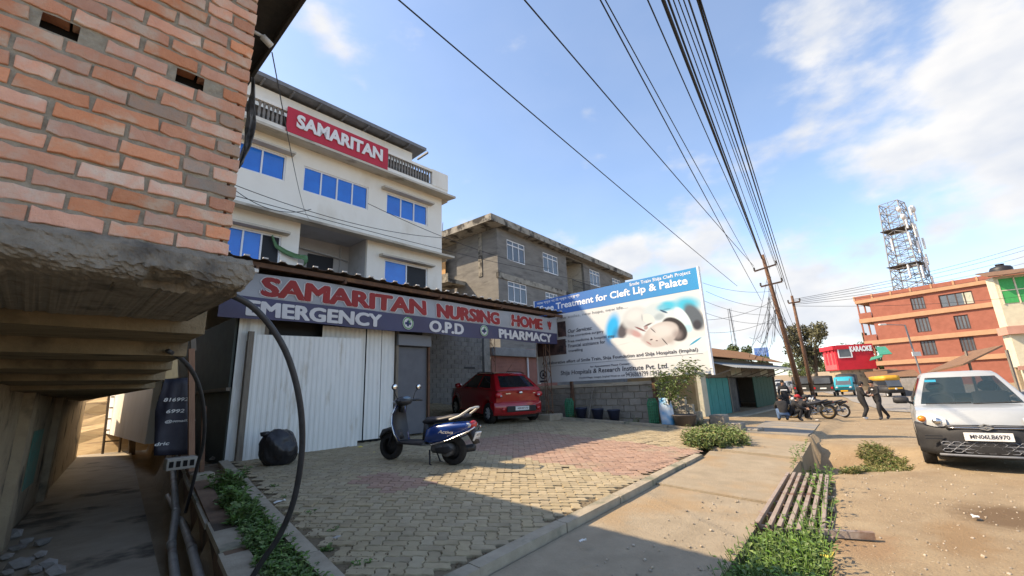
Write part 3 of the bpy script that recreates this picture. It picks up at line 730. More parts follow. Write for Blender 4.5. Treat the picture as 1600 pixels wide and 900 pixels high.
m.quad((R0, NB + 1.5, 4.6), (R1, NB + 1.5, 4.6), (R1, NB + 1.5, 7.6), (R0, NB + 1.5, 7.6)); m.quad((R0, NB + .14, 4.6), (R0, NB + 1.5, 4.6), (R0, NB + 1.5, 7.6), (R0, NB + .14, 7.6))
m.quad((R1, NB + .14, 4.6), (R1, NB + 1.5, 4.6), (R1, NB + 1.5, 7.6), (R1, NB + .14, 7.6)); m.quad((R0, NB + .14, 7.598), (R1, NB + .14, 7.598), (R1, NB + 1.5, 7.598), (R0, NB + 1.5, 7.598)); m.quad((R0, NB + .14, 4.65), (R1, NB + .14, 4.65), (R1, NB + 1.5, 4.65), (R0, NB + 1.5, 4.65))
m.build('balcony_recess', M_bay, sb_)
p0, p1 = on_b(481, 396, NB + 1.48), on_b(519, 425, NB + 1.48)
m = MB(); m.box(p0.x, p1.x, NB + 1.44, NB + 1.49, 4.9, p0.z); m.build('dark_window', M_blk, sb_)
for (a, c) in (((534, 368), (534, 425)), ((551, 372), (551, 430))):
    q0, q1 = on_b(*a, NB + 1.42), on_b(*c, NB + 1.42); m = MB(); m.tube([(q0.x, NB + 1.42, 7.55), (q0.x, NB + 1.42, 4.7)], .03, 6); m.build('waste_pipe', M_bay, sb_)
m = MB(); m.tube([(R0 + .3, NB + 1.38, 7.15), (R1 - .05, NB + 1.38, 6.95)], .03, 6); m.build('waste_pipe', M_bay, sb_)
for i, (u0, u1, z0, z1, n, kind) in enumerate(WINS):
    fr = MB(); w = .05; fb0, fb1 = NB + .035, NB + .095
    fr.box(u0, u1, fb0, fb1, z1 - w, z1); fr.box(u0, u1, fb0, fb1, z0, z0 + w); fr.box(u0, u0 + w, fb0, fb1, z0 + w, z1 - w); fr.box(u1 - w, u1, fb0, fb1, z0 + w, z1 - w)
    fo = fr.build('window', M_alum, sb_); BASE[fo.name] = BASE[sb_.name]
    for k in range(n):
        a = u0 + w + (u1 - u0 - 2 * w) * k / n; c = u0 + w + (u1 - u0 - 2 * w) * (k + 1) / n
        openp = (i == 3 and k == 3) or (i == 4 and k == 1)
        g = MB(); g.box(a + (.02 if k else 0), c - .02, fb0 + .028 + .012 * (k % 2), fb0 + .036 + .012 * (k % 2), z0 + w, z1 - w)
        go = g.build('pane', M_blk if openp else M_blue, fo)
        if not openp: go.rotation_euler = (0, 0, 0)
        if k:
            g = MB(); g.box(a - .03, a + .02, fb0 - .006, fb1, z0 + w, z1 - w); g.build('mullion', M_alum, fo)
    b_ = MB(); b_.box(u0 + .01, u1 - .01, NB + .12, NB + .13, z0 + .01, z1 - .01); b_.build('backing', M_blk, sb_)
# little hoods over the windows, sloped ledges round the floors
def chajja(u0, u1, b_wall, z, proj, drop, th, name, m_=M_ledge, ret=False):
    k = MB(); prof = [(b_wall + .002, z), (b_wall - proj, z - drop), (b_wall - proj, z - drop - th), (b_wall + .002, z - th * 1.8)]
    v = [(u0, b, zz) for b, zz in prof] + [(u1, b, zz) for b, zz in prof]
    k.add(v, [(0, 1, 2, 3), (7, 6, 5, 4), (0, 4, 5, 1), (1, 5, 6, 2), (2, 6, 7, 3), (3, 7, 4, 0)])
    return k.build(name, m_, sb_)
for (u0, u1, z) in ((2.6, 5.15, 10.06), (8.7, 11.25, 10.02), (2.6, 5.2, 7.06), (8.7, 11.3, 7.06)): chajja(u0, u1, NB, z, .3, .05, .07, 'window_hood')
for (z, u1, prj) in ((10.62, UR + .35, .62), (7.68, UR + .30, .55)):
    chajja(UL - .3, u1, NB, z, prj, .14, .09, 'floor_ledge')
    k = MB(); prof = [(UR - .002, z), (u1, z - .14), (u1, z - .23), (UR - .002, z - .16)]
    k.add([(u, NB - .01, zz) for u, zz in prof] + [(u, NB + 9, zz) for u, zz in prof], [(3, 2, 1, 0), (4, 5, 6, 7), (0, 1, 5, 4), (1, 2, 6, 5), (2, 3, 7, 6)]); k.build('floor_ledge', M_ledge, sb_)
# roof terrace: slab edge, parapet end, balusters, rail
m = MB(); m.box(UL, UR + .02, NB - .42, NB - .28, 10.52, 10.74); m.build('terrace_edge', M_cream, sb_)
m = MB(); m.box(UL, UR + .02, NB - .4, NB + 8.9, 10.60, 10.70); m.build('terrace_floor', M_cream, sb_)
m = MB(); m.box(UL, 11.0, NB - .43, NB - .27, 11.38, 11.50); m.build('hand_rail', M_cream, sb_)
m = MB(); m.box(11.0, UR + .03, NB - .44, NB - .26, 10.72, 11.52); m.box(UR - .13, UR + .03, NB - .25, NB + 4, 10.72, 11.52); m.build('parapet_end', M_cream, sb_)
bal = MB(); bal.lathe([(.055, 0), (.055, .06), (.035, .08), (.055, .25), (.03, .45), (.045, .56), (.055, .58), (.055, .64)], 8)
bo = bal.build('baluster', M_rail, sb_, 'all', base=(0, 0, 0)); bdm = bo.data; bo.location = (3.85 - 3, -.35, 10.74 - .7)
for k in range(1, 52):
    u = 3.85 + k * .14
    if 4.6 < u < 8.7 or u > 10.93: continue
    o = bpy.data.objects.new('baluster', bdm); col.objects.link(o); o.parent = sb_; o.location = (u - 3, -.35, 10.74 - .7)
m = MB(); m.box(UL, 11.0, NB - .1, NB - .06, 10.72, 11.36); m.build('terrace_shade_strip', mat('painted_terrace_shade', (.10, .085, .07), (.07, .06, .05), 4, .9), sb_)  # dark strip standing in for the shade behind the balusters, put into its colour
RBK = NB + .15; wr_ = on_b(644, 240, NB + .6).x; m = MB(); m.box(2.6, wr_, NB + .6, NB + 8.8, 10.70, 12.62); m.build('roof_room', M_cream, sb_)
M_sheet = mat('grey_roof_sheet', (.20, .205, .215), (.15, .152, .16), 6, .6, .1, 30, spec=.35)
m = MB(); e0, e1 = on_b(405, 116, RBK), on_b(666, 235, RBK)
zr = (e0.z + e1.z) / 2 + .10; UE = e1.x
for k in range(60):
    a = 2.4 + k * .2; c = min(a + .2, UE)
    if a >= UE - .1: break
    m.box(a, c - .1, RBK, NB + 9, zr - .02, zr + .012); m.box(c - .1, c, RBK, NB + 9, zr - .045, zr - .016)
m.box(2.4, UE, RBK - .02, RBK - .002, zr - .13, zr + .02); m.box(2.4, UE, RBK + .02, NB + 1.5, zr - .10, zr - .05)
for k in range(9): m.box(3.0 + k * 1.02, 3.06 + k * 1.02, RBK + .02, NB + 1.0, zr - .20, zr - .10)
m.build('roof', M_sheet, sb_)
M_red = mat('sign_red', (.50, .022, .045), (.42, .018, .035), 2, .5, spec=.4)
sg = thing('name_sign', 'red roof sign with raised white letters SAMARITAN', 'sign', 4.68, 14.46, 10.52)
m = MB(); m.box(4.67, 8.65, 14.46, 14.53, 10.54, 11.52, bev=.01); m.build('panel', M_red, sg)
vs, fs = text_mesh('SAMARITAN', .54, 3.4, bold=.042)
m = MB(); m.add([(4.98 + v.x, 14.43, 10.80 + v.z) for v in vs], fs); m.add([(4.98 + v.x, 14.462, 10.80 + v.z) for v in vs], [])
o = m.build('lettering', M_white, sg, fixn=False); md = o.modifiers.new('t', 'SOLIDIFY'); md.thickness = .03; md.offset = 0
# green curtain blown out of the open pane
M_gcl = mat('green_cloth', (.10, .20, .10), (.14, .26, .13), 6, .9)
m = MB(); vs = []
pts = [(425, 368), (432, 384), (445, 393), (458, 399), (468, 402), (474, 402), (478, 404), (478, 412)]
for i, (px, py) in enumerate(pts):
    p = on_b(px, py, NB - .05 - .03 * i); w = .07 + .016 * i
    for k in range(5): vs.append((p.x - w * .35 + w * .7 * k / 4, p.y + .05 * sin(k * 2.1 + i), p.z + (k - 2) * w * .3))
m.add(vs, [(i * 5 + k, i * 5 + k + 1, (i + 1) * 5 + k + 1, (i + 1) * 5 + k) for i in range(len(pts) - 1) for k in range(4)])
p = on_b(432, 384, NB - .1); o = solo(m, 'curtain', M_gcl, 'green curtain blown out of the open first-floor window', 'curtain', p.x, NB - .1, p.z, smooth='all'); md = o.modifiers.new('t', 'SOLIDIFY'); md.thickness = .02

# ================================================================== FRONT SHED WITH AWNING AND BANNER
M_wpan = mat('white_tin', (.76, .77, .74), (.69, .70, .67), 3, .6, .35, 2.2, c3=(.50, .46, .38), s3=1.3, t3=.60, stretch=(3, 3, .5), spec=.35)
M_green = mat('green_sheet', (.070, .085, .075), (.05, .062, .055), 4, .7, .1, 20)
M_aw = mat('awning_tin', (.13, .105, .085), (.085, .07, .06), 6, .75, .2, 30, c3=(.20, .12, .07), s3=2, t3=.56, spec=.25)
M_awl = mat('awning_edge', (.62, .60, .56), (.45, .42, .38), 12, .6)
sh = thing('entrance_shed', 'white tin shed front with corrugated awning before the nursing home', 'shed', 2.4, 9.0, .45)
def corr(m, u0, u1, z0f, z1f, b, pitch=.075, amp=.012, seg=4):
    n = int((u1 - u0) / (pitch / seg)); vs = []
    for i in range(n + 1):
        u = u0 + (u1 - u0) * i / n; d = amp * (1 if (i % seg) in (1, 2) else -1) * .5
        vs += [(u, b + d, z0f), (u, b + d, z1f)]
    m.add(vs, [(2 * i, 2 * i + 2, 2 * i + 3, 2 * i + 1) for i in range(n)])
zc = lambda u, b: court(u, b)
m = MB(); corr(m, 2.42, 2.86, .42, 2.98, 9.0, .22, .03); m.build('side_panel', M_wpan, sh)
m = MB(); corr(m, 4.02, 5.02, .55, 2.98, 9.12, .11, .012); m.build('wall_panel', M_wpan, sh)
m = MB(); corr(m, 5.04, 5.42, .55, 2.98, 9.10, .11, .012); m.build('wall_panel', M_wpan, sh)
m = MB(); corr(m, 5.44, 5.78, .55, 2.98, 9.12, .11, .012); m.build('wall_panel', M_wpan, sh)
m = MB(); m.box(2.40, 2.43, 9.02, 15, .4, 1.7); m.build('side_wall', M_green, sh)
m = MB(); m.box(2.37, 2.405, 9.03, 15, 1.72, 3.0); m.build('side_wall', M_green, sh)
m = MB(); m.box(2.34, 2.41, 9.03, 15, 1.66, 1.72); m.build('side_rail', M_woodg, sh)
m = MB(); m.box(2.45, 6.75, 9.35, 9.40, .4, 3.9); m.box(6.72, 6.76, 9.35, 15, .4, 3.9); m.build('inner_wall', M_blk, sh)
m = MB(); m.box(2.86, 2.93, 8.98, 9.06, .4, 2.98); m.build('door_post', M_woodg, sh)
m = MB(); m.box(5.80, 5.86, 9.05, 9.15, .5, 2.98); m.build('door_post', M_woodg, sh)
M_gdoor = mat('grey_door_paint', (.115, .12, .135), (.095, .10, .115), 4, .55, .05, 30, spec=.35)
m = MB(); m.box(5.87, 6.72, 9.12, 9.17, .56, 2.62); d_ = m.build('door', M_gdoor, sh)
m = MB(); m.box(5.80, 6.78, 8.98, 9.18, 2.64, 2.92, bev=.01); m.build('shutter_box', mat('grey_box', (.17, .18, .20), rough=.55), sh)
for k in range(1):
    m = MB(); m.box(6.735, 6.785, 9.05, 9.12, .5, 2.64); m.build('door_post', M_rust, sh)
# awning roof
vs = []; m = MB(); n = 370; ua, ub_ = .75, 12.12
prof = []
for i in range(n + 1):
    u = ua + (ub_ - ua) * i / n; ph = (i % 10); h = .035 if ph in (0, 1, 9) else (.0 if 3 <= ph <= 7 else .018)
    prof.append((u, h))
rows = [(8.48, 4.0), (9.6, 4.06), (15.0, 4.35)]
for (b, z) in rows: vs += [(u, b, z + h + (.02 * noise.noise(Vector((u * .6, 1, 0))))) for u, h in prof]
m.add(vs, [(j * (n + 1) + i, j * (n + 1) + i + 1, (j + 1) * (n + 1) + i + 1, (j + 1) * (n + 1) + i) for j in range(len(rows) - 1) for i in range(n)])
aw = m.build('awning', M_aw, sh)
md = aw.modifiers.new('t', 'SOLIDIFY'); md.thickness = .004
for k in range(1, 37):
    u = ua + (ub_ - ua) * (10 * k) / n; h_ = .02 * noise.noise(Vector((u * .6, 1, 0)))
    crest = MB(); crest.box(u - .045, u + .045, 8.455, 8.50, 4.030 + h_, 4.054 + h_); crest.build('awning_crest', M_awl, sh)
m = MB(); m.bar((2.05, 8.62, 3.93), (12.05, 8.62, 3.90), .07, .09); m.bar((2.05, 10.5, 4.0), (12.05, 10.5, 4.0), .06, .09); m.bar((2.05, 12.5, 4.1), (12.05, 12.5, 4.1), .06, .09); m.build('purlin', M_rust, sh)
for u in (2.5, 4.2, 6.75, 9.0, 11.6):
    m = MB(); m.bar((u, 8.55, 3.86), (u, 15, 4.18), .05, .08); m.build('rafter', M_rust, sh)
# front gate leaf, leaning
gt = thing('tin_gate', 'white ribbed tin gate panel standing in front of the shed', 'gate', 3.7, 8.88, .47)
m = MB(); vs = []; n = 132
for i in range(n + 1):
    u = 2.66 + (4.79 - 2.66) * i / n; d = .0035 * (1 if i % 6 < 3 else -1); top = 2.67 + .05 * (i / n); wob = .01 * sin(u * 9)
    vs += [(u, 8.88 + d + wob, zc(u, 8.88) - .0), (u, 8.88 + d, top)]
m.add(vs, [(2 * i, 2 * i + 2, 2 * i + 3, 2 * i + 1) for i in range(n)]); m.build('sheet', M_wpan, gt)
m = MB(); m.box(2.56, 2.652, 8.86, 8.93, .46, 2.72); m.build('stile', M_woodg, gt)
m = MB(); m.box(2.70, 4.75, 8.90, 8.95, 2.2, 2.26); m.box(2.70, 4.75, 8.90, 8.95, .9, .96); m.build('rail', M_woodg, gt)
pst = MB(); a = on_b(388, 560, 9.0); pst.box(a.x - .06, a.x + .03, 8.95, 9.02, .42, 2.55); solo(pst, 'wooden_post', M_woodg, 'weathered grey wooden post behind the gate edge', 'post', a.x, 9.0, .42)
# shop banner along the awning
bn = thing('shop_banner', 'long grey and purple banner reading SAMARITAN NURSING HOME', 'banner', 2.1, 8.7, 2.9)
M_bgrey = mat('banner_grey', (.33, .34, .36), (.28, .29, .31), 1.2, .45, .1, 5, stretch=(1, 1, 2), spec=.4)
M_bpur = mat('banner_purple', (.040, .036, .085), (.052, .047, .105), 1.2, .45, .1, 5, spec=.4)
M_bred = mat('banner_red', (.30, .022, .02), (.26, .02, .018), 2, .5, spec=.3)
M_bwh = mat('banner_white', (.62, .61, .60), (.54, .53, .53), 3, .5, spec=.3)
def wr(u, z): return .018 * noise.noise(Vector((u * 1.1, z * 2.2, 0))) + .012 * sin(u * 3.1 + z * 5)
def zmid(u): return 3.315 + .02 * sin(u * .35)
def cloth(u0, u1, z0, z1, m_, name):
    nU = int((u1 - u0) / .08); nZ = 6; vs = []
    for i in range(nU + 1):
        u = u0 + (u1 - u0) * i / nU
        for k in range(nZ + 1):
            z = z0(u) + (z1(u) - z0(u)) * k / nZ; vs.append((u, 8.70 + wr(u, z), z))
    m = MB(); m.add(vs, [(i * (nZ + 1) + k, (i + 1) * (nZ + 1) + k, (i + 1) * (nZ + 1) + k + 1, i * (nZ + 1) + k + 1) for i in range(nU) for k in range(nZ)])
    o = m.build(name, m_, bn, 'all'); return o
cloth(2.05, 11.82, zmid, lambda u: 3.80 + .012 * sin(u * 2), M_bgrey, 'upper_band')
cloth(2.0, 11.82, lambda u: 2.93 + .015 * sin(u * 2.2), lambda u: zmid(u) - .001, M_bpur, 'lower_band')
def ban_text(s, u0, u1, z0, h, m_, bold, proud, name='lettering'):
    vs, fs = text_mesh(s, h, u1 - u0); mb = MB(); e = bold * .5
    for k, (dx, dz) in enumerate(((0, 0), (e, 0), (-e, 0), (e * .6, e * .5), (-e * .6, -e * .5), (e * .6, -e * .5), (-e * .6, e * .5))):
        mb.add([(u0 + v.x + dx, 8.70 + wr(u0 + v.x, z0 + v.z) - proud - k * .0004, z0 + v.z + dz) for v in vs], fs)
    return mb.build(name, m_, bn, fixn=False)
ban_text('SAMARITAN', 2.67, 6.35, 3.385, .34, M_bwh, .13, .012, 'letter_outline'); ban_text('SAMARITAN', 2.67, 6.35, 3.385, .34, M_bred, .085, .016)
ban_text('NURSING', 6.75, 8.99, 3.375, .33, M_bwh, .13, .012, 'letter_outline'); ban_text('NURSING', 6.75, 8.99, 3.375, .33, M_bred, .085, .016)
ban_text('HOME', 9.55, 11.02, 3.385, .32, M_bwh, .13, .012, 'letter_outline'); ban_text('HOME', 9.55, 11.02, 3.385, .32, M_bred, .085, .016)
ban_text('EMERGENCY', 2.44, 5.14, 2.985, .27, M_bwh, .05, .012)
ban_text('O.P.D', 6.50, 7.62, 2.985, .27, M_bwh, .05, .012); ban_text('PHARMACY', 8.98, 11.45, 2.985, .25, M_bwh, .05, .012)
M_lgreen = mat('logo_green', (.10, .28, .09), rough=.6); M_lnavy = mat('logo_navy', (.03, .04, .13), rough=.6)
def disc(parent, c, r, m_, proud, name, seg=24, hole=0.0):
    mb = MB(); vs = []
    for k in range(seg):
        a = 2 * pi * k / seg; vs.append((c[0] + r * cos(a), c[1] - proud, c[2] + r * sin(a)))
    if hole <= 0: mb.poly(vs)
    else:
        vs += [(c[0] + hole * cos(2 * pi * k / seg), c[1] - proud, c[2] + hole * sin(2 * pi * k / seg)) for k in range(seg)]
        mb.add(vs, [(k, (k + 1) % seg, seg + (k + 1) % seg, seg + k) for k in range(seg)])
    return mb.build(name, m_, parent, fixn=False)
for cu in (5.88, 8.37):
    c = (cu, 8.70 + wr(cu, 3.14), 3.14)
    disc(bn, c, .155, M_bwh, .010, 'logo_disc'); disc(bn, c, .145, M_lgreen, .013, 'logo_ring', hole=.118)
    mb = MB(); y = c[1] - .014; mb.quad((cu - .035, y, 3.06), (cu + .02, y, 3.06), (cu + .02, y, 3.2), (cu - .035, y, 3.2)); mb.quad((cu - .09, y, 3.1), (cu + .08, y, 3.1), (cu + .08, y, 3.16), (cu - .09, y, 3.16)); mb.build('logo_cross', M_lnavy, bn, fixn=False)
    mb = MB(); y = c[1] - .017; mb.poly([(cu + .01, y, 3.13), (cu + .05, y, 3.16), (cu + .07, y, 3.22), (cu + .02, y, 3.19)]); mb.poly([(cu - .01, y, 3.20), (cu + .03, y, 3.19), (cu + .02, y, 3.25)]); mb.build('logo_leaf', M_lgreen, bn, fixn=False)
# small red emblem at the end of the grey band
cu = 11.42; y = 8.70 + wr(cu, 3.55) - .014
mb = MB(); mb.poly([(cu - .12, y, 3.68), (cu - .05, y, 3.64), (cu, y, 3.70), (cu + .05, y, 3.64), (cu + .12, y, 3.68), (cu + .08, y, 3.52), (cu + .03, y, 3.46), (cu + .06, y, 3.41), (cu - .06, y, 3.41), (cu - .03, y, 3.46), (cu - .08, y, 3.52)]); mb.build('emblem', M_bred, bn, fixn=False)
p = on_b(396, 423, 8.62); m = MB(); m.box(p.x - .07, p.x + .07, 8.55, 8.65, p.z - .04, p.z + .04, bev=.01); solo(m, 'flood_lamp', mat('lamp_white', (.7, .68, .62), rough=.4), 'small white flood lamp under the awning above the banner', 'lamp', p.x, 8.6, p.z)
# lattice posts
def lattice_post(u, b, z0, z1, label, w=.22):
    t = thing('lattice_post', label, 'post', u, b, z0)
    for du_, db in ((-w / 2, 0), (w / 2, 0), (0, w * .8)):
        m = MB(); m.tube([(u + du_, b + db, z0), (u + du_, b + db, z1)], .016, 6); m.build('upright', M_rust, t)
    n = int((z1 - z0) / .32)
    for k in range(n):
        z = z0 + (z1 - z0) * k / n; h = (z1 - z0) / n; s = 1 if k % 2 else -1
        m = MB(); m.tube([(u - s * w / 2, b, z), (u + s * w / 2, b, z + h)], .009, 5); m.tube([(u - s * w / 2, b, z), (u, b + w * .8, z + h)], .009, 5); m.build('brace', M_rust, t)
    return t
lattice_post(11.42, 8.85, court(11.4, 8.85) + .17, 3.9, 'rusty lattice post on a concrete block under the banner end')
m = MB(); m.box(11.05, 11.72, 8.6, 9.1, court(11.4, 8.8) - .02, court(11.4, 8.8) + .19, bev=.02); solo(m, 'concrete_block', M_kerb, 'concrete footing block under the rusty lattice post', 'block', 11.4, 8.85, court(11.4, 8.8))
# back of the parking bay: block wall, roller shutter, pier, lintel
M_blkw = mat('grey_block_wall', (.185, .18, .17), (.14, .135, .13), 3, .95, .4, 30, c3=(.10, .097, .09), s3=1.4, t3=.56, spec=.1)
BW = 14.78
pb = thing('parking_bay_wall', 'dim grey block wall at the back of the covered parking bay', 'wall', 9.5, BW, .8)
w0 = on_b(762, 560, BW).x
m = MB(); m.box(6.78, w0 - .35, BW, BW + .2, .7, 4.2); m.build('wall', M_conc2, pb)
rowh = .2; 
bmesh_ = MB(); bmesh_.box(0, .388, 0, .05, 0, .188, bev=.006); bo = bmesh_.build('block', M_blkw); blkd = bo.data; bpy.data.objects.remove(bo)
for r in range(17):
    u = 6.8 - (.2 if r % 2 else 0); 
    while u < w0 - .45:
        L = min(.4, w0 - .36 - u); a = max(u, 6.8)
        o = bpy.data.objects.new('block', blkd); col.objects.link(o); o.parent = pb
        o.location = (a - 9.5, -.015 + random.uniform(-.003, .003), .72 + r * rowh - .8); o.scale = ((u + L - a - .012) / .388, 1, 1); u += .4
m = MB(); m.box(w0 - .33, w0 + .05, BW - .12, BW + .3, .7, 4.2); m.build('pier', M_conc2, pb)
p = on_b(735, 578, BW - .05); m = MB(); m.box(p.x - .35, p.x + .30, BW - .03, BW, p.z + .05, p.z + .14); m.build('vent_slot', M_blk, pb)
rs = thing('roller_shutter', 'faded red roller shutter with a grey box above it', 'shutter', w0 + 1, BW, .8)
s1 = on_b(823, 560, BW).x; 
m = MB(); vs = []; n = 70
for k in range(n + 1): vs += [(w0 + .25, BW + .04 + .012 * (k % 2), .8 + 2.35 * k / n), (s1 - .05, BW + .04 + .012 * (k % 2), .8 + 2.35 * k / n)]
m.add(vs, [(2 * k, 2 * k + 1, 2 * k + 3, 2 * k + 2) for k in range(n)]); m.build('slats', mat('shutter_red', (.25, .115, .085), (.20, .09, .07), 3, .75, .1, 20), rs)
m = MB(); m.box(w0 + .2, s1 + .9, BW - .2, BW + .2, 3.15, 3.55, bev=.02); m.build('box', mat('shutter_box', (.20, .20, .195), (.15, .15, .15), 4, .7), rs)
m = MB(); m.tube([(s1, BW - .05, .8), (s1, BW - .05, 3.2)], .05, 8); m.build('guide_post', M_bwh, rs)
m = MB(); m.box(s1 + .06, s1 + 2.6, BW + .05, BW + .2, .7, 3.6); m.build('side_wall', MATS['shutter_red'], rs)
lattice_post(w0 + .12, BW - .25, .85, 4.1, 'thin lattice post beside the roller shutter', .26)
# waiting-room bench
bp = on_z(680, 636, court(8, 12.5)); M_chair = mat('black_vinyl', (.018, .018, .02), rough=.45, spec=.4); M_chr = mat('chrome', (.6, .6, .6), rough=.25, metal=1.0)
bc = thing('waiting_bench', 'black three-seat waiting bench with chrome frame behind the grey door', 'bench', 8.2, 12.6, court(8.2, 12.6), rot=-.2, frame=False)
for k in range(3):
    m = MB(); m.box(-.8 + k * .54, -.3 + k * .54, -.02, .42, .40, .46, bev=.02); m.build('seat', M_chair, bc)
    m = MB(); m.box(-.8 + k * .54, -.3 + k * .54, .42, .47, .48, .92, M=Matrix.Rotation(-.12, 4, 'X'), bev=.02); m.build('backrest', M_chair, bc)
m = MB(); m.bar((-.85, .2, .37), (.85, .2, .37), .05); m.build('beam', M_chr, bc)
for x in (-.6, .6):
    m = MB(); m.tube([(x, -.1, .02), (x, .2, .36), (x, .5, .02)], .018, 6); m.build('leg', M_chr, bc)
for x in (-.84, .84):
    m = MB(); m.tube([(x, .0, .42), (x, -.02, .60), (x, .36, .62), (x, .42, .46)], .013, 6); m.build('arm_rest', M_chr, bc)
# ================================================================== GREY BLOCK BUILDING
class Plane:
    """vertical plane through A (world xy) running towards az degrees; px() turns a pixel into (along, z)"""
    def __init__(s, A, az):
        s.A = Vector((A.x, A.y, 0)); s.D = Vector((sin(radians(az)), cos(radians(az)), 0)); s.Nn = Vector((s.D.y, -s.D.x, 0)); s.rot = pi / 2 - radians(az)
    def px(s, x, y, back=0.0):
        r = ray(x, y); k = ((s.A - CAM).dot(s.Nn) - back) / r.dot(s.Nn); P = CAM + r * k
        return (P - s.A).dot(s.D), P.z
    def root(s, name, label, cat, z=0.0, group=None):
        o = bpy.data.objects.new(name, None); col.objects.link(o); o.location = (s.A.x, s.A.y, z); o.rotation_euler = (0, 0, s.rot); BASE[o.name] = (0, 0, z); return tag(o, label, cat, group)
gp = Plane(on_y(778, 420, 24), 38.4)
G = gp.root('block_building', 'unplastered grey block building with white windows and a stained roof slab', 'building', .3)
M_gblk = mat('grey_blockwork', (.235, .225, .205), (.175, .168, .155), 2.2, .95, .5, 12, c3=(.14, .135, .125), s3=1.2, t3=.55, stretch=(.6, .6, 2.2), spec=.1)
M_gsl = mat('stained_slab', (.37, .345, .29), (.26, .24, .20), 2.5, .95, .4, 20, c3=(.07, .065, .058), s3=1.6, t3=.48, spec=.1)
zoom = lambda o, s: (lambda x, y: (o[0] + x / s, o[1] + y / s))
q5 = zoom((680, 320), 4.5)
H2 = gp.px(*q5(437, 160))[1]; F2 = gp.px(*q5(450, 500))[1]; LEN = gp.px(*q5(1335, 530))[0]
def rect(tl, br, back=0.0):
    a = gp.px(*q5(*tl), back); c = gp.px(*q5(*br), back); return (min(a[0], c[0]), max(a[0], c[0]), min(a[1], c[1]), max(a[1], c[1]))
WG = [rect((502, 240), (634, 425)), rect((755, 330), (868, 500)), rect((1083, 452), (1163, 582)), rect((1243, 512), (1306, 575)), rect((512, 585), (648, 705)), rect((778, 655), (868, 760))]
WG = [(a, c, z0, max(z1, z0 + 1.25)) if i != 3 else (a, c, z1 - 1.3, z1) for i, (a, c, z0, z1) in enumerate(WG)]
for i in (0, 1, 2): WG[i] = (WG[i][0], WG[i][1], WG[i][3] - 1.45 if False else WG[i][2], WG[i][3])
bx0, bx1 = gp.px(*q5(922, 420))[0], gp.px(*q5(1040, 420))[0]
m = MB(); wall_rects(m, 0, LEN, .3, H2, 0, .2, WG + [(bx0, bx1, F2 + .25, H2 - .12)])
# left flank with a recess
m.quad((0, 0, .3), (0, 3.4, .3), (0, 3.4, H2), (0, 0, H2)); m.box(.3, LEN, 2.5, 9.5, .3, H2 - .02); m.quad((LEN, 0, .3), (LEN, 9, .3), (LEN, 9, H2), (LEN, 0, H2))
m.quad((0, 6.2, .3), (0, 9.5, .3), (0, 9.5, H2), (0, 6.2, H2)); m.quad((0, 3.4, .3), (.3, 3.4, .3), (.3, 3.4, H2), (0, 3.4, H2))
m.build('wall', M_gblk, G)
m = MB(); m.box(-1.1, LEN + .5, -.55, 10, H2, H2 + .38); m.box(-1.0, LEN + .4, -.45, 9.9, H2 + .38, H2 + .47); m.build('roof', M_gsl, G)
m = MB(); m.box(-.05, bx0, -.06, .1, F2 - .12, F2 + .22); m.box(bx1, LEN + .05, -.06, .1, F2 - .12, F2 + .22); m.box(bx0, bx1, -.5, .1, F2 - .1, F2 + .12); m.build('floor_band', M_gsl, G)
m = MB(); m.box(-1.5, -.02, 2.6, 9.4, F2 - .12, F2 + .12); m.box(-1.5, -1.42, 2.6, 9.4, F2 + .12, F2 + .42); m.build('side_balcony', M_gsl, G)
m = MB(); m.box(-.04, .0, 1.2, 1.5, F2 + .2, H2); m.build('column', M_gsl, G)
M_ply = mat('plywood', (.52, .30, .11), (.44, .24, .085), 3, .75, .1, 20, stretch=(1, 1, .3))
m = MB(); m.box(-.05, 0, 4.4, 6.0, F2 + .15, F2 + 2.1); d_ = m.build('door', M_ply, G); BASE[d_.name] = BASE[G.name]
for y in (4.9, 5.45):
    m = MB(); m.box(-.062, -.05, y - .012, y + .012, F2 + .15, F2 + 2.1); m.build('batten', M_woodg, d_)
m = MB(); m.box(bx0 + .02, bx1 - .02, .25, 1.6, F2 + .13, F2 + .2); m.quad((bx0, 1.6, F2), (bx1, 1.6, F2), (bx1, 1.6, H2), (bx0, 1.6, H2)); m.quad((bx0, .2, F2), (bx0, 1.6, F2), (bx0, 1.6, H2), (bx0, .2, H2)); m.quad((bx1, .2, F2), (bx1, 1.6, F2), (bx1, 1.6, H2), (bx1, .2, H2)); m.build('balcony_recess', M_ledge, G)
m = MB(); n = 16
for k in range(n + 1): u = bx0 + (bx1 - bx0) * k / n; m.bar((u, -.42, F2 + .12), (u, -.42, F2 + 1.05), .022)
m.bar((bx0, -.42, F2 + 1.05), (bx1, -.42, F2 + 1.05), .04); m.bar((bx0, -.42, F2 + .62), (bx1, -.42, F2 + .62), .02); m.build('railing', M_tin, G)
M_pane = mat('window_glass', (.10, .115, .13), (.07, .08, .095), 1, .12, spec=.6)
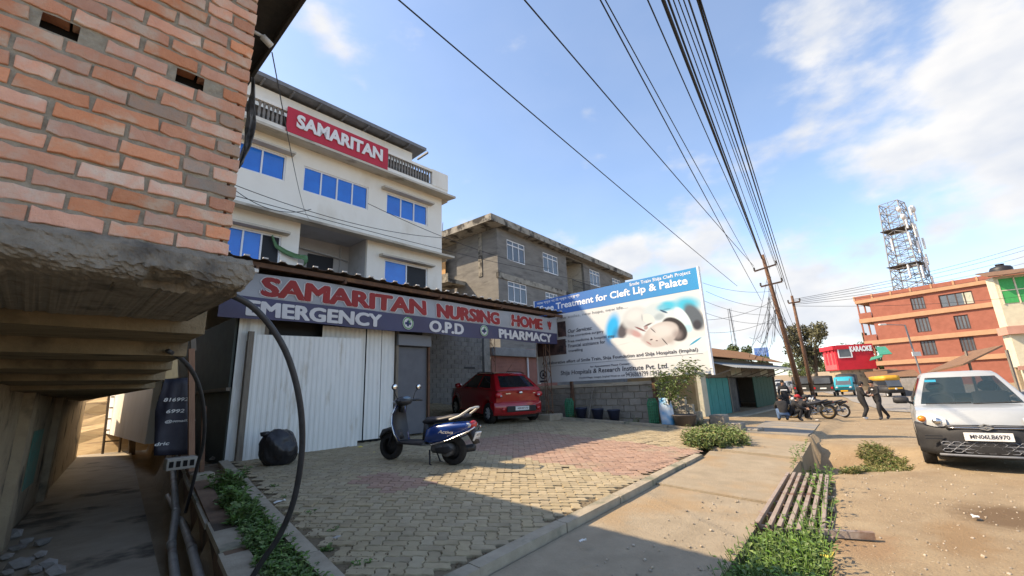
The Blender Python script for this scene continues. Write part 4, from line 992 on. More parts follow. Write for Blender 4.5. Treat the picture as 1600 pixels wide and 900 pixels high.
def lattice_window(root, w, ncol, top, m_fr, m_gl, y=0.0, fw=.06, base=None):
    a, c, z0, z1 = w; fr = MB(); fr.box(a, c, y + .02, y + .09, z1 - fw, z1); fr.box(a, c, y + .02, y + .09, z0, z0 + fw); fr.box(a, a + fw, y + .02, y + .09, z0 + fw, z1 - fw); fr.box(c - fw, c, y + .02, y + .09, z0 + fw, z1 - fw)
    zt = z1 - (z1 - z0) * top
    if top: fr.box(a + fw, c - fw, y + .02, y + .09, zt - fw / 2, zt + fw / 2)
    fo = fr.build('window', m_fr, root); BASE[fo.name] = BASE[root.name]
    for k in range(ncol):
        x0 = a + (c - a) * k / ncol; x1 = a + (c - a) * (k + 1) / ncol
        g = MB(); g.box(x0 + .03, x1 - .03, y + .055, y + .065, z0 + fw, zt - fw / 2 if top else z1 - fw); g.build('pane', m_gl, fo)
        if top: g = MB(); g.box(x0 + .03, x1 - .03, y + .055, y + .065, zt + fw / 2, z1 - fw); g.build('pane', m_gl, fo)
        if k: g = MB(); g.box(x0 - fw / 2, x0 + fw / 2, y + .03, y + .09, z0 + fw, z1 - fw); g.build('mullion', m_fr, fo)
    bk = MB(); bk.box(a, c, y + .14, y + .15, z0, z1); bk.build('backing', M_blk, fo)
    return fo
for w in WG: lattice_window(G, w, 3, .24, M_alum, M_pane)
# stub on the roof with rods
m = MB(); m.box(2.0, 5.4, .6, 4, H2 + .47, H2 + .62); m.box(1.8, 5.8, .5, 4.2, H2 + .62, H2 + .72); m.build('roof_hatch', M_gsl, G)
for k, (x, y) in enumerate(((-.5, 4.2), (-.7, 5.0), (-.6, 8.5), (-.9, 8.0), (-.3, 4.4))):
    m = MB(); m.tube([(x, y, H2 + .4), (x + .05, y, H2 + 1.3 + .2 * (k % 3))], .015, 5); m.build('starter_rod', M_rust, G)

# ================================================================== BILLBOARD
BBU = 12.3
bbd = bpy.data.objects.new('billboard', None); col.objects.link(bbd); bbd.location = W(BBU, 10.0, 1.70); bbd.rotation_euler = (0, 0, ROTZ - pi / 2)
tag(bbd, 'large hospital billboard with a mother and baby photo above the block wall', 'billboard'); BASE[bbd.name] = (0, 0, 0)
BW_, BH_ = 5.98, 2.98
q6 = zoom((820, 400), 3.214)
def bp(zx, zy): p = on_u(*q6(zx, zy), BBU); return (10.0 - p.y, p.z - 1.70)
# printed sheet: white ground with the soft-focus photograph painted by the material (flat print)
Mb = bpy.data.materials.new('billboard_print'); Mb.use_nodes = True; MATS['billboard_print'] = Mb
tt = Mb.node_tree; nn = tt.nodes; LL = tt.links; pr = nn['Principled BSDF']; pr.inputs['Roughness'].default_value = .55; pr.inputs['Specular IOR Level'].default_value = .3
tco = nn.new('ShaderNodeTexCoord')
def blob(prev, cx, cy, rx, ry, ang, colr, soft, amt=1.0):
    x, z = bp(cx, cy); x2, _ = bp(cx + rx, cy); _, z2 = bp(cx, cy - ry); sx = abs(x2 - x); sz = abs(z2 - z)
    mp_ = nn.new('ShaderNodeMapping'); mp_.vector_type = 'TEXTURE'; mp_.inputs['Location'].default_value = (x, 0, z); mp_.inputs['Rotation'].default_value = (0, radians(-ang), 0); mp_.inputs['Scale'].default_value = (sx, 1e6, sz)
    LL.new(tco.outputs['Object'], mp_.inputs['Vector'])
    ln = nn.new('ShaderNodeVectorMath'); ln.operation = 'LENGTH'; LL.new(mp_.outputs[0], ln.inputs[0])
    mr = nn.new('ShaderNodeMapRange'); mr.interpolation_type = 'SMOOTHSTEP'; mr.inputs['From Min'].default_value = 1 + soft * .35; mr.inputs['From Max'].default_value = max(0, 1 - soft); mr.inputs['To Max'].default_value = amt; LL.new(ln.outputs['Value'], mr.inputs['Value'])
    mx = nn.new('ShaderNodeMix'); mx.data_type = 'RGBA'; LL.new(mr.outputs[0], mx.inputs['Factor'])
    if isinstance(prev, tuple): mx.inputs['A'].default_value = (*prev, 1)
    else: LL.new(prev, mx.inputs['A'])
    mx.inputs['B'].default_value = (*colr, 1); return mx.outputs['Result']
c = (.60, .61, .60)
for (cx, cy, rx, ry, an, colr, soft, *am) in (
        (650, 350, 450, 250, 0, (.56, .67, .70), .8, .6), (200, 470, 95, 205, -6, (.015, .36, .70), .55), (255, 560, 70, 120, 0, (.02, .16, .36), .6, .7), (325, 490, 66, 125, -16, (.075, .07, .08), .45),
        (1060, 190, 200, 110, 5, (.05, .42, .58), .7), (830, 205, 140, 66, 12, (.05, .44, .60), .6), (1150, 330, 105, 190, 38, (.09, .11, .13), .35), (1185, 430, 60, 70, 0, (.04, .04, .05), .5),
        (470, 350, 185, 150, 20, (.50, .525, .525), .3), (690, 270, 150, 112, 14, (.48, .55, .57), .4), (450, 320, 110, 70, 20, (.58, .60, .59), .7, .8), (800, 225, 105, 52, 8, (.08, .40, .55), .6, .85), (795, 272, 58, 13, -18, (.03, .08, .14), .45), (830, 245, 60, 8, 12, (.05, .20, .30), .6, .8), (745, 335, 75, 48, 20, (.30, .36, .39), .6, .8),
        (440, 440, 120, 50, -20, (.44, .43, .43), .7, .6), (620, 360, 85, 58, -22, (.58, .59, .57), .2), (545, 345, 12, 46, 12, (.36, .38, .39), .6, .9), (612, 428, 60, 12, 28, (.10, .075, .075), .5), (470, 530, 92, 42, -18, (.44, .28, .27), .5), (400, 505, 56, 52, 0, (.40, .34, .33), .7, .8), (525, 478, 78, 12, -17, (.17, .06, .065), .4), (590, 462, 30, 26, 40, (.30, .16, .15), .5, .8),
        (1020, 360, 175, 72, -52, (.58, .71, .72), .2), (1085, 470, 60, 52, -50, (.35, .60, .66), .5, .8), (920, 478, 178, 122, -34, (.03, .025, .026), .12), (760, 540, 232, 140, 28, (.47, .43, .405), .12), (770, 500, 170, 90, 10, (.56, .545, .525), .6), (700, 560, 90, 60, 20, (.57, .54, .51), .7, .8), (955, 540, 70, 70, 30, (.27, .23, .22), .8, .75), (880, 610, 60, 60, 0, (.40, .36, .34), .8, .7),
        (672, 492, 46, 7, -36, (.08, .07, .07), .4), (678, 478, 50, 12, -30, (.46, .43, .42), .7, .7), (808, 622, 58, 8, -42, (.08, .07, .07), .4), (690, 582, 58, 32, -8, (.55, .50, .47), .5), (652, 600, 20, 10, 20, (.09, .06, .06), .5), (716, 612, 16, 8, 0, (.12, .08, .08), .5), (622, 640, 42, 11, -25, (.34, .20, .20), .5), (560, 590, 42, 52, 30, (.42, .37, .35), .8, .7),
        (430, 690, 300, 82, -10, (.64, .65, .63), .12), (380, 615, 74, 34, -6, (.64, .65, .63), .3), (480, 615, 60, 26, 0, (.62, .63, .61), .4), (1120, 700, 300, 112, 28, (.64, .66, .65), .10), (760, 790, 400, 76, 0, (.62, .63, .62), .2), (1165, 620, 100, 13, 40, (.04, .30, .47), .4), (330, 650, 90, 8, 20, (.50, .52, .52), .7, .6)):
    c = blob(c, 353.5 + .432 * cx, 160.7 + .432 * cy, .432 * rx, .432 * ry, an - 12, colr, soft, *am)
LL.new(c, pr.inputs['Base Color'])
m = MB(); m.quad((0, 0, 0), (BW_, 0, 0), (BW_, 0, BH_), (0, 0, BH_)); m.build('printed_sheet', Mb, bbd, fixn=False)
m = MB(); m.box(0, BW_, .004, .10, 0, BH_); m.box(BW_, BW_ + .05, -.02, .12, -.03, BH_ + .02); m.box(-.04, 0, -.02, .12, -.03, BH_ + .02); m.build('frame', M_alum, bbd)
# blue heading
Mh = bpy.data.materials.new('billboard_blue'); Mh.use_nodes = True; MATS['billboard_blue'] = Mh
t2 = Mh.node_tree; pr2 = t2.nodes['Principled BSDF']; pr2.inputs['Roughness'].default_value = .5
tc2 = t2.nodes.new('ShaderNodeTexCoord'); sp2 = t2.nodes.new('ShaderNodeSeparateXYZ'); t2.links.new(tc2.outputs['Object'], sp2.inputs[0])
mr2 = t2.nodes.new('ShaderNodeMapRange'); mr2.inputs['From Min'].default_value = 1.5; mr2.inputs['From Max'].default_value = 6; t2.links.new(sp2.outputs['X'], mr2.inputs['Value'])
mx2 = t2.nodes.new('ShaderNodeMix'); mx2.data_type = 'RGBA'; mx2.inputs['A'].default_value = (.03, .12, .40, 1); mx2.inputs['B'].default_value = (.015, .25, .52, 1); t2.links.new(mr2.outputs[0], mx2.inputs['Factor']); t2.links.new(mx2.outputs['Result'], pr2.inputs['Base Color'])
hz = bp(865, 167)[1]; m = MB(); m.quad((0, -.004, hz), (BW_, -.004, hz), (BW_, -.004, BH_), (0, -.004, BH_)); m.build('heading_band', Mh, bbd, fixn=False)
M_ink = mat('print_ink', (.035, .035, .05), rough=.6); M_inkg = mat('print_grey', (.16, .17, .18), rough=.6); M_wp = mat('print_pure', (.80, .80, .80), rough=.6)
def bt(s, a, b2, h, m_, bold=0.0, shear=0.0):
    p = bp(*a); q = bp(*b2); dz = .2 * h if any(ch in 'gjpqy,()' for ch in s) else 0; L = letter(bbd, s, (p[0], 0, p[1] - dz), (1, 0, 0), h, q[0] - p[0], m_, bold=bold, shear=shear, proud=.008, out=(0, -1, 0)); return L
bt('Smile Train Shija Cleft Project', (527, 153), (834, 96), .135, M_wp, .008)
bt('Free Treatment for Cleft Lip & Palate', (78, 285), (822, 160), .30, M_wp, .022)
bt('জাম স্কুচ গোই স্কুচ স্ক্রুশ্চ', (62, 250), (276, 207), .13, M_wp, .01)
bt('New smiles, new hope, new life....', (165, 322), (520, 282), .12, M_inkg)
bt('Our Services:', (217, 388), (339, 372), .13, M_ink, .012, .25)
bt('• Free corrective surgery', (206, 411), (397, 390), .115, M_ink, .008); bt('• Free medicine & hospital stay', (206, 438), (452, 412), .115, M_ink, .008); bt('• Financial assistance for', (206, 462), (405, 441), .115, M_ink, .008); bt('travelling', (220, 484), (292, 476), .115, M_ink, .008)
bt('A collaborative effort of Smile Train, Shija Foundation and Shija Hospitals (Imphal)', (87, 549), (873, 492), .135, M_ink, .012)
bt('for Appointment Please Contact :', (330, 561), (534, 549), .075, M_ink, .015)
bt('Shija Hospitals & Research Institute Pvt. Ltd.', (181, 600), (722, 566), .19, M_ink, .012, .12)
bt('HealthVillage, Langol, Imphal West or call', (274, 617), (503, 605), .075, M_ink, .01); bt('9436869799', (508, 607), (621, 600), .14, M_ink, 0); bt('/ 9436', (628, 600), (690, 596), .14, M_ink, 0)
r0, r1 = bp(80, 550), bp(897, 503); m = MB(); m.quad((r0[0], -.007, .555), (r1[0], -.007, .555), (r1[0], -.007, .564), (r0[0], -.007, .564)); m.build('rule', M_inkg, bbd, fixn=False)
lg = bp(93, 596); disc(bbd, (lg[0], 0, lg[1]), .16, M_ink, .007, 'emblem_ring', hole=.115); m = MB(); m.quad((lg[0] - .05, -.007, lg[1] - .06), (lg[0] + .05, -.007, lg[1] - .06), (lg[0] + .02, -.007, lg[1] + .07), (lg[0] - .02, -.007, lg[1] + .07)); m.quad((lg[0] - .16, -.007, lg[1] - .26), (lg[0] + .16, -.007, lg[1] - .26), (lg[0] + .16, -.007, lg[1] - .2), (lg[0] - .16, -.007, lg[1] - .2)); m.build('emblem_mark', M_ink, bbd, fixn=False)
M_ph = mat('print_photo_dark', (.03, .025, .028), (.16, .10, .09), 5, .6)
for (a, b2) in (((66, 428), (205, 507)), ((168, 338), (204, 408))):
    p = bp(a[0], b2[1]); q = bp(b2[0], a[1] - 12); m = MB(); m.quad((p[0], -.006, p[1]), (q[0], -.006, p[1]), (q[0], -.006, q[1]), (p[0], -.006, q[1])); m.build('small_photo', M_ph, bbd, fixn=False)
for x in (bp(220, 620)[0], bp(632, 610)[0]):
    m = MB(); m.bar((x, .16, -1.35), (x, .16, 2.9), .09); m.build('post', M_rust, bbd)
m = MB(); m.bar((0, .13, .5), (BW_, .13, .5), .05); m.bar((0, .13, 2.4), (BW_, .13, 2.4), .05); m.build('rail', M_rust, bbd)
# ------------------------------------------------------------------ block wall below it
M_cblk = mat('concrete_block', (.30, .275, .235), (.24, .22, .185), 5, .95, .5, 40, rnd=.10, c3=(.17, .155, .13), s3=1.5, t3=.56, spec=.1)
bw = thing('block_wall', 'grey concrete block wall with a crumbling end below the billboard', 'wall', 12.62, 7.0, .25)
mm = MB(); mm.box(0, .19, 0, .386, 0, .186, bev=.008); bo = mm.build('block', M_cblk); cbd = bo.data; bpy.data.objects.remove(bo)
m = MB(); 
for r in range(7):
    b_lo = 4.35 if r < 2 else (4.35 + .2 * (r - 1)); m.box(12.63, 12.78, b_lo + .03, 10.7, .1 + r * .2, .1 + (r + 1) * .2)
m.build('core', M_mort, bw)
for r in range(7):
    b = 10.7 - (.2 if r % 2 else 0); b_lo = 4.35 if r < 2 else (4.35 + .2 * (r - 1))
    while b > b_lo + .15:
        L = min(.4, b - b_lo)
        o = bpy.data.objects.new('block', cbd); col.objects.link(o); o.parent = bw
        o.location = (12.60 - 12.62 + random.uniform(-.006, .006), b - L - 7.0, .1 + r * .2 - .25); o.scale = (1, (L - .014) / .386, 1); b -= .4
m = MB(); m.box(12.56, 12.80, 4.9, 10.7, 1.502, 1.60); m.build('plaster_cap', M_ledge, bw)
# rendered gable and shrine-like low blocks right of the wall, lit by the sun
M_och = mat('ochre_plaster', (.50, .36, .19), (.42, .29, .15), 4, .93, .4, 25, c3=(.33, .26, .18), s3=1.6, t3=.55, spec=.1)
sg2 = thing('plaster_wall', 'ochre plastered wall patch behind the sapling', 'wall', 13.6, 4.6, .15)
oy = on_u(1090, 620, 13.6).y; m = MB(); m.box(13.5, 13.7, oy, oy + 2.2, .1, 1.75); m.build('wall', M_och, sg2)
for k, (u0, u1, b0, b1, z1) in enumerate(((12.55, 12.95, 3.95, 4.34, .62), (12.5, 12.9, 3.55, 3.94, .42), (12.6, 13.2, 3.2, 3.9, .28))):
    m = MB(); m.box(u0, u1, b0, b1, .05, z1, bev=.02)
    solo(m, 'concrete_block', M_cblk, ('tall loose block at the crumbled end of the wall', 'middle loose block stepping down from the wall end', 'low slab block below the wall end')[k], 'block', u0, b0, .1)

# ------------------------------------------------------------------ things along the wall
q7 = zoom((820, 560), 5.0)
def at_wall(zx, zy, u): p = on_u(*q7(zx, zy), u); return p
M_bkt = mat('navy_plastic', (.022, .028, .055), (.03, .036, .065), 6, .45, spec=.4)
for k, zx in enumerate((442, 570, 697)):
    p = at_wall(zx, 440, 12.22); g = court(11.8, p.y) + .02
    t = thing('bucket', ('navy plastic tub left of the leaning stick', 'navy plastic tub in the middle of the row of three', 'navy plastic tub nearest the broken wall end')[k], 'bucket', 12.22, p.y, g, group='tubs along the block wall', frame=False)
    m = MB(); m.lathe([(.13, 0), (.19, .30), (.20, .31), (.20, .34), (.185, .34), (.175, .30), (.12, .02)], 20); m.build('tub', M_bkt, t, 'all')
    m = MB(); m.lathe([(.17, .27), (.02, .29)], 16); m.build('soil', M_soil, t)
M_net = mat('green_net', (.06, .24, .13), (.045, .19, .10), 14, .8, .3, 40)
for k, (zx, zy, h) in enumerate(((350, 415, .62), (1012, 500, .72))):
    p = at_wall(zx, zy, 12.2); g = court(11.8, p.y) + .02; t = thing('net_guard', ('green net plant guard near the lattice post', 'green net plant guard beside the blue and white sack')[k], 'plant guard', 12.2, p.y, g, frame=False)
    m = MB(); n = 14
    for j in range(n):
        a = 2 * pi * j / n; m.tube([(.13 * cos(a), .13 * sin(a), 0), (.145 * cos(a + .1), .145 * sin(a + .1), h * .8), (.09 * cos(a + .15), .09 * sin(a + .15), h)], .011, 4, False)
    for j in range(9): z = h * .85 * j / 8; m.tube([(.14 * cos(2 * pi * i / 12), .14 * sin(2 * pi * i / 12), z) for i in range(13)], .010, 4, False)
    m.build('net', M_net, t); m = MB(); m.lathe([(.11, 0), (.12, h * .6), (.07, h * .9)], 12); m.build('lining', mat('green_lining', (.05, .16, .09), rough=.8), t, 'all')
# blue and white sack
p = at_wall(1125, 515, 12.05); g = court(11.8, p.y)
M_bsack = mat('blue_print_sack', (.04, .30, .60), (.62, .64, .66), 3.4, .5, .15, 12, detail=2, spec=.4)
m = MB(); vs = []
for i in range(9):
    z = .78 * i / 8; w = .2 - .03 * abs(i - 4) / 4; d = .13 if 0 < i < 7 else .05
    for k in range(12): a = 2 * pi * k / 12; vs.append((12.05 + d * cos(a) + .06 * (z - .4) + .02 * noise.noise(Vector((k, i, 0))), p.y + w * sin(a) + .15 * z * .4 + .02 * noise.noise(Vector((k, i, 5))), g + z))
m.add(vs, [(i * 12 + k, i * 12 + (k + 1) % 12, (i + 1) * 12 + (k + 1) % 12, (i + 1) * 12 + k) for i in range(8) for k in range(12)] + [tuple(range(11, -1, -1)), tuple(96 + k for k in range(12))])
solo(m, 'sack', M_bsack, 'blue and white printed plastic sack standing by the green net guard', 'sack', 12.05, p.y, g, smooth='all')
p = at_wall(1258, 520, 12.0); g = court(11.8, p.y); t = thing('basin', 'wide dark rubber basin at the wall corner beside the sack', 'basin', 12.0, p.y, g, frame=False)
m = MB(); m.lathe([(.20, 0), (.30, .33), (.315, .34), (.31, .36), (.285, .35), (.19, .03)], 22); m.build('bowl', mat('rubber_grey', (.075, .065, .06), (.10, .085, .075), 6, .7), t, 'all')
p = at_wall(500, 440, 12.15); a = at_wall(528, 245, 12.5); m = MB(); m.tube([(12.1, p.y, court(11.8, p.y)), (12.52, a.y, a.z)], .02, 7); solo(m, 'stick', M_woodg, 'thin stick leaning against the block wall between the tubs', 'stick', 12.1, p.y, court(11.8, p.y))
# ================================================================== HUT WITH TEAL DOORS
HB = 7.8
ht = thing('shop_hut', 'small hut with teal wooden doors and a rusty tin roof', 'hut', 23.0, HB, -.3)
hp = lambda x, y, b=HB: on_b(x, y, b)
hu0 = hp(1094, 600).x; hu1 = hp(1214, 600).x
zf = -.3
M_teal = mat('teal_paint_wood', (.035, .20, .185), (.05, .26, .24), 5, .75, .25, 25, c3=(.03, .11, .10), s3=2, t3=.56, stretch=(5, 5, .5))
M_dgrn = mat('dark_green_wood', (.03, .075, .05), (.045, .10, .065), 5, .8, .25, 25, stretch=(5, 5, .5))
M_lime = mat('lime_wash', (.48, .46, .38), (.38, .38, .30), 2.5, .93, .3, 20, c3=(.25, .33, .25), s3=1.5, t3=.53, spec=.1)
M_rtin = mat('rusty_tin', (.17, .10, .062), (.22, .13, .075), 5, .8, .2, 30, c3=(.12, .075, .055), s3=1.5, t3=.55, stretch=(1, 3, 1), spec=.2)
d0, d1, d2, d3 = [hp(x, 620).x for x in (1105, 1141, 1180, 1211)]
ztop = hp(1105, 590).z
m = MB(); m.box(hu0, d0, HB - .05, HB + .4, zf, 2.35); m.build('pillar', M_lime, ht)
m = MB(); m.box(d0, hu1, HB + .02, HB + .12, ztop, 2.75); m.box(hu0 + .1, hu1, HB + 3.4, HB + 3.5, zf, 3.2); m.box(hu1 - .1, hu1, HB + .1, HB + 3.5, zf, 2.6); m.box(hu0, hu0 + .12, HB + .4, HB + 3.5, zf, 2.9); m.build('wall', M_woodg, ht)
npl = 7
for k in range(npl):
    a = d0 + .04 + (d1 - d0 - .1) * k / npl; c2 = d0 + .04 + (d1 - d0 - .1) * (k + 1) / npl
    m = MB(); m.box(a + .012, c2 - .012, HB - .02 - .008 * (k % 2), HB + .03, zf + .1, ztop - .03); m.build('teal_door_plank', M_teal, ht)
m = MB(); m.box(d1 - .06, d1 + .08, HB - .06, HB + .08, zf, ztop + .1); m.build('door_post', M_woodg, ht)
m = MB(); m.box(d1 + .08, d2, HB + .9, HB + .95, zf, ztop); m.build('doorway', M_blk, ht)
m = MB(); m.box(d1 + .1, d1 + 1.5, HB + .02, HB + .06, zf + .1, ztop - .05); m.build('dark_shutter', mat('black_board', (.03, .03, .03), (.09, .09, .085), 3, .8), ht)
for k in range(6):
    a = d2 + (d3 - d2) * k / 6; c2 = d2 + (d3 - d2) * (k + 1) / 6
    m = MB(); m.box(a + .015, c2 - .015, HB - .02, HB + .03, zf + .05, ztop + .05 * (k % 2)); m.build('green_door_plank', M_dgrn, ht)
for k in range(7):
    a = d0 + (hu1 - d0) * k / 7; m = MB(); m.box(a + .05, a + (hu1 - d0) / 7 - .05, HB - .01, HB + .04, ztop + .12, 2.3); m.build('upper_board', M_lime if k % 3 == 2 else M_woodg, ht)
def tin_roof(m, u0, u1, b0, z0, b1, z1, pitch=.16, amp=.022):
    n = max(4, int((u1 - u0) / (pitch / 2))); vs = []
    for i in range(n + 1):
        u = u0 + (u1 - u0) * i / n; d = amp * (1 if i % 2 else -1); vs += [(u, b0, z0 + d), (u, b1, z1 + d)]
    m.add(vs, [(2 * i, 2 * i + 2, 2 * i + 3, 2 * i + 1) for i in range(n)])
e0, e1 = on_b(1106, 535, HB - .4), on_b(1222, 570, HB - .4)
m = MB(); tin_roof(m, hu0 - .5, e1.x, HB - .5, 2.78, HB + 2.0, 3.75); tin_roof(m, hu0 - .5, e1.x, HB + 2.0, 3.75, HB + 4.2, 2.9); o = m.build('roof', M_rtin, ht); md = o.modifiers.new('t', 'SOLIDIFY'); md.thickness = .015
m = MB(); tin_roof(m, d0 + .2, e1.x + .3, HB - 1.5, 2.15, HB + .02, 2.58, .3, .015); o = m.build('lean_to', mat('grey_tarp', (.21, .22, .22), (.28, .29, .28), 2, .7, .2, 10), ht); md = o.modifiers.new('t', 'SOLIDIFY'); md.thickness = .01
for k in range(5):
    u = d0 + .4 + (hu1 - d0) * k / 5; m = MB(); m.tube([(u, HB - 1.4, 2.14), (u, HB + .02, 1.7)], .03, 5); m.build('strut', M_woodg, ht)
m = MB(); m.box(hu0 - .3, hu1 + 3, HB - 1.3, HB - .3, zf - .1, zf + .16, bev=.03); solo(m, 'stone_step', M_kerb, 'long pale concrete step in front of the hut doors', 'step', hu0, HB - .8, zf)

# ================================================================== RED BRICK BLOCK WITH THE MAST
A = on_y(1388, 600, 74); Bp = on_y(1592, 600, 62)
az = math.degrees(atan2((Bp - A).x, (Bp - A).y))
rp = Plane(A, az); q8 = zoom((1280, 300), 2.8125); q5b = zoom((1440, 380), 4.094)
R = rp.root('red_building', 'red brick three-storey building with tan floor bands across the junction', 'building', -.5)
M_rb = mat('far_red_brick', (.30, .115, .08), (.25, .095, .065), 1.5, .9, .3, 14, spec=.15); M_tan = mat('tan_band', (.44, .26, .155), (.37, .22, .13), 1.2, .9, .15, 20, spec=.15)
LR = rp.px(*q5b(560, 330))[0] + 2.5
zt = rp.px(*q8(600, 425))[1]; zb3 = rp.px(*q8(560, 520))[1]; zb2 = rp.px(*q8(560, 632))[1]; zb1 = rp.px(*q8(560, 735))[1]
def rr_(tl, br, q=q8): a = rp.px(*q(*tl)); c2 = rp.px(*q(*br)); return (a[0], c2[0], min(a[1], c2[1]), max(a[1], c2[1]))
RW = [rr_((397, 468), (472, 512)), rr_((522, 455), (686, 490)), rr_((417, 556), (496, 612)), rr_((588, 545), (670, 600)), rr_((441, 655), (525, 715)), rr_((612, 640), (695, 698))]
m = MB(); wall_rects(m, 0, LR, -.5, zt, 0, .35, RW); m.box(.02, LR, .8, 14, -.5, zt); m.quad((0, 0, -.5), (0, 14, -.5), (0, 14, zt), (0, 0, zt)); m.build('wall', M_rb, R)
m = MB(); m.box(-1.9, LR + .3, -.35, 14, zt, zt + .55); m.build('parapet_band', M_tan, R); m = MB(); m.box(-2.0, LR + .2, -.25, 13.8, zt + .55, zt + 1.25); m.build('parapet', M_rb, R)
for k in range(9): u = -1.9 + (LR + 1.9) * k / 8; m = MB(); m.box(u - .12, u + .12, -.32, -.2, zt + .5, zt + 1.32); m.build('parapet_post', M_tan, R)
for z in (zb3, zb2, zb1): m = MB(); m.box(-1.9, LR + .1, -.3, 13, z - .35, z + .35); m.build('floor_band', M_tan, R)
for z0, z1 in ((zb3 + .35, zb3 + 1.35), (zb2 + .35, zb2 + 1.35)):
    m = MB(); m.box(-1.8, -1.65, -.2, 9, z0, z1); m.box(-1.65, -.02, -.2, -.05, z0, z1); m.build('balcony_rail', M_rb, R)
for y in (-.1, 3, 6, 9):
    m = MB(); m.box(-1.8, -1.6, y, y + .2, -.5, zt); m.build('column', M_rb, R)
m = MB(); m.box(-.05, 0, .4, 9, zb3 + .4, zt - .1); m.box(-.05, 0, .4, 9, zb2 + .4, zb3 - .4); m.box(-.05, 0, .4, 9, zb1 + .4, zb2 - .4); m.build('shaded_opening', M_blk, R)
M_dfr = mat('dark_frame', (.06, .035, .03), rough=.7)
for w in RW: lattice_window(R, w, 4, .0, M_dfr, M_pane, y=.1, fw=.14)
m = MB(); m.quad((RW[1][0] + 2.6, .15, RW[1][2]), (RW[1][0] + 4.2, .15, RW[1][2]), (RW[1][0] + 4.2, .15, RW[1][3]), (RW[1][0] + 2.6, .15, RW[1][3])); m.build('white_curtain', M_lime, R)
a, c2 = rp.px(*q8(240, 590), -1), rp.px(*q8(282, 620), -1)
m = MB(); m.box(-2.0, -1.93, -.3, 2.0, zb2 + .2, zb2 + 1.9); m.build('notice_board', M_lime, R)
# water tank
p = rp.px(*q8(785, 372)); wt_ = bpy.data.objects.new('water_tank', None); col.objects.link(wt_); P = rp.A + rp.D * p[0] - rp.Nn * 4; wt_.location = (P.x, P.y, zt + .5); BASE[wt_.name] = (0, 0, 0); tag(wt_, 'black water tank on the roof of the red building', 'tank')
m = MB(); m.lathe([(1.25, 0), (1.25, .5), (1.21, .55), (1.25, .65), (1.25, 1.9), (1.1, 2.2), (.5, 2.4), (.4, 2.55)], 20); m.build('drum', mat('tank_black', (.02, .02, .022), rough=.5), wt_, 'all'); m = MB(); m.lathe([(.5, 2.54), (.5, 2.66), (.1, 2.7)], 14); m.build('lid', MATS['tank_black'], wt_, 'all')
# telecom mast
P0 = on_y(1427, 450, 80); tw = bpy.data.objects.new('telecom_mast', None); col.objects.link(tw); tw.location = (P0.x, P0.y, zt + .5); tw.rotation_euler = (0, 0, .5); BASE[tw.name] = (0, 0, 0)
tag(tw, 'steel lattice telecom mast with dishes and antenna panels behind the red building', 'mast')
M_stl = mat('galvanised', (.24, .245, .25), (.18, .185, .19), 8, .5, metal=.4); M_pnl = mat('antenna_white', (.66, .65, .61), rough=.6)
HT = on_y(1412, 318, 80).z - zt - .5
def hw(z): return 2.35 - .85 * min(1, z / HT)
for sx in (-1, 1):
    for sy in (-1, 1):
        m = MB(); m.tube([(sx * hw(z), sy * hw(z), z) for z in (0, HT * .5, HT)], .11, 6); m.build('leg', M_stl, tw)
nb = 12
for k in range(nb):
    z0, z1 = HT * k / nb, HT * (k + 1) / nb; m = MB()
    for (ax, ay, bx_, by_) in ((-1, -1, 1, -1), (1, -1, 1, 1), (1, 1, -1, 1), (-1, 1, -1, -1)):
        a0 = Vector((ax * hw(z0), ay * hw(z0), z0)); b0 = Vector((bx_ * hw(z0), by_ * hw(z0), z0)); a1 = Vector((ax * hw(z1), ay * hw(z1), z1)); b1 = Vector((bx_ * hw(z1), by_ * hw(z1), z1))
        m.tube([a0, b1], .065, 5); m.tube([b0, a1], .065, 5); m.tube([a1, b1], .065, 5); m.tube([(a0 + b0) / 2, (a1 + b1) / 2], .05, 4)
    m.build('bracing', M_stl, tw)
for z in (HT * .36, HT * .72): m = MB(); m.box(-hw(z) - .35, hw(z) + .35, -hw(z) - .35, hw(z) + .35, z, z + .12); m.build('platform', M_tin, tw)
rr = random.Random(5)
for (x, y, z, h) in ((-2.6, -2.2, HT * .52, 2.6), (-1.0, -2.7, HT * .6, 2.8), (-2.9, -1.0, HT * .22, 2.5), (-2.2, -2.6, HT * .20, 2.4), (1.0, -2.7, HT * .34, 2.2), (-.4, -2.8, HT * .28, 2.6), (2.6, -1.6, HT * .55, 2.4), (.5, -2.5, HT * .62, 2.6), (-3.0, .4, HT * .5, 2.4), (-.8, -2.8, HT * .82, 1.6), (.2, -2.9, HT * .12, 2.2), (-1.6, -2.8, HT * .44, 2.4), (1.6, -2.7, HT * .5, 2.2), (2.7, -2.0, HT * .28, 2.0), (-2.8, -2.4, HT * .68, 2.2), (1.3, -2.6, HT * .78, 1.8)):
    m = MB(); m.box(x - .22, x + .22, y - .12, y + .12, z, z + h, bev=.05); m.build('antenna_panel', M_pnl, tw); 
    m = MB(); m.tube([(x * .9, y * .85, z - .3), (x * .9, y * .85, z + h + .4)], .05, 5); m.build('mounting_pole', M_stl, tw)
for (x, y, z, r) in ((2.9, -2.2, HT * .93, .75), (-2.9, -2.3, HT * .80, .55), (-3.0, -2.0, HT * .88, .5)):
    m = MB(); m.lathe([(.05, .32), (r * .7, .18), (r, .0), (r * .98, -.35), (.1, -.4)], 18, Matrix.Translation((x, y, z)) @ Matrix.Rotation(radians(90), 4, 'X')); m.build('dish', M_pnl, tw, 'all')
m = MB(); m.tube([(2.9, -1.5, HT * .3), (3.0, -1.5, HT * .86)], .06, 5); m.tube([(2.2, -1.5, HT * .8), (3.0, -1.5, HT * .8)], .05, 5); m.build('whip_antenna', M_stl, tw)

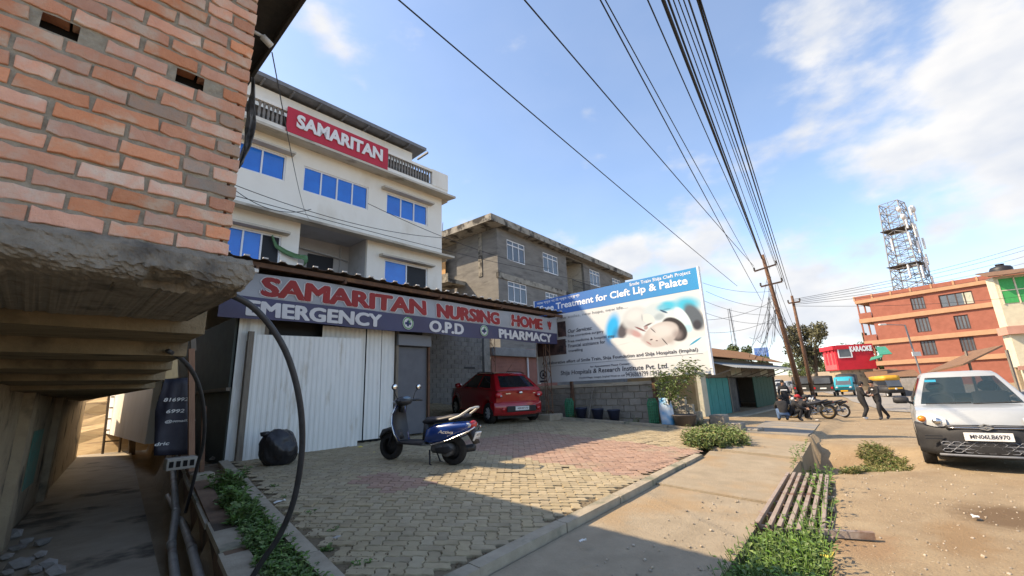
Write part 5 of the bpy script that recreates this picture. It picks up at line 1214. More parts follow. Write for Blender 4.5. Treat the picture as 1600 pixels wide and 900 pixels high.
# ================================================================== KARAOKE BUILDING, RIGHT-HAND HOUSES, LOW ROOFS
q7b = zoom((1080, 500), 4.0917)
def box_px(Y, x0, y0, x1, y1, depth, yaw=0.0):
    a = on_y(x0, y1, Y); c = on_y(x1, y0, Y); return a, c
kp_ = Plane(on_y(*q7b(942, 300), 60), 104)
K = kp_.root('karaoke_bar', 'bright red karaoke bar building with white roof lettering', 'building', -.4)
M_kred = mat('karaoke_red', (.55, .02, .035), (.47, .018, .03), 2, .6, spec=.3); M_kpink = mat('karaoke_side', (.56, .10, .10), (.50, .08, .085), 2, .7)
L_, zk0 = kp_.px(*q7b(1192, 318)); zk1 = kp_.px(*q7b(1060, 182))[1]; zk0 = kp_.px(*q7b(960, 320))[1]
m = MB(); m.box(0, L_, 0, 4, zk0, zk1); m.build('upper_storey', M_kred, K)
m = MB(); m.box(-.06, 0, .3, 3.9, zk0 + .1, zk1 - .4); m.build('side_panel', M_kpink, K)
m = MB(); m.box(-.3, L_, -.12, 4.1, zk1, zk1 + .55); m.build('fascia', M_kred, K)
m = MB(); m.box(.3, L_ - .3, .5, 3.8, -.4, zk0); m.build('ground_storey', M_alw, K)
lattice_window(K, (.25, 1.9, zk0 + 1.6, zk0 + 3.4), 1, 0, M_alum, M_pane, y=-.1, fw=.12)
for y in (.5, 1.6, 2.7):
    m = MB(); m.box(-.09, -.06, y, y + .6, zk0 + .8, zk0 + 3.2); m.build('side_window', M_kred, K)
letter(K, 'KARAOKE', (kp_.px(*q7b(1013, 207))[0], -.125, zk1 - .42), (1, 0, 0), .75, kp_.px(*q7b(1155, 195))[0] - kp_.px(*q7b(1013, 207))[0], M_wp, bold=.05, out=(0, -1, 0))
M_ggr = mat('green_roof_tin', (.06, .30, .20), (.05, .24, .16), 3, .6)
for k, (p0, p1, p2, p3) in enumerate((((1180, 172), (1240, 168), (1285, 215), (1205, 222)), ((1150, 238), (1225, 218), (1222, 235), (1140, 258)))):
    P = [on_y(*q7b(*p), 59 - (2 if i > 1 else 0)) for i, p in enumerate((p0, p1, p2, p3))]; m = MB(); m.poly([q - P[0] for q in P]); o = m.build('roof_sheet', M_ggr, None); o.location = P[0]; md = o.modifiers.new('t', 'SOLIDIFY'); md.thickness = .08
    tag(o, ('green tin roof sheet at the corner of the karaoke bar', 'smaller green awning sheet below the karaoke roof corner')[k], 'roof sheet')
# small sheds and stalls along the far kerb
M_stall = [mat('stall_brown', (.22, .14, .09), (.16, .10, .065), 3, .9), mat('stall_tan', (.38, .30, .20), (.28, .22, .15), 3, .9), mat('stall_grey', (.22, .21, .20), (.16, .155, .15), 3, .9), MATS['rusty_tin']]
rr = random.Random(11)
stalls = [(1372, 588, 62, 5, 2.6, 1, 'brown plank stall under the red building'), (1345, 585, 66, 4, 3.0, 0, 'dark timber stall right of the blue truck'), (1400, 590, 56, 4.5, 2.3, 2, 'grey market stall beside the lamp post'), (1310, 590, 74, 4, 2.8, 3, 'rusty lean-to below the karaoke bar')]
for (px, py, Y, w, h, mi, lab) in stalls:
    P = on_y(px, py + 22, Y); g = -.45; t = bpy.data.objects.new('market_stall', None); col.objects.link(t); t.location = (P.x, P.y, g); t.rotation_euler = (0, 0, -.6); BASE[t.name] = (0, 0, 0); tag(t, lab, 'stall', 'stalls along the far kerb')
    m = MB(); m.box(-w / 2, w / 2, .4, 2.4, 0, h - .3); m.build('body', M_stall[mi], t); m = MB(); m.add([(-w / 2 - .3, -.8, h - .5), (w / 2 + .3, -.8, h - .5), (w / 2 + .3, 2.6, h + .3), (-w / 2 - .3, 2.6, h + .3)], [(0, 1, 2, 3)]); o = m.build('roof', M_stall[3 if mi != 3 else 1], t); md = o.modifiers.new('t', 'SOLIDIFY'); md.thickness = .06
    for x in (-w / 2 + .1, w / 2 - .1): m = MB(); m.bar((x, -.6, 0), (x, -.6, h - .45), .1); m.build('post', M_woodg, t)
    m = MB(); m.box(-w / 2 + .2, w / 2 - .2, -.2, .35, 0, .8); m.build('counter', M_stall[1], t)
# cream and green house on the right, brown tin roof before it
wp = Plane(on_y(1590, 560, 44), 118)
Wh = wp.root('cream_house', 'cream and pink two-storey house with green upper windows at the right edge', 'house', -.4)
M_crm = mat('cream_wall', (.60, .55, .40), (.52, .47, .34), 2, .9, .2, 20); M_pnk = mat('pink_band', (.50, .27, .20), (.43, .23, .17), 2, .9); M_gnw = mat('green_netting', (.04, .30, .08), (.06, .36, .10), 6, .7)
z = lambda y: wp.px(1560, y)[1]
zA, zB_, zC, zD = z(432), z(475), z(520), z(575)
m = MB(); m.box(0, 12, 0, 1.6, zD, zA); m.build('wall', M_crm, Wh)
m = MB(); m.box(-.3, 12, -.5, 1.6, zC - .25, zC + .55); m.build('floor_band', M_pnk, Wh); m = MB(); m.box(-.2, 12, -.1, .0, zD - .3, zD + .1); m.build('sill_band', M_pnk, Wh)
for k in range(5):
    m = MB(); m.box(.3 + k * 1.2, 1.35 + k * 1.2, -.06, -.01, zB_, zA - .3); w_ = m.build('green_window', M_gnw, Wh); m = MB(); m.box(.2 + k * 1.2, .3 + k * 1.2, -.1, -.01, zB_ - .1, zA - .2); m.build('window_post', M_crm, Wh)
m = MB(); m.box(.2, 7, -.09, -.065, (zB_ + zA) / 2 - .15, (zB_ + zA) / 2 - .05); m.build('window_rail', M_crm, Wh)
m = MB(); m.add([(-.7, -1.0, zA - .1), (12, -1.0, zA - .1), (12, 1.4, zA + .7), (-.7, 1.4, zA + .7)], [(0, 1, 2, 3)]); o = m.build('roof', M_rtin, Wh); md = o.modifiers.new('t', 'SOLIDIFY'); md.thickness = .1
for k in range(4): lattice_window(Wh, (1.2 + k * 1.7, 2.3 + k * 1.7, zD + .8, zC - .6), 3, 0, M_crm, M_pane, y=-.12, fw=.08)
for x in (.1, 3, 6): m = MB(); m.box(x, x + .3, .1, .4, -.4, zD); m.build('stilt', M_crm, Wh)
m = MB(); m.box(.1, 12, 1.2, 1.5, -.4, zD); m.build('back_wall', M_alw, Wh)
P = [on_y(1445, 580, 40), on_y(1560, 540, 37), on_y(1506, 568, 33), on_y(1452, 585, 36)]
t = bpy.data.objects.new('tin_shelter', None); col.objects.link(t); c0 = on_y(1500, 590, 38); t.location = (c0.x, c0.y, -.4); BASE[t.name] = (0, 0, 0); tag(t, 'low brown tin roofed shelter behind the white car', 'shelter')
zr1, zr0 = on_y(1555, 541, 40).z, on_y(1450, 580, 36).z
dx = Vector((on_y(1560, 560, 40) - on_y(1450, 560, 40)).xy).to_3d(); dx = Vector((dx.x, dx.y, 0))
o0 = on_y(1447, 584, 38) - t.location; o1 = on_y(1566, 541, 36) - t.location; m = MB(); m.poly([on_y(x, y, Y) - t.location for x, y, Y in ((1447, 585, 38), (1506, 571, 35.5), (1568, 541, 36), (1520, 550, 41), (1475, 571, 41))]); ob = m.build('roof', M_rtin, t); md = ob.modifiers.new('t', 'SOLIDIFY'); md.thickness = .12
for q in (o0 + Vector((.5, .5, 0)), o1 + Vector((-2, -2, -.3)), o1 + Vector((0, 3, 0))): m = MB(); m.bar((q.x, q.y, 0), (q.x, q.y, q.z - .1), .14); m.build('post', M_woodg, t)
m = MB(); m.box(o0.x + 2, o1.x, 2, 5, 0, 1.6); m.build('stacked_goods', M_stall[2], t)

# ================================================================== TREES
M_leaf = [mat('leaf_a', (.055, .085, .028), (.085, .12, .04), 9, .8, rnd=.3, spec=.2), mat('leaf_b', (.10, .13, .045), (.075, .10, .035), 9, .8, rnd=.3, spec=.2), mat('leaf_olive', (.11, .105, .055), (.075, .075, .04), 9, .85, rnd=.25, spec=.2)]
M_bark = mat('bark', (.12, .095, .07), (.08, .065, .05), 8, .95, .5, 20)
def leaf_cloud(m, centres, n, size, rng, flat=.75):
    for _ in range(n):
        c, r = rng.choice(centres); d = Vector((rng.gauss(0, 1), rng.gauss(0, 1), rng.gauss(0, 1) * flat)).normalized() * r * (rng.random() ** .4)
        p = c + d; a = Vector((rng.uniform(-1, 1), rng.uniform(-1, 1), rng.uniform(-.7, .7))).normalized(); b_ = a.orthogonal().normalized(); b_ = Matrix.Rotation(rng.uniform(0, 6.3), 3, a) @ b_; s = size * rng.uniform(.6, 1.3)
        m.add([p - b_ * s, p + a.cross(b_) * s * .45, p + b_ * s, p - a.cross(b_) * s * .45], [(0, 1, 2, 3)])
def tree(name, label, base, h, cw, trunk_h, leafm, n, size, seed, flat=.7, lobes=14, group=None, gap=.3):
    rng = random.Random(seed); t = bpy.data.objects.new(name, None); col.objects.link(t); t.location = base; BASE[t.name] = (0, 0, 0); tag(t, label, 'tree', group)
    m = MB(); top = Vector((rng.uniform(-.3, .3), rng.uniform(-.3, .3), h * .75)); m.tube([(0, 0, -.3), (.05 * h, .02 * h, trunk_h), tuple(top)], [h * .035, h * .025, h * .008], 8)
    cen = []
    for k in range(lobes):
        a = rng.uniform(0, 2 * pi); rad = cw / 2 * sqrt(rng.random()); z = trunk_h + (h - trunk_h) * rng.uniform(.12, .95) ; rad *= sqrt(max(.1, 1 - ((z - trunk_h) / (h - trunk_h) - .45) ** 2 * 2.6))
        c = Vector((rad * cos(a), rad * sin(a), z)); r = cw * rng.uniform(.12, .2); cen.append((c, r)); m.tube([(.03 * h, .01 * h, trunk_h * rng.uniform(.75, 1.1)), tuple(Vector((c.x * .5, c.y * .5, trunk_h + (c.z - trunk_h) * .6))), tuple(c)], [h * .014, h * .009, h * .003], 5)
    m.build('trunk', M_bark, t, 'all'); m = MB(); leaf_cloud(m, cen, n, size, rng, flat); o = m.build('crown', leafm, t, fixn=False); return t
tree('tall_tree', 'tall grey-green spreading tree behind the far traffic', on_y(1277, 600, 95) * 1, 13.5, 9.0, 4.0, M_leaf[2], 5200, .30, 2, lobes=26).location.z = -.2
p = on_y(1166, 600, 48); p.z = 0; tree('tree', 'dense green tree behind the hut roof', p, 5.2, 4.4, 1.6, M_leaf[1], 3000, .17, 4)
for k, (px, Y, h, w, lab) in enumerate(((1352, 100, 8.5, 9, 'green tree behind the karaoke roof'), (1325, 104, 7.5, 8, 'lower green tree left behind the karaoke roof'), (1378, 96, 7, 7, 'green tree against the red building'), (1255, 130, 7, 9, 'hazy far tree left of the tall tree'), (1300, 125, 6, 8, 'hazy far tree right of the tall tree'))):
    p = on_y(px, 600, Y); p.z = .3; tree('tree', lab, p, h, w, 2, M_leaf[k % 2], 2200, .28, 20 + k, group='trees beyond the karaoke bar')
# blue sign board and far mast over the hut
p = on_y(1190, 553, 60); t = thing('sign_board', 'small blue sign board standing above the hut roof', 'sign', 0, 0, 0); t.location = (p.x, p.y, -.3); t.rotation_euler = (0, 0, -.45); BASE[t.name] = (0, 0, 0)
m = MB(); m.box(-.85, .85, -.04, .04, p.z - .3, p.z + 1.15); m.build('panel', mat('sign_blue', (.05, .14, .45), (.25, .35, .55), 2.5, .6, detail=1), t); m = MB(); m.tube([(0, .08, 0), (0, .08, p.z + .3)], .06, 6); m.build('pole', M_stl, t)
p = on_y(1141, 500, 150); t = thing('lattice_mast', 'slender far lattice mast in the haze behind the hut', 'mast', 0, 0, 0); t.location = (p.x, p.y, 0); BASE[t.name] = (0, 0, 0)
m = MB()
for sx, sy in ((-1, -1), (1, -1), (0, 1)): m.tube([(sx * .9, sy * .9, 0), (sx * .25, sy * .25, p.z + 4)], .1, 4)
m.build('frame', M_stl, t); m = MB()
for k in range(12): z0 = (p.z + 4) * k / 12; m.tube([(-.7, -.7, z0), (.7, -.7, z0 + 2.5)], .06, 4)
m.build('bracing', M_stl, t)
# street lamps on the right
for k, (x0, y0, x1, y1, xa, Y, lab) in enumerate(((1440, 582, 1414, 508, 1380, 52, 'tall street lamp leaning before the red building'), (1326, 590, 1312, 545, 1302, 66, 'short street lamp before the karaoke bar'))):
    a, c2, e = on_y(x0, y0, Y), on_y(x1, y1, Y), on_y(xa, y1 - 1, Y); t = thing('street_lamp', lab, 'street lamp', 0, 0, 0); t.location = (a.x, a.y, -.45); t.rotation_euler = (0, 0, 0); BASE[t.name] = tuple(t.location)
    m = MB(); m.tube([(a.x, a.y, -.45), tuple(c2)], .09, 7); m.build('pole', M_stl, t); m = MB(); m.tube([tuple(c2), tuple(e)], .05, 6); m.build('arm', M_stl, t); m = MB(); m.box(e.x - .5, e.x + .3, e.y - .15, e.y + .15, e.z - .1, e.z + .08, bev=.04); m.build('lamp_head', M_pnl, t)
    b_ = on_y(x0 - 8, (y0 + y1) / 2 + 8, Y - .1); m = MB(); m.box(b_.x - .5, b_.x + .5, b_.y - .05, b_.y + .05, b_.z - .25, b_.z + .25); m.build('plate', M_pnl, t)

# ================================================================== POLES AND WIRES
def pole(x0, y0, x1, y1, Y0, Y1, r, lab, arms):
    a, c2 = on_y(x0, y0, Y0), on_y(x1, y1, Y1); a.z = -.4; t = thing('utility_pole', lab, 'utility pole', 0, 0, 0); t.location = a; t.rotation_euler = (0, 0, 0); BASE[t.name] = tuple(a)
    m = MB(); m.tube([tuple(a), tuple(a.lerp(c2, .5)), tuple(c2)], [r, r * .85, r * .6], 9); m.build('pole', M_rust, t, 'all')
    for (ax0, ay0, ax1, ay1) in arms:
        p, q = on_y(ax0, ay0, Y1), on_y(ax1, ay1, Y1 - .2); m = MB(); m.bar(tuple(p), tuple(q), .09); m.build('cross_arm', M_rust, t)
        for s in (0, 1): 
            e = p.lerp(q, s); m = MB(); m.lathe([(.03, 0), (.06, .06), (.04, .1), (.06, .15), (.03, .2)], 8, Matrix.Translation(e + Vector((0, 0, .04)))); m.build('insulator', M_tin, t)
    return c2
top1 = pole(1257, 632, 1191, 398, 27, 25.5, .16, 'near rusty utility pole leaning left with two cross-arms', ((1179, 424, 1213, 413), (1189, 448, 1222, 440)))
top2 = pole(1274, 634, 1237, 462, 31, 30, .14, 'second rusty utility pole leaning behind the motorcycles', ((1232, 474, 1250, 471),))
M_wire = mat('wire_black', (.015, .015, .017), rough=.6)
def wire(P, Q, r, sag, label, group='overhead cables', n=18):
    pts = [P.lerp(Q, i / n) - Vector((0, 0, sag * 4 * (i / n) * (1 - i / n))) for i in range(n + 1)]
    m = MB(); m.tube([p - pts[-1] for p in pts], r, 5); o = m.build('cable', M_wire, None, 'all'); o.location = pts[-1]; return tag(o, label, 'cable', group)
# bundle running from behind the camera to the near pole; each given by where it leaves the frame and where it ends
ORD = ['first', 'second', 'third', 'fourth', 'fifth', 'sixth', 'seventh', 'eighth', 'ninth']; NTH = -1
LB = 'black overhead cable in the bundle running to the leaning pole'
for (x0, x1, y1, z, r) in ((1012, 1188, 400, 7.2, .012), (1036, 1190, 404, 7.0, .03), (1044, 1194, 412, 7.1, .018), (1052, 1203, 420, 7.0, .010), (1060, 1212, 416, 7.3, .010), (1068, 1222, 441, 7.0, .010), (1076, 1224, 440, 7.2, .015), (1090, 1230, 452, 7.1, .020), (1094, 1238, 464, 7.1, .014)):
    P = CAM + ray(x0 - 28, -75) * ((z - 1.45) / ray(x0 - 28, -75).z); Q = on_y(x1, y1, 25.6 if y1 < 450 else 30)
    r0 = ray(x0, 0); P1 = CAM + r0 * ((z - 1.45) / r0.z); P = Q + (P1 - Q) * 1.6
    NTH += 1; wire(P, Q, r, .0, (ORD[NTH] + ' cable from the left in the bundle running to the leaning pole') if r < .025 else 'thickest twisted cable in the bundle running to the leaning pole', 'cable bundle to the leaning pole')
for k, (x0, x1, y1, z, Y1, r, lab) in enumerate(((634, 1152, 447, 7.6, 27, .014, 'lone cable crossing the open sky furthest left'), (827, 1178, 416, 7.4, 26, .013, 'second cable from the left across the sky'), (942, 1190, 470, 7.2, 29, .012, 'third cable from the left falling steeply to the pole'), (950, 1178, 420, 7.2, 26, .010, 'thin cable crossing the third one near the top'))):
    r0 = ray(x0, 0); P1 = CAM + r0 * ((z - 1.45) / r0.z); Q = on_y(x1, y1, Y1); wire(Q + (P1 - Q) * 1.6, Q, r, .12, lab)
for k, (y0, x1, y1) in enumerate(((468, 1600, 372), (470, 1600, 380), (472, 1600, 391), (474, 1600, 403), (476, 1600, 417), (478, 1600, 462))):
    P = on_y(1238, y0, 30); Q = on_y(x1 + 60, y1 - 8, 42); wire(P, Q, .014, .5, ORD[k] + ' listed thin cable running right from the second pole'.replace(' listed', ''), 'cables to the right of the poles')
for k, (x0, y0, x1, y1) in enumerate(((1098, 442, 1205, 455), (1103, 455, 1206, 480), (1100, 470, 1205, 492), (1100, 488, 1210, 505), (1104, 500, 1208, 470), (1106, 520, 1208, 498))):
    wire(on_y(x0, y0, 24), on_y(x1, y1, 26), .010, .25, ORD[k] + ' thin cable running left from the near pole behind the billboard', 'cables to the left of the poles')
rr = random.Random(8)
for k in range(26):
    x0 = rr.uniform(1198, 1214); y0 = rr.uniform(430, 500); x1 = rr.choice((rr.uniform(1165, 1215), rr.uniform(1228, 1262))); y1 = rr.uniform(520, 575)
    P, Q = on_y(x0, y0, 26), on_y(x1, y1, rr.uniform(24, 30)); wire(P, Q, .011, rr.uniform(.1, .9), 'loose cable dangling in the tangle at the leaning pole', 'tangled cables at the pole', 10)
# cables strung across the white building
for k, (a, c2, lab) in enumerate((((364, 288), (700, 372), 'upper slack cable along the white building front'), ((364, 305), (1010, 455), 'long cable from the white building past the block building'), ((366, 296), (486, 327), 'short cable stub at the white building'), ((575, 318), (860, 420), 'cable looping from the white building to the grey one'))):
    wire(W(*on_b(*a, 13.9)), W(*on_b(*c2, 14.3 if k != 1 else 16)), .012, .35, lab)
# ================================================================== VEHICLES
M_tyre = mat('tyre', (.022, .021, .021), (.035, .033, .031), 20, .9, .3, 50, spec=.2); M_rim = mat('alloy', (.55, .56, .57), rough=.35, metal=.35); M_blkp = mat('black_plastic', (.022, .022, .024), (.032, .032, .033), 10, .6, .1, 60, spec=.35)
M_chrome = MATS['chrome']; M_plate = mat('plate_white', (.72, .72, .70), rough=.5); M_amber = mat('amber_lens', (.75, .22, .02), rough=.25, spec=.6); M_lens = mat('clear_lens', (.55, .57, .58), (.40, .42, .44), 12, .12, spec=.8, coat=.5); M_redl = mat('red_lens', (.45, .012, .015), rough=.2, spec=.6, coat=.4); M_seat = mat('car_seat', (.03, .03, .034), rough=.9)
def glass_mat(name, colr, alpha):
    m = mat(name, colr, rough=.04, spec=.7); m.node_tree.nodes['Principled BSDF'].inputs['Alpha'].default_value = alpha; return m
M_cgl = glass_mat('car_glass', (.035, .06, .07), .55); M_cgld = glass_mat('car_glass_dark', (.02, .024, .028), .82)
def local_root(name, label, cat, P, heading, group=None, pitch=0.0):
    """heading: world angle (radians from +x) of the thing's own +x axis"""
    o = bpy.data.objects.new(name, None); col.objects.link(o); o.location = P; o.rotation_euler = (0, -pitch, heading); BASE[o.name] = (0, 0, 0); return tag(o, label, cat, group)
def wheel(parent, x, y, r, w, spokes=5, side=1, rim=M_rim, name='wheel'):
    Mx = Matrix.Translation((x, y, r)) @ Matrix.Rotation(radians(90) * side, 4, 'X')   # lathe z axis -> outwards
    m = MB(); m.lathe([(r * .62, -w / 2), (r * .93, -w / 2), (r, -w * .32), (r, w * .32), (r * .93, w / 2), (r * .66, w / 2), (r * .62, w * .4)], 28, Mx, False); o = m.build(name, M_tyre, parent, 'all'); BASE[o.name] = (0, 0, 0)
    m = MB(); m.lathe([(r * .64, w * .30), (r * .64, w * .46), (r * .58, w * .46), (r * .56, w * .18), (.02, w * .16)], 24, Mx); m.build('rim', M_blkp, o, 'all')
    for k in range(spokes):
        a = 2 * pi * k / spokes; m = MB(); m.box(-.028, .028, r * .1, r * .60, w * .26, w * .44, Mx @ Matrix.Rotation(a, 4, 'Z'), bev=.01); m.build('spoke', rim, o)
    m = MB(); m.lathe([(r * .17, w * .24), (r * .17, w * .47), (r * .1, w * .49)], 12, Mx); m.build('hub', rim, o, 'all'); return o
def hatchback(root, paint, L=3.6, Wd=1.5, Hh=1.48, wb=2.36, fo=.72, belt=.90, hood=.92, sill=.20, r=.275, xwb=.62, xwt=-.05, xrt=-1.42, xrb=-1.72, wr=.56, glass=M_cgl, bowf=.26, bowr=.20):
    hw_ = Wd / 2; xf = L / 2; xr = -L / 2; axf = xf - fo; axr = axf - wb; Ra = r + .055
    xs = [xr, xr + .03, xr + .10, xr + .22] + [axr + Ra * cos(pi - pi * k / 8) for k in range(9)] + [axr + .7, 0, axf - .65] + [axf + Ra * cos(pi - pi * k / 8) for k in range(9)] + [xf - .26, xf - .14, xf - .05, xf]
    xs = sorted(set(round(x, 4) for x in xs)); vs = []; nS = 0
    for x in xs:
        zb = sill + .02
        for ax in (axf, axr):
            if abs(x - ax) < Ra: zb = max(zb, r + sqrt(max(0, Ra * Ra - (x - ax) ** 2)))
        ef = max(0, (x - (xf - .30)) / .30); er = max(0, ((xr + .22) - x) / .22)
        w = hw_ * (1 - .16 * ef ** 2.2 - .09 * er ** 2); zsh = belt - (.0 if x < xwb else (belt - hood + .10) * min(1, (x - xwb) / .9)) 
        zt = belt if x < xwb else hood - .09 * ((x - xwb) / (xf - xwb)) ** 2
        zsh = min(zsh, zt - .005) if x >= xwb else belt - .02
        zt -= (.17 * ef ** 2.5 + .0 * er); zsh -= (.22 * ef ** 2.2); zb2 = zb + (.03 * ef + .05 * er)
        zm = max(zb2 + .04, .48); zsh = max(zsh, zm + .05); zt = max(zt, zsh + .004)
        half = [(0, zb2), (w - .13, zb2), (w - .015, zb2 + .02), (w, zm), (w - .008, zm + (zsh - zm) * .6), (w - .045, zsh), (w * .62, zt - .006), (0, zt)]
        ring = half + [(-y, z) for y, z in reversed(half[1:-1])]; nS = len(ring); gf = ss(xf - .75, xf, x); gr = ss(xr + .6, xr, x) if False else ss(-xr - .6, -xr, -x); vs += [(x - bowf * gf * (abs(y) / hw_) ** 2.6 + bowr * gr * (abs(y) / hw_) ** 2.6, y, z) for y, z in ring]
    n = len(xs); fs = [(i * nS + k, (i + 1) * nS + k, (i + 1) * nS + (k + 1) % nS, i * nS + (k + 1) % nS) for i in range(n - 1) for k in range(nS)]
    fs += [tuple(range(nS)), tuple((n - 1) * nS + k for k in range(nS - 1, -1, -1))]
    m = MB(); m.add(vs, fs); body = m.build('body', paint, root, 'all'); BASE[body.name] = (0, 0, 0)
    body.data.set_sharp_from_angle(angle=radians(50))
    for ax in (axf, axr): m = MB(); m.box(ax - Ra, ax + Ra, -hw_ + .16, hw_ - .16, .16, r + Ra); m.build('wheel_well', M_blkp, root)
    # greenhouse: ring at the belt and ring at the roof edge, window cells left open
    wbt = hw_ - .05
    def ring_pt(s, t):
        """s in 0..4: front, left side, rear, right side"""
        k = int(s) % 4; f = s - int(s)
        zz = belt - .01 + (Hh - .055 - belt) * t; wid = wbt + (wr - wbt) * t ** 1.15
        xF = xwb + (xwt - xwb) * t ** .95; xR = xrb + (xrt - xrb) * t ** 1.1; bow = .10
        if k == 0: y = -wid + 2 * wid * f; return Vector((xF + bow * (1 - (2 * f - 1) ** 2) - bow * .4, y, zz))
        if k == 2: y = wid - 2 * wid * f; return Vector((xR - .07 * (1 - (2 * f - 1) ** 2) + .02, y, zz))
        xa, xb = (xF - bow * .4, xR + .02) if k == 1 else (xR + .02, xF - bow * .4)
        return Vector((xa + (xb - xa) * f, (wid + .018 * sin(pi * f)) * (1 if k == 1 else -1), zz))
    wins = {'windscreen': (0.06, .94, .06, .93, 0), 'rear_window': (2.10, 2.90, .22, .92, 0), 'front_side_window': (1.10, 1.50, .10, .90, 1), 'rear_side_window': (1.54, 1.86, .12, .90, 1), 'front_side_window.': (3.50, 3.90, .10, .90, 1), 'rear_side_window.': (3.14, 3.46, .12, .90, 1)}
    NSg, NT = 200, 14; g = MB(); pts = [[ring_pt(4 * i / NSg, j / NT) for j in range(NT + 1)] for i in range(NSg)]
    vs = [p for rr_ in pts for p in rr_]; fs = []
    for i in range(NSg):
        for j in range(NT):
            s = 4 * (i + .5) / NSg; t = (j + .5) / NT
            if any(a < s < b_ and c_ < t < d_ for a, b_, c_, d_, _ in wins.values()): continue
            i2 = (i + 1) % NSg; fs.append((i * (NT + 1) + j, i2 * (NT + 1) + j, i2 * (NT + 1) + j + 1, i * (NT + 1) + j + 1))
    g.add(vs, fs)
    top = [pts[i][NT] for i in range(0, NSg, 4)]; cx = sum(p.x for p in top) / len(top); rings = [top, [Vector((cx + (p.x - cx) * .93, p.y * .90, Hh - .018)) for p in top], [Vector((cx + (p.x - cx) * .6, p.y * .55, Hh)) for p in top]]; nn_ = len(top)
    g.add([p for rg in rings for p in rg], [(j * nn_ + k, j * nn_ + (k + 1) % nn_, (j + 1) * nn_ + (k + 1) % nn_, (j + 1) * nn_ + k) for j in range(2) for k in range(nn_)] + [tuple(2 * nn_ + k for k in range(nn_))])
    g.build('roof', paint, root, 'all')
    for nm, (a, b_, c_, d_, _) in wins.items():
        w = MB(); vs = []; nu2, nv = 12, 5
        for i in range(nu2 + 1):
            for j in range(nv + 1):
                p = ring_pt(a - .015 + (b_ - a + .03) * i / nu2, c_ - .03 + (d_ - c_ + .06) * j / nv); cen = Vector((p.x * .6 - .2, 0, p.z)); vs.append(p + (p - cen).normalized() * -.006)
        w.add(vs, [(i * (nv + 1) + j, (i + 1) * (nv + 1) + j, (i + 1) * (nv + 1) + j + 1, i * (nv + 1) + j + 1) for i in range(nu2) for j in range(nv)]); w.build(nm.replace('.', ''), M_cgld if 'side' in nm else glass, root, 'all')
    for x in (axf, axr):
        for s in (1, -1): wheel(root, x, s * (hw_ - .085), r, .165, 8, -s)
    for y in (.34, -.34):
        m = MB(); m.puff([(-.02, .45), (.42, .45), (.45, .55), (.10, .60), (-.10, 1.12), (-.20, 1.12), (-.16, .6)], .22, .03, y, Matrix.Translation((.05, 0, 0))); m.build('seat', M_seat, root, 'all'); m = MB(); m.ball((-.12, y, 1.20), (.06, .13, .10)); m.build('headrest', M_seat, root, 'all')
    m = MB(); m.puff([(-.3, .45), (.15, .45), (.15, .58), (-.1, .6), (-.28, 1.05), (-.38, 1.05)], .6, .03, 0, Matrix.Translation((-.95, 0, 0))); m.build('rear_seat', M_seat, root, 'all')
    m = MB(); m.box(xwb - .5, xwb - .02, -wbt + .06, wbt - .06, .6, belt + .0); m.build('dashboard', M_blkp, root)
    return dict(xf=xf, xr=xr, hw=hw_, ring=ring_pt)
def plate(root, P, w, h, txt, face, frame=M_blkp, back=M_plate):
    m = MB(); m.box(P[0] - .008, P[0] + .008, P[1] - w / 2, P[1] + w / 2, P[2] - h / 2, P[2] + h / 2); pl = m.build('number_plate', back, root); BASE[pl.name] = (0, 0, 0)
    letter(pl, txt, (P[0] + face * .008, P[1] - face * w * .38, P[2] - h * .26), (0, face, 0), h * .52, w * .80, M_ink, bold=.02, out=(face, 0, 0), proud=.003)
# ------------------------------------------------------------------ white hatchback coming towards the camera
M_silver = mat('silver_white_paint', (.37, .39, .395), (.34, .36, .365), 3, .28, spec=.5, coat=.5)
pl0 = on_z(1535, 679, .03 + .58); 
pcar = on_u(1535, 679, 9.55); U0 = 9.55
ca = W(U0 + 1.78, pcar.y, hroad(11.3) - .005)
C = local_root('white_car', 'white hatchback with black bumper facing the camera on the dirt road', 'car', ca, ROTZ + pi + .03)
hatchback(C, M_silver, L=3.5, Wd=1.50, Hh=1.475, wb=2.36, fo=.70, belt=.91, hood=.94, xwb=.80, xwt=-.02, xrt=-1.30, xrb=-1.66, r=.27, wr=.49)
XF = 1.75
def front_strip(y0, y1, z0, z1, x0, bow, m_, name, n=10, th=.03):
    m = MB(); vs = []
    for i in range(n + 1):
        y = y0 + (y1 - y0) * i / n; x = x0 - bow * (y / .75) ** 2; vs += [(x, y, z0), (x, y, z1), (x - th, y, z1), (x - th, y, z0)]
    m.add(vs, [(i * 4 + k, (i + 1) * 4 + k, (i + 1) * 4 + (k + 1) % 4, i * 4 + (k + 1) % 4) for i in range(n) for k in range(4)] + [(0, 1, 2, 3), (n * 4 + 3, n * 4 + 2, n * 4 + 1, n * 4)]); return m.build(name, m_, C, 'all')
m = MB(); vs = []     # black bumper wrapped round the nose
prof = [(-.10, .20), (.015, .22), (.035, .30), (.03, .42), (.035, .52), (.02, .60), (-.02, .66), (-.10, .67)]
NB_ = 22
for i in range(NB_ + 1):
    a = -1 + 2 * i / NB_; y = .765 * sin(a * 1.5) / sin(1.5); xx = XF + .0 - .28 * (abs(y) / .75) ** 2.6
    for dx_, z in prof: vs.append((xx + dx_, y * (1 if dx_ > -.05 else .98), z + .03 * a * a))
npf = len(prof); m.add(vs, [(i * npf + k, (i + 1) * npf + k, (i + 1) * npf + k + 1, i * npf + k + 1) for i in range(NB_) for k in range(npf - 1)]); bpr = m.build('bumper', M_blkp, C, 'all'); BASE[bpr.name] = (0, 0, 0)
md = bpr.modifiers.new('t', 'SOLIDIFY'); md.thickness = .02
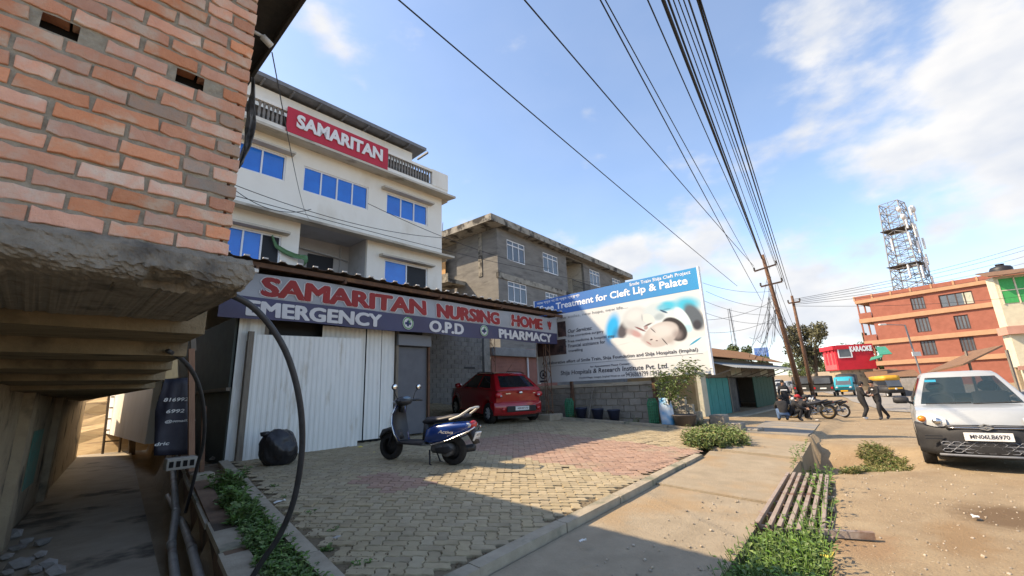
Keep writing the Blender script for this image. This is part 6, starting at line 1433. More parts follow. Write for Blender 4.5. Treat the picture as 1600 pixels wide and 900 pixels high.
front_strip(-.42, .42, .615, .675, XF + .012, .07, M_blkp, 'upper_grille'); front_strip(-.40, .40, .628, .640, XF + .022, .07, M_chrome, 'grille_bar', th=.01); front_strip(-.40, .40, .652, .662, XF + .022, .07, MATS['grey_box'], 'grille_bar', th=.01)
front_strip(-.52, .52, .27, .44, XF + .022, .08, M_blk, 'lower_grille', th=.01)
for r_ in range(3):
    for k in range(9):
        y = -.46 + k * .115 + (.057 if r_ % 2 else 0)
        if abs(y) > .5: continue
        x = XF + .026 - .08 * (y / .75) ** 2; z = .305 + r_ * .05; m = MB(); R_ = .045; hx = [(x, y + R_ * 1.25 * cos(pi / 3 * j), z + R_ * .62 * sin(pi / 3 * j)) for j in range(7)]; m.tube(hx, .006, 4, False); m.build('grille_hexagon', MATS['grey_box'], bpr)
front_strip(-.56, .56, .225, .255, XF + .03, .09, MATS['grey_box'], 'lip')
plate(C, (XF + .048, 0.0, .515), .50, .115, 'MN06LB6970', 1)
# S-shaped badge
m = MB(); sx = XF + .035; S_ = [(-.085, .0), (.0, .038), (.085, .012), (.03, .0), (.0, .014), (-.03, .0)]
m.poly([(sx, y, .655 + z) for y, z in [(-.085, .004), (-.01, .044), (.075, .018), (.05, .008), (-.005, .028), (-.045, .008), (.02, -.012), (.0, -.020)]]); m.poly([(sx, -y, .645 - z) for y, z in [(-.085, .004), (-.01, .044), (.075, .018), (.05, .008), (-.005, .028), (-.045, .008), (.02, -.012), (.0, -.020)]]); bd_ = m.build('badge', M_chrome, C); md = bd_.modifiers.new('t', 'SOLIDIFY'); md.thickness = .012
for s in (1, -1):
    m = MB(); vs = []; n = 9
    for i in range(n + 1):
        t = i / n; y = s * (.40 + .32 * t); xx = XF + .012 - .26 * (abs(y) / .75) ** 2.6; h = .03 + .17 * sin(pi * min(1, .15 + t * .75)) * .95
        zc_ = .715 + .05 * t
        for k in range(5): q = k / 4; vs.append((xx + .035 * sin(pi * q) + .012 - .05 * q, y, zc_ - h / 2 + h * q))
    m.add(vs, [(i * 5 + k, (i + 1) * 5 + k, (i + 1) * 5 + k + 1, i * 5 + k + 1) for i in range(n) for k in range(4)]); hl = m.build('headlight', M_lens, C, 'all'); BASE[hl.name] = (0, 0, 0)
    m = MB(); m.ball((XF - .145, s * .665, .755), (.055, .055, .05)); m.build('indicator', M_amber, hl, 'all'); m = MB(); m.ball((XF - .045, s * .50, .725), (.04, .06, .05)); m.build('lamp', M_chrome, hl, 'all')
    m = MB(); m.puff([(.0, -.06), (.16, -.05), (.17, .05), (.02, .07)], .11, .03); mir = m.build('mirror', M_blkp, C, 'all'); mir.location = (.50, s * .86, 1.0); m = MB(); m.bar((.56, s * .70, .94), (.56, s * .78, .98), .04); m.build('mirror_arm', M_blkp, C)
    m = MB(); m.box(XF - .02, XF - .01, s * .58 - .10, s * .58 + .10, .50, .515); m.box(XF - .03, XF - .015, s * .58 - .10, s * .58 + .10, .46, .475); m.build('bumper_slot', M_blk, C)
for y0, y1 in ((-.55, .0), (.02, .55)): m = MB(); m.tube([(.91, y0, .945), (.88, y1, .965)], .009, 5); m.build('wiper', M_blkp, C)
m = MB(); m.box(.16, .165, -.50, -.35, 1.33, 1.37); sk = m.build('windscreen_sticker', mat('sticker_cyan', (.05, .42, .62), rough=.5), C); sk.location = (.10, .03, -.03)
m = MB(); m.lathe([(.19, 0), (.19, .02), (.17, .02), (.17, 0)], 20, Matrix.Translation((.45, -.34, .93)) @ Matrix.Rotation(radians(65), 4, 'Y')); m.build('steering_wheel', M_blkp, C)
# ------------------------------------------------------------------ red hatchback parked under the awning
M_redp = mat('red_paint', (.36, .010, .016), (.32, .008, .013), 3, .22, spec=.5, coat=.8)
rw_ = on_z(774, 658.6, .60); fw_ = on_z(702, 644, .80); rr2 = on_z(832, 653.6, .58)
rear_mid = (rw_ + rr2) / 2; hd = Vector((-(rr2 - rw_).y, (rr2 - rw_).x)).normalized()
hdw = W(fw_.x, fw_.y) - W(rw_.x, rw_.y); ang = atan2(hdw.y, hdw.x)
rb = W(rear_mid.x, rear_mid.y); axle = Vector((cos(ang), sin(ang), 0)); lat = Vector((-sin(ang), cos(ang), 0))
base0 = W(rw_.x, rw_.y) - lat * (.83 - .09) ; cR = base0 + axle * 1.20 + Vector((-.22, .05, 0))
g0 = court(rw_.x, rw_.y); RC = local_root('red_car', 'shiny red hatchback parked under the awning seen from behind', 'car', Vector((cR.x, cR.y, g0 + .11)), ang, pitch=radians(4.2))
hatchback(RC, M_redp, L=3.77, Wd=1.66, Hh=1.47, wb=2.43, fo=.78, belt=.97, hood=.97, xwb=.85, xwt=.10, xrt=-1.22, xrb=-1.80, r=.30, wr=.56, glass=M_cgld)
XR = -3.77 / 2
m = MB(); vs = []; prof = [(.10, .24), (-.02, .26), (-.055, .34), (-.06, .48), (-.05, .60), (.0, .64), (.10, .645)]
for i in range(19):
    a = -1 + 2 * i / 18; y = .83 * sin(a * 1.45) / sin(1.45); xx = XR + .0 + .21 * (abs(y) / .83) ** 2.6
    vs += [(xx + dx_, y, z) for dx_, z in prof]
npf = len(prof); m.add(vs, [(i * npf + k, (i + 1) * npf + k, (i + 1) * npf + k + 1, i * npf + k + 1) for i in range(18) for k in range(npf - 1)]); rbp = m.build('bumper', M_redp, RC, 'all'); md = rbp.modifiers.new('t', 'SOLIDIFY'); md.thickness = .02
m = MB(); m.box(XR - .07, XR - .03, -.50, .50, .36, .53, bev=.02); m.build('bumper_insert', M_blkp, RC)
plate(RC, (XR - .078, 0, .46), .46, .11, 'AS01BT170', -1)
for s in (1, -1):
    m = MB(); m.ball((XR + .10, s * .70, .84), (.09, .13, .095)); tl = m.build('tail_light', M_redl, RC, 'all'); BASE[tl.name] = (0, 0, 0); m = MB(); m.ball((XR + .075, s * .66, .82), (.075, .06, .035)); m.build('reverse_lens', M_lens, tl, 'all')
    m = MB(); m.ball((XR - .03, s * .60, .44), (.03, .06, .06)); m.build('fog_reflector', M_redl, RC, 'all')
    m = MB(); m.tube([(-1.2, s * .53, 1.44), (-1.0, s * .54, 1.475), (-.2, s * .53, 1.48), (.05, s * .52, 1.44)], .014, 6); m.build('roof_rail', M_blkp, RC)
    m = MB(); m.puff([(.0, -.06), (.14, -.05), (.15, .06), (.02, .08)], .10, .03); mir = m.build('mirror', M_redp, RC, 'all'); mir.location = (.58, s * .93, 1.02)
m = MB(); m.ball((XR - .005, 0, .90), (.02, .07, .042)); m.build('badge', M_chrome, RC, 'all')
m = MB(); m.box(XR - .012, XR + .0, .36, .52, .87, .895); m.box(XR - .012, XR, -.50, -.42, .87, .89); m.build('model_badge', M_chrome, RC)
m = MB(); m.tube([(-1.0, 0, 1.47), (-1.35, 0, 1.72)], .006, 4); m.build('antenna', M_blkp, RC)
m = MB(); m.box(-1.38, -1.30, -.10, .10, 1.405, 1.42); m.build('high_brake_light', M_redl, RC)
# ------------------------------------------------------------------ blue scooter
pf, pr_ = on_z(607, 718, court(4.4, 7.05)), on_z(712, 727, court(4.9, 5.8))
Pf, Pr = W(pf.x, pf.y), W(pr_.x, pr_.y); ang = atan2((Pf - Pr).y, (Pf - Pr).x); mid = (Pf + Pr) / 2
SCO = local_root('scooter', 'blue and black scooter with a cream grab rail parked in the courtyard', 'scooter', Vector((mid.x, mid.y, (court(pf.x, pf.y) + court(pr_.x, pr_.y)) / 2 + .004)), ang, pitch=atan2(court(pf.x, pf.y) - court(pr_.x, pr_.y), (Pf - Pr).length))
M_sblue = mat('scooter_blue', (.012, .05, .24), (.010, .042, .20), 3, .22, spec=.5, coat=.8); M_sblk = mat('scooter_black', (.02, .02, .023), (.03, .03, .033), 8, .45, spec=.4); M_seatb = mat('scooter_seat', (.018, .020, .028), (.03, .032, .04), 8, .5, .1, 40); M_cream2 = mat('grab_rail', (.62, .60, .54), rough=.4)
k_ = 1.30 / 1.24
for x, nm in ((.63, 'front_wheel'), (-.63, 'rear_wheel')): wheel(SCO, x, 0, .225, .10, 6, 1, M_sblk, nm)
m = MB(); m.puff([(.40, .36), (.47, .50), (.62, .55), (.80, .50), (.86, .36), (.82, .34), (.74, .45), (.62, .49), (.50, .44), (.44, .34)], .085, .02); m.build('front_fender', M_sblk, SCO, 'all')
for s in (1, -1): m = MB(); m.tube([(.63, s * .075, .225), (.56, s * .06, .55)], .018, 7); m.build('fork', M_sblk, SCO, 'all')
def side_body(out, hw0, hw1, name, m_, inset=.03): m = MB(); m.puff(out, hw0, inset); return m.build(name, m_, SCO, 'all')
m = MB(); vs = []; prof = [(.36, .30, .15), (.44, .45, .20), (.50, .62, .215), (.52, .78, .19), (.47, .92, .13)]   # front shield
for (x, z, w) in prof:
    for k in range(7): a = -1 + k / 3; vs.append((x + .10 * (1 - a * a) , w * a, z))
m.add(vs, [(i * 7 + k, i * 7 + k + 1, (i + 1) * 7 + k + 1, (i + 1) * 7 + k) for i in range(4) for k in range(6)]); o = m.build('front_shield', M_sblue, SCO, 'all'); md = o.modifiers.new('t', 'SOLIDIFY'); md.thickness = .03
m = MB(); vs = []
for (x, z, w) in prof:
    for k in range(7): a = -1 + k / 3; vs.append((x - .03 + .05 * (1 - a * a), w * a * .97, z))
m.add(vs, [(i * 7 + k, i * 7 + k + 1, (i + 1) * 7 + k + 1, (i + 1) * 7 + k) for i in range(4) for k in range(6)]); m.build('inner_shield', M_sblk, SCO, 'all')
for s in (1, -1): m = MB(); m.tube([(x - .005, s * (w + .004), z) for x, z, w in prof], .012, 6); m.build('shield_trim', M_chrome, SCO, 'all')
side_body([(-.16, .28), (.40, .28), (.42, .34), (.30, .345), (-.10, .345), (-.16, .36)], .17, 0, 'floorboard', M_sblk, .01)
side_body([(-.12, .33), (-.16, .56), (-.32, .63), (-.62, .68), (-.92, .70), (-1.0, .66), (-.94, .56), (-.70, .46), (-.45, .36), (-.25, .32)], .17, 0, 'side_panel', M_sblue, .04)
side_body([(-.08, .36), (-.18, .38), (-.20, .62), (-.10, .66)], .13, 0, 'under_seat', M_sblk, .02)
side_body([(-.04, .66), (-.14, .74), (-.40, .755), (-.60, .80), (-.86, .815), (-.90, .77), (-.62, .70), (-.30, .65), (-.10, .61)], .135, 0, 'seat', M_seatb, .035)
for s in (1, -1): m = MB(); m.tube([(-.62, s * .16, .72), (-.80, s * .165, .78), (-.98, s * .13, .90), (-1.03, s * .07, .92)], .018, 7); m.build('grab_rail', M_cream2, SCO, 'all')
m = MB(); m.tube([(-1.03, .07, .92), (-1.03, -.07, .92)], .018, 7); m.build('grab_rail', M_cream2, SCO, 'all')
m = MB(); m.ball((-.97, 0, .65), (.06, .12, .065)); tl = m.build('tail_light', M_redl, SCO, 'all')
for s in (1, -1): m = MB(); m.ball((-.93, s * .12, .64), (.07, .035, .045)); m.build('indicator', M_lens, SCO, 'all')
m = MB(); m.puff([(-.82, .55), (-.98, .58), (-1.08, .36), (-1.02, .34), (-.92, .50)], .07, .01); m.build('rear_mudguard', M_sblk, SCO, 'all')
m = MB(); m.box(-.01, .01, -.09, .09, -.07, .07); np = m.build('number_plate', M_plate, SCO); np.location = (-1.055, 0, .47); np.rotation_euler = (0, -.35, 0); BASE[np.name] = (0, 0, 0); letter(np, 'AS01', (-.012, .07, .01), (0, -1, 0), .04, .14, M_ink, out=(-1, 0, 0)); letter(np, '4170', (-.012, .07, -.05), (0, -1, 0), .04, .14, M_ink, out=(-1, 0, 0))
# lower body: engine, silencer with heat shield, kick and centre stand, side bar
M_eng = mat('engine_grey', (.16, .16, .165), (.10, .10, .10), 14, .55, .2, 40, metal=.4)
m = MB(); m.box(-.52, -.22, -.10, .10, .17, .34, bev=.04); m.lathe([(.09, -.12), (.11, -.1), (.11, .06), (.08, .12)], 14, Matrix.Translation((-.55, 0, .24)) @ Matrix.Rotation(pi / 2, 4, 'X')); m.build('engine', M_eng, SCO, 'all')
m = MB(); m.tube([(-.25, -.13, .20), (-.45, -.15, .17), (-.60, -.16, .20), (-.92, -.17, .27)], [.02, .03, .06, .062], 10); sil = m.build('silencer', M_sblk, SCO, 'all'); m = MB(); m.puff([(-.58, .24), (-.90, .32), (-.92, .26), (-.60, .17)], .02, .005, -.23); m.build('heat_shield', M_chrome, SCO, 'all')
m = MB(); m.puff([(-.35, .26), (-.60, .30), (-.70, .24), (-.55, .18), (-.38, .18)], .03, .01, .12); m.build('air_cleaner', M_sblk, SCO, 'all')
for s in (1, -1): m = MB(); m.tube([(-.12, s * .18, .30), (-.30, s * .19, .31), (-.62, s * .20, .40), (-.98, s * .18, .55), (-1.06, s * .10, .62)], .013, 6); m.build('side_bar', M_chrome, SCO, 'all'); m = MB(); m.tube([(-.22, s * .09, .22), (-.28, s * .16, .01), (-.32, s * .17, .0)], .013, 6); m.build('centre_stand', M_sblk, SCO, 'all')
# steering head, cowl, bars, mirrors
m = MB(); m.ball((.42, 0, .99), (.13, .19, .085)); m.build('handlebar_cowl', M_sblk, SCO, 'all'); m = MB(); m.ball((.365, 0, 1.035), (.07, .11, .04)); m.build('speedometer', mat('dial_glass', (.10, .16, .22), rough=.1, spec=.8), SCO, 'all'); m = MB(); m.ball((.53, 0, .97), (.05, .10, .06)); m.build('headlight', M_lens, SCO, 'all')
m = MB(); m.tube([(.46, 0, .80), (.43, 0, .98)], .045, 8); m.build('steering_column', M_sblk, SCO, 'all')
for s in (1, -1):
    m = MB(); m.tube([(.40, s * .16, 1.0), (.33, s * .28, 1.01), (.28, s * .36, 1.0)], .02, 8); m.build('grip', M_sblk, SCO, 'all'); m = MB(); m.tube([(.40, s * .22, 1.03), (.40, s * .30, .99), (.36, s * .37, .985)], .008, 5); m.build('brake_lever', M_chrome, SCO, 'all')
    m = MB(); m.tube([(.38, s * .22, 1.02), (.40, s * .30, 1.14), (.38, s * .34, 1.20)], .007, 5); m.build('mirror_stem', M_sblk, SCO, 'all'); m = MB(); m.ball((.37, s * .35, 1.235), (.025, .075, .055)); mi_ = m.build('mirror', M_sblk, SCO, 'all'); m = MB(); m.ball((.352, s * .35, 1.235), (.012, .066, .048)); m.build('mirror_glass', mat('mirror_glass', (.75, .78, .80), rough=.05, metal=1), SCO, 'all')
for s in (1, -1): letter(SCO, 'scooter'[:0] or 'Activa', (-.42 if s > 0 else -.70, s * .1725, .50), (-s, 0, 0), .05, .28, M_cream2, shear=.3, out=(0, s, 0), proud=.004, zdir=(-s * -.0, 0, 1))

# ------------------------------------------------------------------ parked motorcycles
M_bk = mat('bike_black', (.018, .018, .02), rough=.35, spec=.5)
def motorcycle(lab, P, ang, accent):
    B_ = local_root('motorcycle', lab, 'motorcycle', P, ang, 'motorcycles parked by the poles')
    for x, nm in ((.68, 'front_wheel'), (-.66, 'rear_wheel')):
        m = MB(); m.lathe([(.24, -.06), (.285, -.06), (.31, -.025), (.31, .025), (.285, .06), (.24, .06)], 26, Matrix.Translation((x, 0, .31)) @ Matrix.Rotation(pi / 2, 4, 'X'), False); w_ = m.build(nm, M_tyre, B_, 'all'); BASE[w_.name] = (0, 0, 0)
        m = MB(); m.lathe([(.205, -.04), (.245, -.045), (.245, .045), (.205, .04)], 26, Matrix.Translation((x, 0, .31)) @ Matrix.Rotation(pi / 2, 4, 'X'), False); m.build('rim', accent, w_, 'all')
        m = MB()
        for k in range(9): a = 2 * pi * k / 9; m.tube([(x, .02 * (-1) ** k, .31), (x + .245 * cos(a), 0, .31 + .245 * sin(a))], .007, 4)
        m.build('spokes', M_rim, w_); m = MB(); m.lathe([(.06, -.07), (.06, .07)], 12, Matrix.Translation((x, 0, .31)) @ Matrix.Rotation(pi / 2, 4, 'X')); m.build('hub', M_eng, w_, 'all')
    m = MB(); m.puff([(.10, .72), (.16, .86), (.38, .92), (.50, .84), (.50, .66), (.30, .60), (.08, .62)], .17, .05); m.build('fuel_tank', M_bk, B_, 'all')
    m = MB(); m.puff([(.10, .74), (-.10, .76), (-.42, .80), (-.72, .86), (-.76, .82), (-.50, .72), (-.15, .62), (.06, .60)], .15, .03); m.build('seat', M_seatb, B_, 'all')
    m = MB(); m.puff([(-.45, .70), (-.75, .80), (-.92, .80), (-.86, .70), (-.60, .60), (-.40, .58)], .08, .03); m.build('tail', M_bk, B_, 'all'); m = MB(); m.box(-.93, -.90, -.05, .05, .70, .78, bev=.01); m.build('tail_light', M_redl, B_)
    m = MB(); m.box(-.08, .28, -.11, .11, .28, .50, bev=.04); m.box(.02, .24, -.08, .08, .50, .68, bev=.02); m.build('engine', M_eng, B_)
    m = MB(); m.tube([(.20, -.10, .34), (-.05, -.14, .24), (-.40, -.15, .30), (-.85, -.16, .42)], [.022, .03, .05, .055], 9); m.build('silencer', M_chrome, B_, 'all')
    for s in (1, -1):
        m = MB(); m.tube([(.68, s * .085, .31), (.50, s * .085, .82), (.44, s * .085, 1.0)], .022, 7); m.build('fork', M_rim, B_, 'all'); m = MB(); m.tube([(-.66, s * .09, .31), (-.50, s * .10, .66)], .025, 7); m.build('shock', M_eng, B_, 'all'); m = MB(); m.tube([(-.66, s * .08, .31), (-.05, s * .09, .34)], .02, 6); m.build('swing_arm', M_bk, B_, 'all')
        m = MB(); m.tube([(.44, s * .08, 1.0), (.42, s * .25, 1.04), (.34, s * .38, 1.03)], .014, 6); m.build('handlebar', M_bk, B_, 'all'); m = MB(); m.tube([(.40, s * .26, 1.05), (.40, s * .30, 1.20)], .006, 4); m.ball((.39, s * .32, 1.24), (.02, .06, .035)); m.build('mirror', M_bk, B_, 'all')
    m = MB(); m.ball((.58, 0, .90), (.09, .10, .09)); m.build('headlight', M_lens, B_, 'all'); m = MB(); m.puff([(.45, .60), (.55, .66), (.75, .66), (.93, .58), (.90, .56), (.74, .63), (.56, .63)], .06, .01); m.build('front_mudguard', M_bk, B_, 'all'); m = MB(); m.puff([(-.55, .60), (-.80, .66), (-.98, .50), (-.95, .46), (-.78, .60)], .06, .01); m.build('rear_mudguard', M_bk, B_, 'all')
    m = MB(); m.tube([(.0, .08, .3), (-.08, .22, .02)], .014, 5); m.build('side_stand', M_bk, B_); return B_
M_gold = mat('gold_rim', (.36, .24, .08), rough=.4, metal=.6)
gz = lambda u, b: ground_z(u, b)
def ground_at(px, py, u_guess):
    z = -.2
    for _ in range(6): p = on_z(px, py, z); z = gz(p.x, p.y)
    return p
for (px, py, off, hd_, lab, acc) in ((1318, 649, .0, 2.42, 'motorcycle nearest the road with a big pale rear wheel', M_rim), (1296, 655, .0, 2.52, 'black motorcycle with gold wheel rims beside the crouching men', M_gold), (1268, 640, 0, 2.6, 'motorcycle half hidden behind the crouching men', M_rim)):
    p = ground_at(px, py, 25); w_ = W(p.x, p.y, gz(p.x, p.y)); motorcycle(lab, w_ + Vector((cos(hd_), sin(hd_), 0)) * .66, hd_, acc)
# ------------------------------------------------------------------ traffic far down the street
def far_vehicle(name, lab, px, py, Y, w, h, L_, heading, paint, kind, group='traffic down the street'):
    P = on_y(px, py, Y); u, b = P.dot(UU), P.dot(BB); P.z = ground_z(u, b) + .02
    V = local_root(name, lab, {'truck': 'truck', 'jeep': 'jeep', 'auto': 'auto rickshaw', 'car': 'car'}[kind], P, heading, group); hw_ = w / 2
    if kind == 'truck':
        m = MB(); m.puff([(L_ / 2, .45), (L_ / 2 - .02, 1.0), (L_ / 2 - .42, h - .12), (L_ / 2 - .60, h), (.1, h), (.1, .45)], hw_, .05); m.build('cab', paint, V, 'all'); m = MB(); m.add([(L_ / 2 - .07, -hw_ * .82, 1.05), (L_ / 2 - .07, hw_ * .82, 1.05), (L_ / 2 - .41, hw_ * .74, h - .2), (L_ / 2 - .41, -hw_ * .74, h - .2)], [(0, 1, 2, 3)]); o = m.build('windscreen', M_pane, V); o.location = (.03, 0, 0)
        m = MB(); m.box(-L_ / 2, .05, -hw_, hw_, .5, 1.0); m.build('load_bed', paint, V); m = MB(); m.puff([(-L_ / 2, 1.0), (.1, 1.0), (.1, h + .15), (-.3, h + .30), (-L_ / 2, h + .2)], hw_ * 1.02, .08); m.build('cover', M_blkp, V, 'all')
        for s in (1, -1): m = MB(); m.ball((L_ / 2 - .01, s * hw_ * .72, .80), (.05, .13, .10)); m.build('headlight', M_lens, V, 'all'); m = MB(); m.box(L_ / 2 - .5, L_ / 2 - .35, s * hw_, s * (hw_ + .16), 1.1, 1.3); m.build('mirror', M_blkp, V)
        m = MB(); m.box(L_ / 2 - .02, L_ / 2 + .05, -hw_, hw_, .36, .55); m.build('bumper', M_blkp, V); m = MB(); m.box(L_ / 2 + .05, L_ / 2 + .07, -.3, .3, .40, .53); m.build('number_plate', mat('plate_yellow', (.70, .38, .02), rough=.5), V); m = MB(); m.box(L_ / 2 - .01, L_ / 2 + .02, -.4, .4, .74, .82); m.build('grille', M_blkp, V)
        ax = (L_ / 2 - .55, -L_ / 2 + .6); r = .28
    elif kind == 'jeep':
        m = MB(); m.box(-L_ / 2, L_ / 2 - 1.1, -hw_, hw_, .5, 1.12, bev=.06); m.box(L_ / 2 - 1.1, L_ / 2, -hw_ * .8, hw_ * .8, .5, 1.05, bev=.08); m.build('body', paint, V); m = MB(); m.puff([(-L_ / 2, 1.12), (L_ / 2 - 1.15, 1.12), (L_ / 2 - 1.4, h), (-L_ / 2 + .1, h)], hw_, .06); m.build('canvas_top', M_blkp, V, 'all'); m = MB(); m.box(-L_ / 2 - .012, -L_ / 2 + .03, -hw_ * .75, hw_ * .75, 1.22, h - .2); m.build('rear_opening', M_pane, V)
        for s in (1, -1): m = MB(); m.box(-L_ / 2 - .03, -L_ / 2, s * hw_ * .8 - .07, s * hw_ * .8 + .07, .72, .9); m.build('tail_light', M_redl, V)
        m = MB(); m.box(-L_ / 2 - .02, -L_ / 2, -.25, .25, .72, .84); m.build('number_plate', M_plate, V); m = MB(); m.box(-L_ / 2 - .1, -L_ / 2, -hw_, hw_, .42, .52); m.build('bumper', M_chrome, V); ax = (L_ / 2 - .6, -L_ / 2 + .65); r = .34
    elif kind == 'auto':
        m = MB(); m.puff([(L_ / 2, .35), (L_ / 2 - .08, .85), (L_ / 2 - .35, 1.0), (-L_ / 2 + .05, 1.0), (-L_ / 2, .35)], hw_, .06); m.build('body', M_blkp, V, 'all'); m = MB(); m.puff([(L_ / 2 - .30, 1.5), (L_ / 2 - .45, h), (-L_ / 2, h - .05), (-L_ / 2 - .02, 1.45)], hw_, .06); m.build('canopy', paint, V, 'all'); m = MB(); m.add([(L_ / 2 - .12, -hw_ * .85, .95), (L_ / 2 - .12, hw_ * .85, .95), (L_ / 2 - .32, hw_ * .85, 1.52), (L_ / 2 - .32, -hw_ * .85, 1.52)], [(0, 1, 2, 3)]); m.build('windscreen', M_pane, V); m = MB(); m.box(L_ / 2 - .09, L_ / 2 - .03, -hw_ * .8, hw_ * .8, .70, .84); m.build('nose_band', paint, V); m = MB(); m.ball((L_ / 2, 0, .72), (.06, .1, .1)); m.build('headlight', M_lens, V, 'all'); ax = (L_ / 2 - .3, -L_ / 2 + .4); r = .24
    else:
        hatchback(V, paint, L=L_, Wd=w, Hh=h, glass=M_cgld); return V
    for x in ax:
        for s in (1, -1): wheel(V, x, s * (hw_ - .08), r, .16, 5, -s)
    return V
M_tq = mat('turquoise_paint', (.03, .33, .42), (.025, .29, .38), 3, .35, coat=.4); M_jeep = mat('jeep_black', (.03, .032, .03), (.045, .045, .04), 4, .5); M_yel = mat('auto_yellow', (.62, .34, .03), (.54, .29, .025), 3, .5); M_gcar = mat('grey_car_paint', (.25, .26, .27), rough=.3, coat=.4); M_mar = mat('maroon_paint', (.18, .02, .02), rough=.3, coat=.4)
toward = ROTZ + pi
far_vehicle('mini_truck', 'turquoise mini truck with a dark covered load coming up the street', 1325, 612, 46, 1.55, 1.85, 3.7, toward - .05, M_tq, 'truck')
far_vehicle('jeep', 'black canvas-topped jeep seen between the pole and the truck', 1289, 614, 44, 1.7, 1.95, 3.7, ROTZ + .1, M_jeep, 'jeep'); far_vehicle('jeep', 'black jeep behind the second leaning pole', 1258, 612, 46, 1.7, 1.95, 3.7, ROTZ + .1, M_jeep, 'jeep')
far_vehicle('auto_rickshaw', 'yellow and black auto rickshaw behind the two walking men', 1388, 614, 42, 1.35, 1.95, 2.8, toward + .5, M_yel, 'auto')
far_vehicle('white_van', 'white van beyond the jeeps', 1294, 598, 78, 1.6, 1.9, 3.9, toward, M_silver, 'car')
for k, (px, py, Y, pm_, lab) in enumerate(((1222, 606, 58, M_silver, 'white car far down the street left of the poles'), (1232, 600, 80, M_gcar, 'grey car in the queue left of the poles'), (1246, 597, 92, M_silver, 'pale car further back between the poles'), (1270, 597, 90, M_gcar, 'grey car beyond the second pole'), (1305, 603, 66, M_mar, 'maroon car just left of the turquoise truck'), (1215, 594, 112, M_silver, 'farthest pale car at the end of the street'))):
    far_vehicle('far_car', lab, px, py, Y, 1.6, 1.5, 3.7, toward + .1 * (k % 2), pm_, 'car')
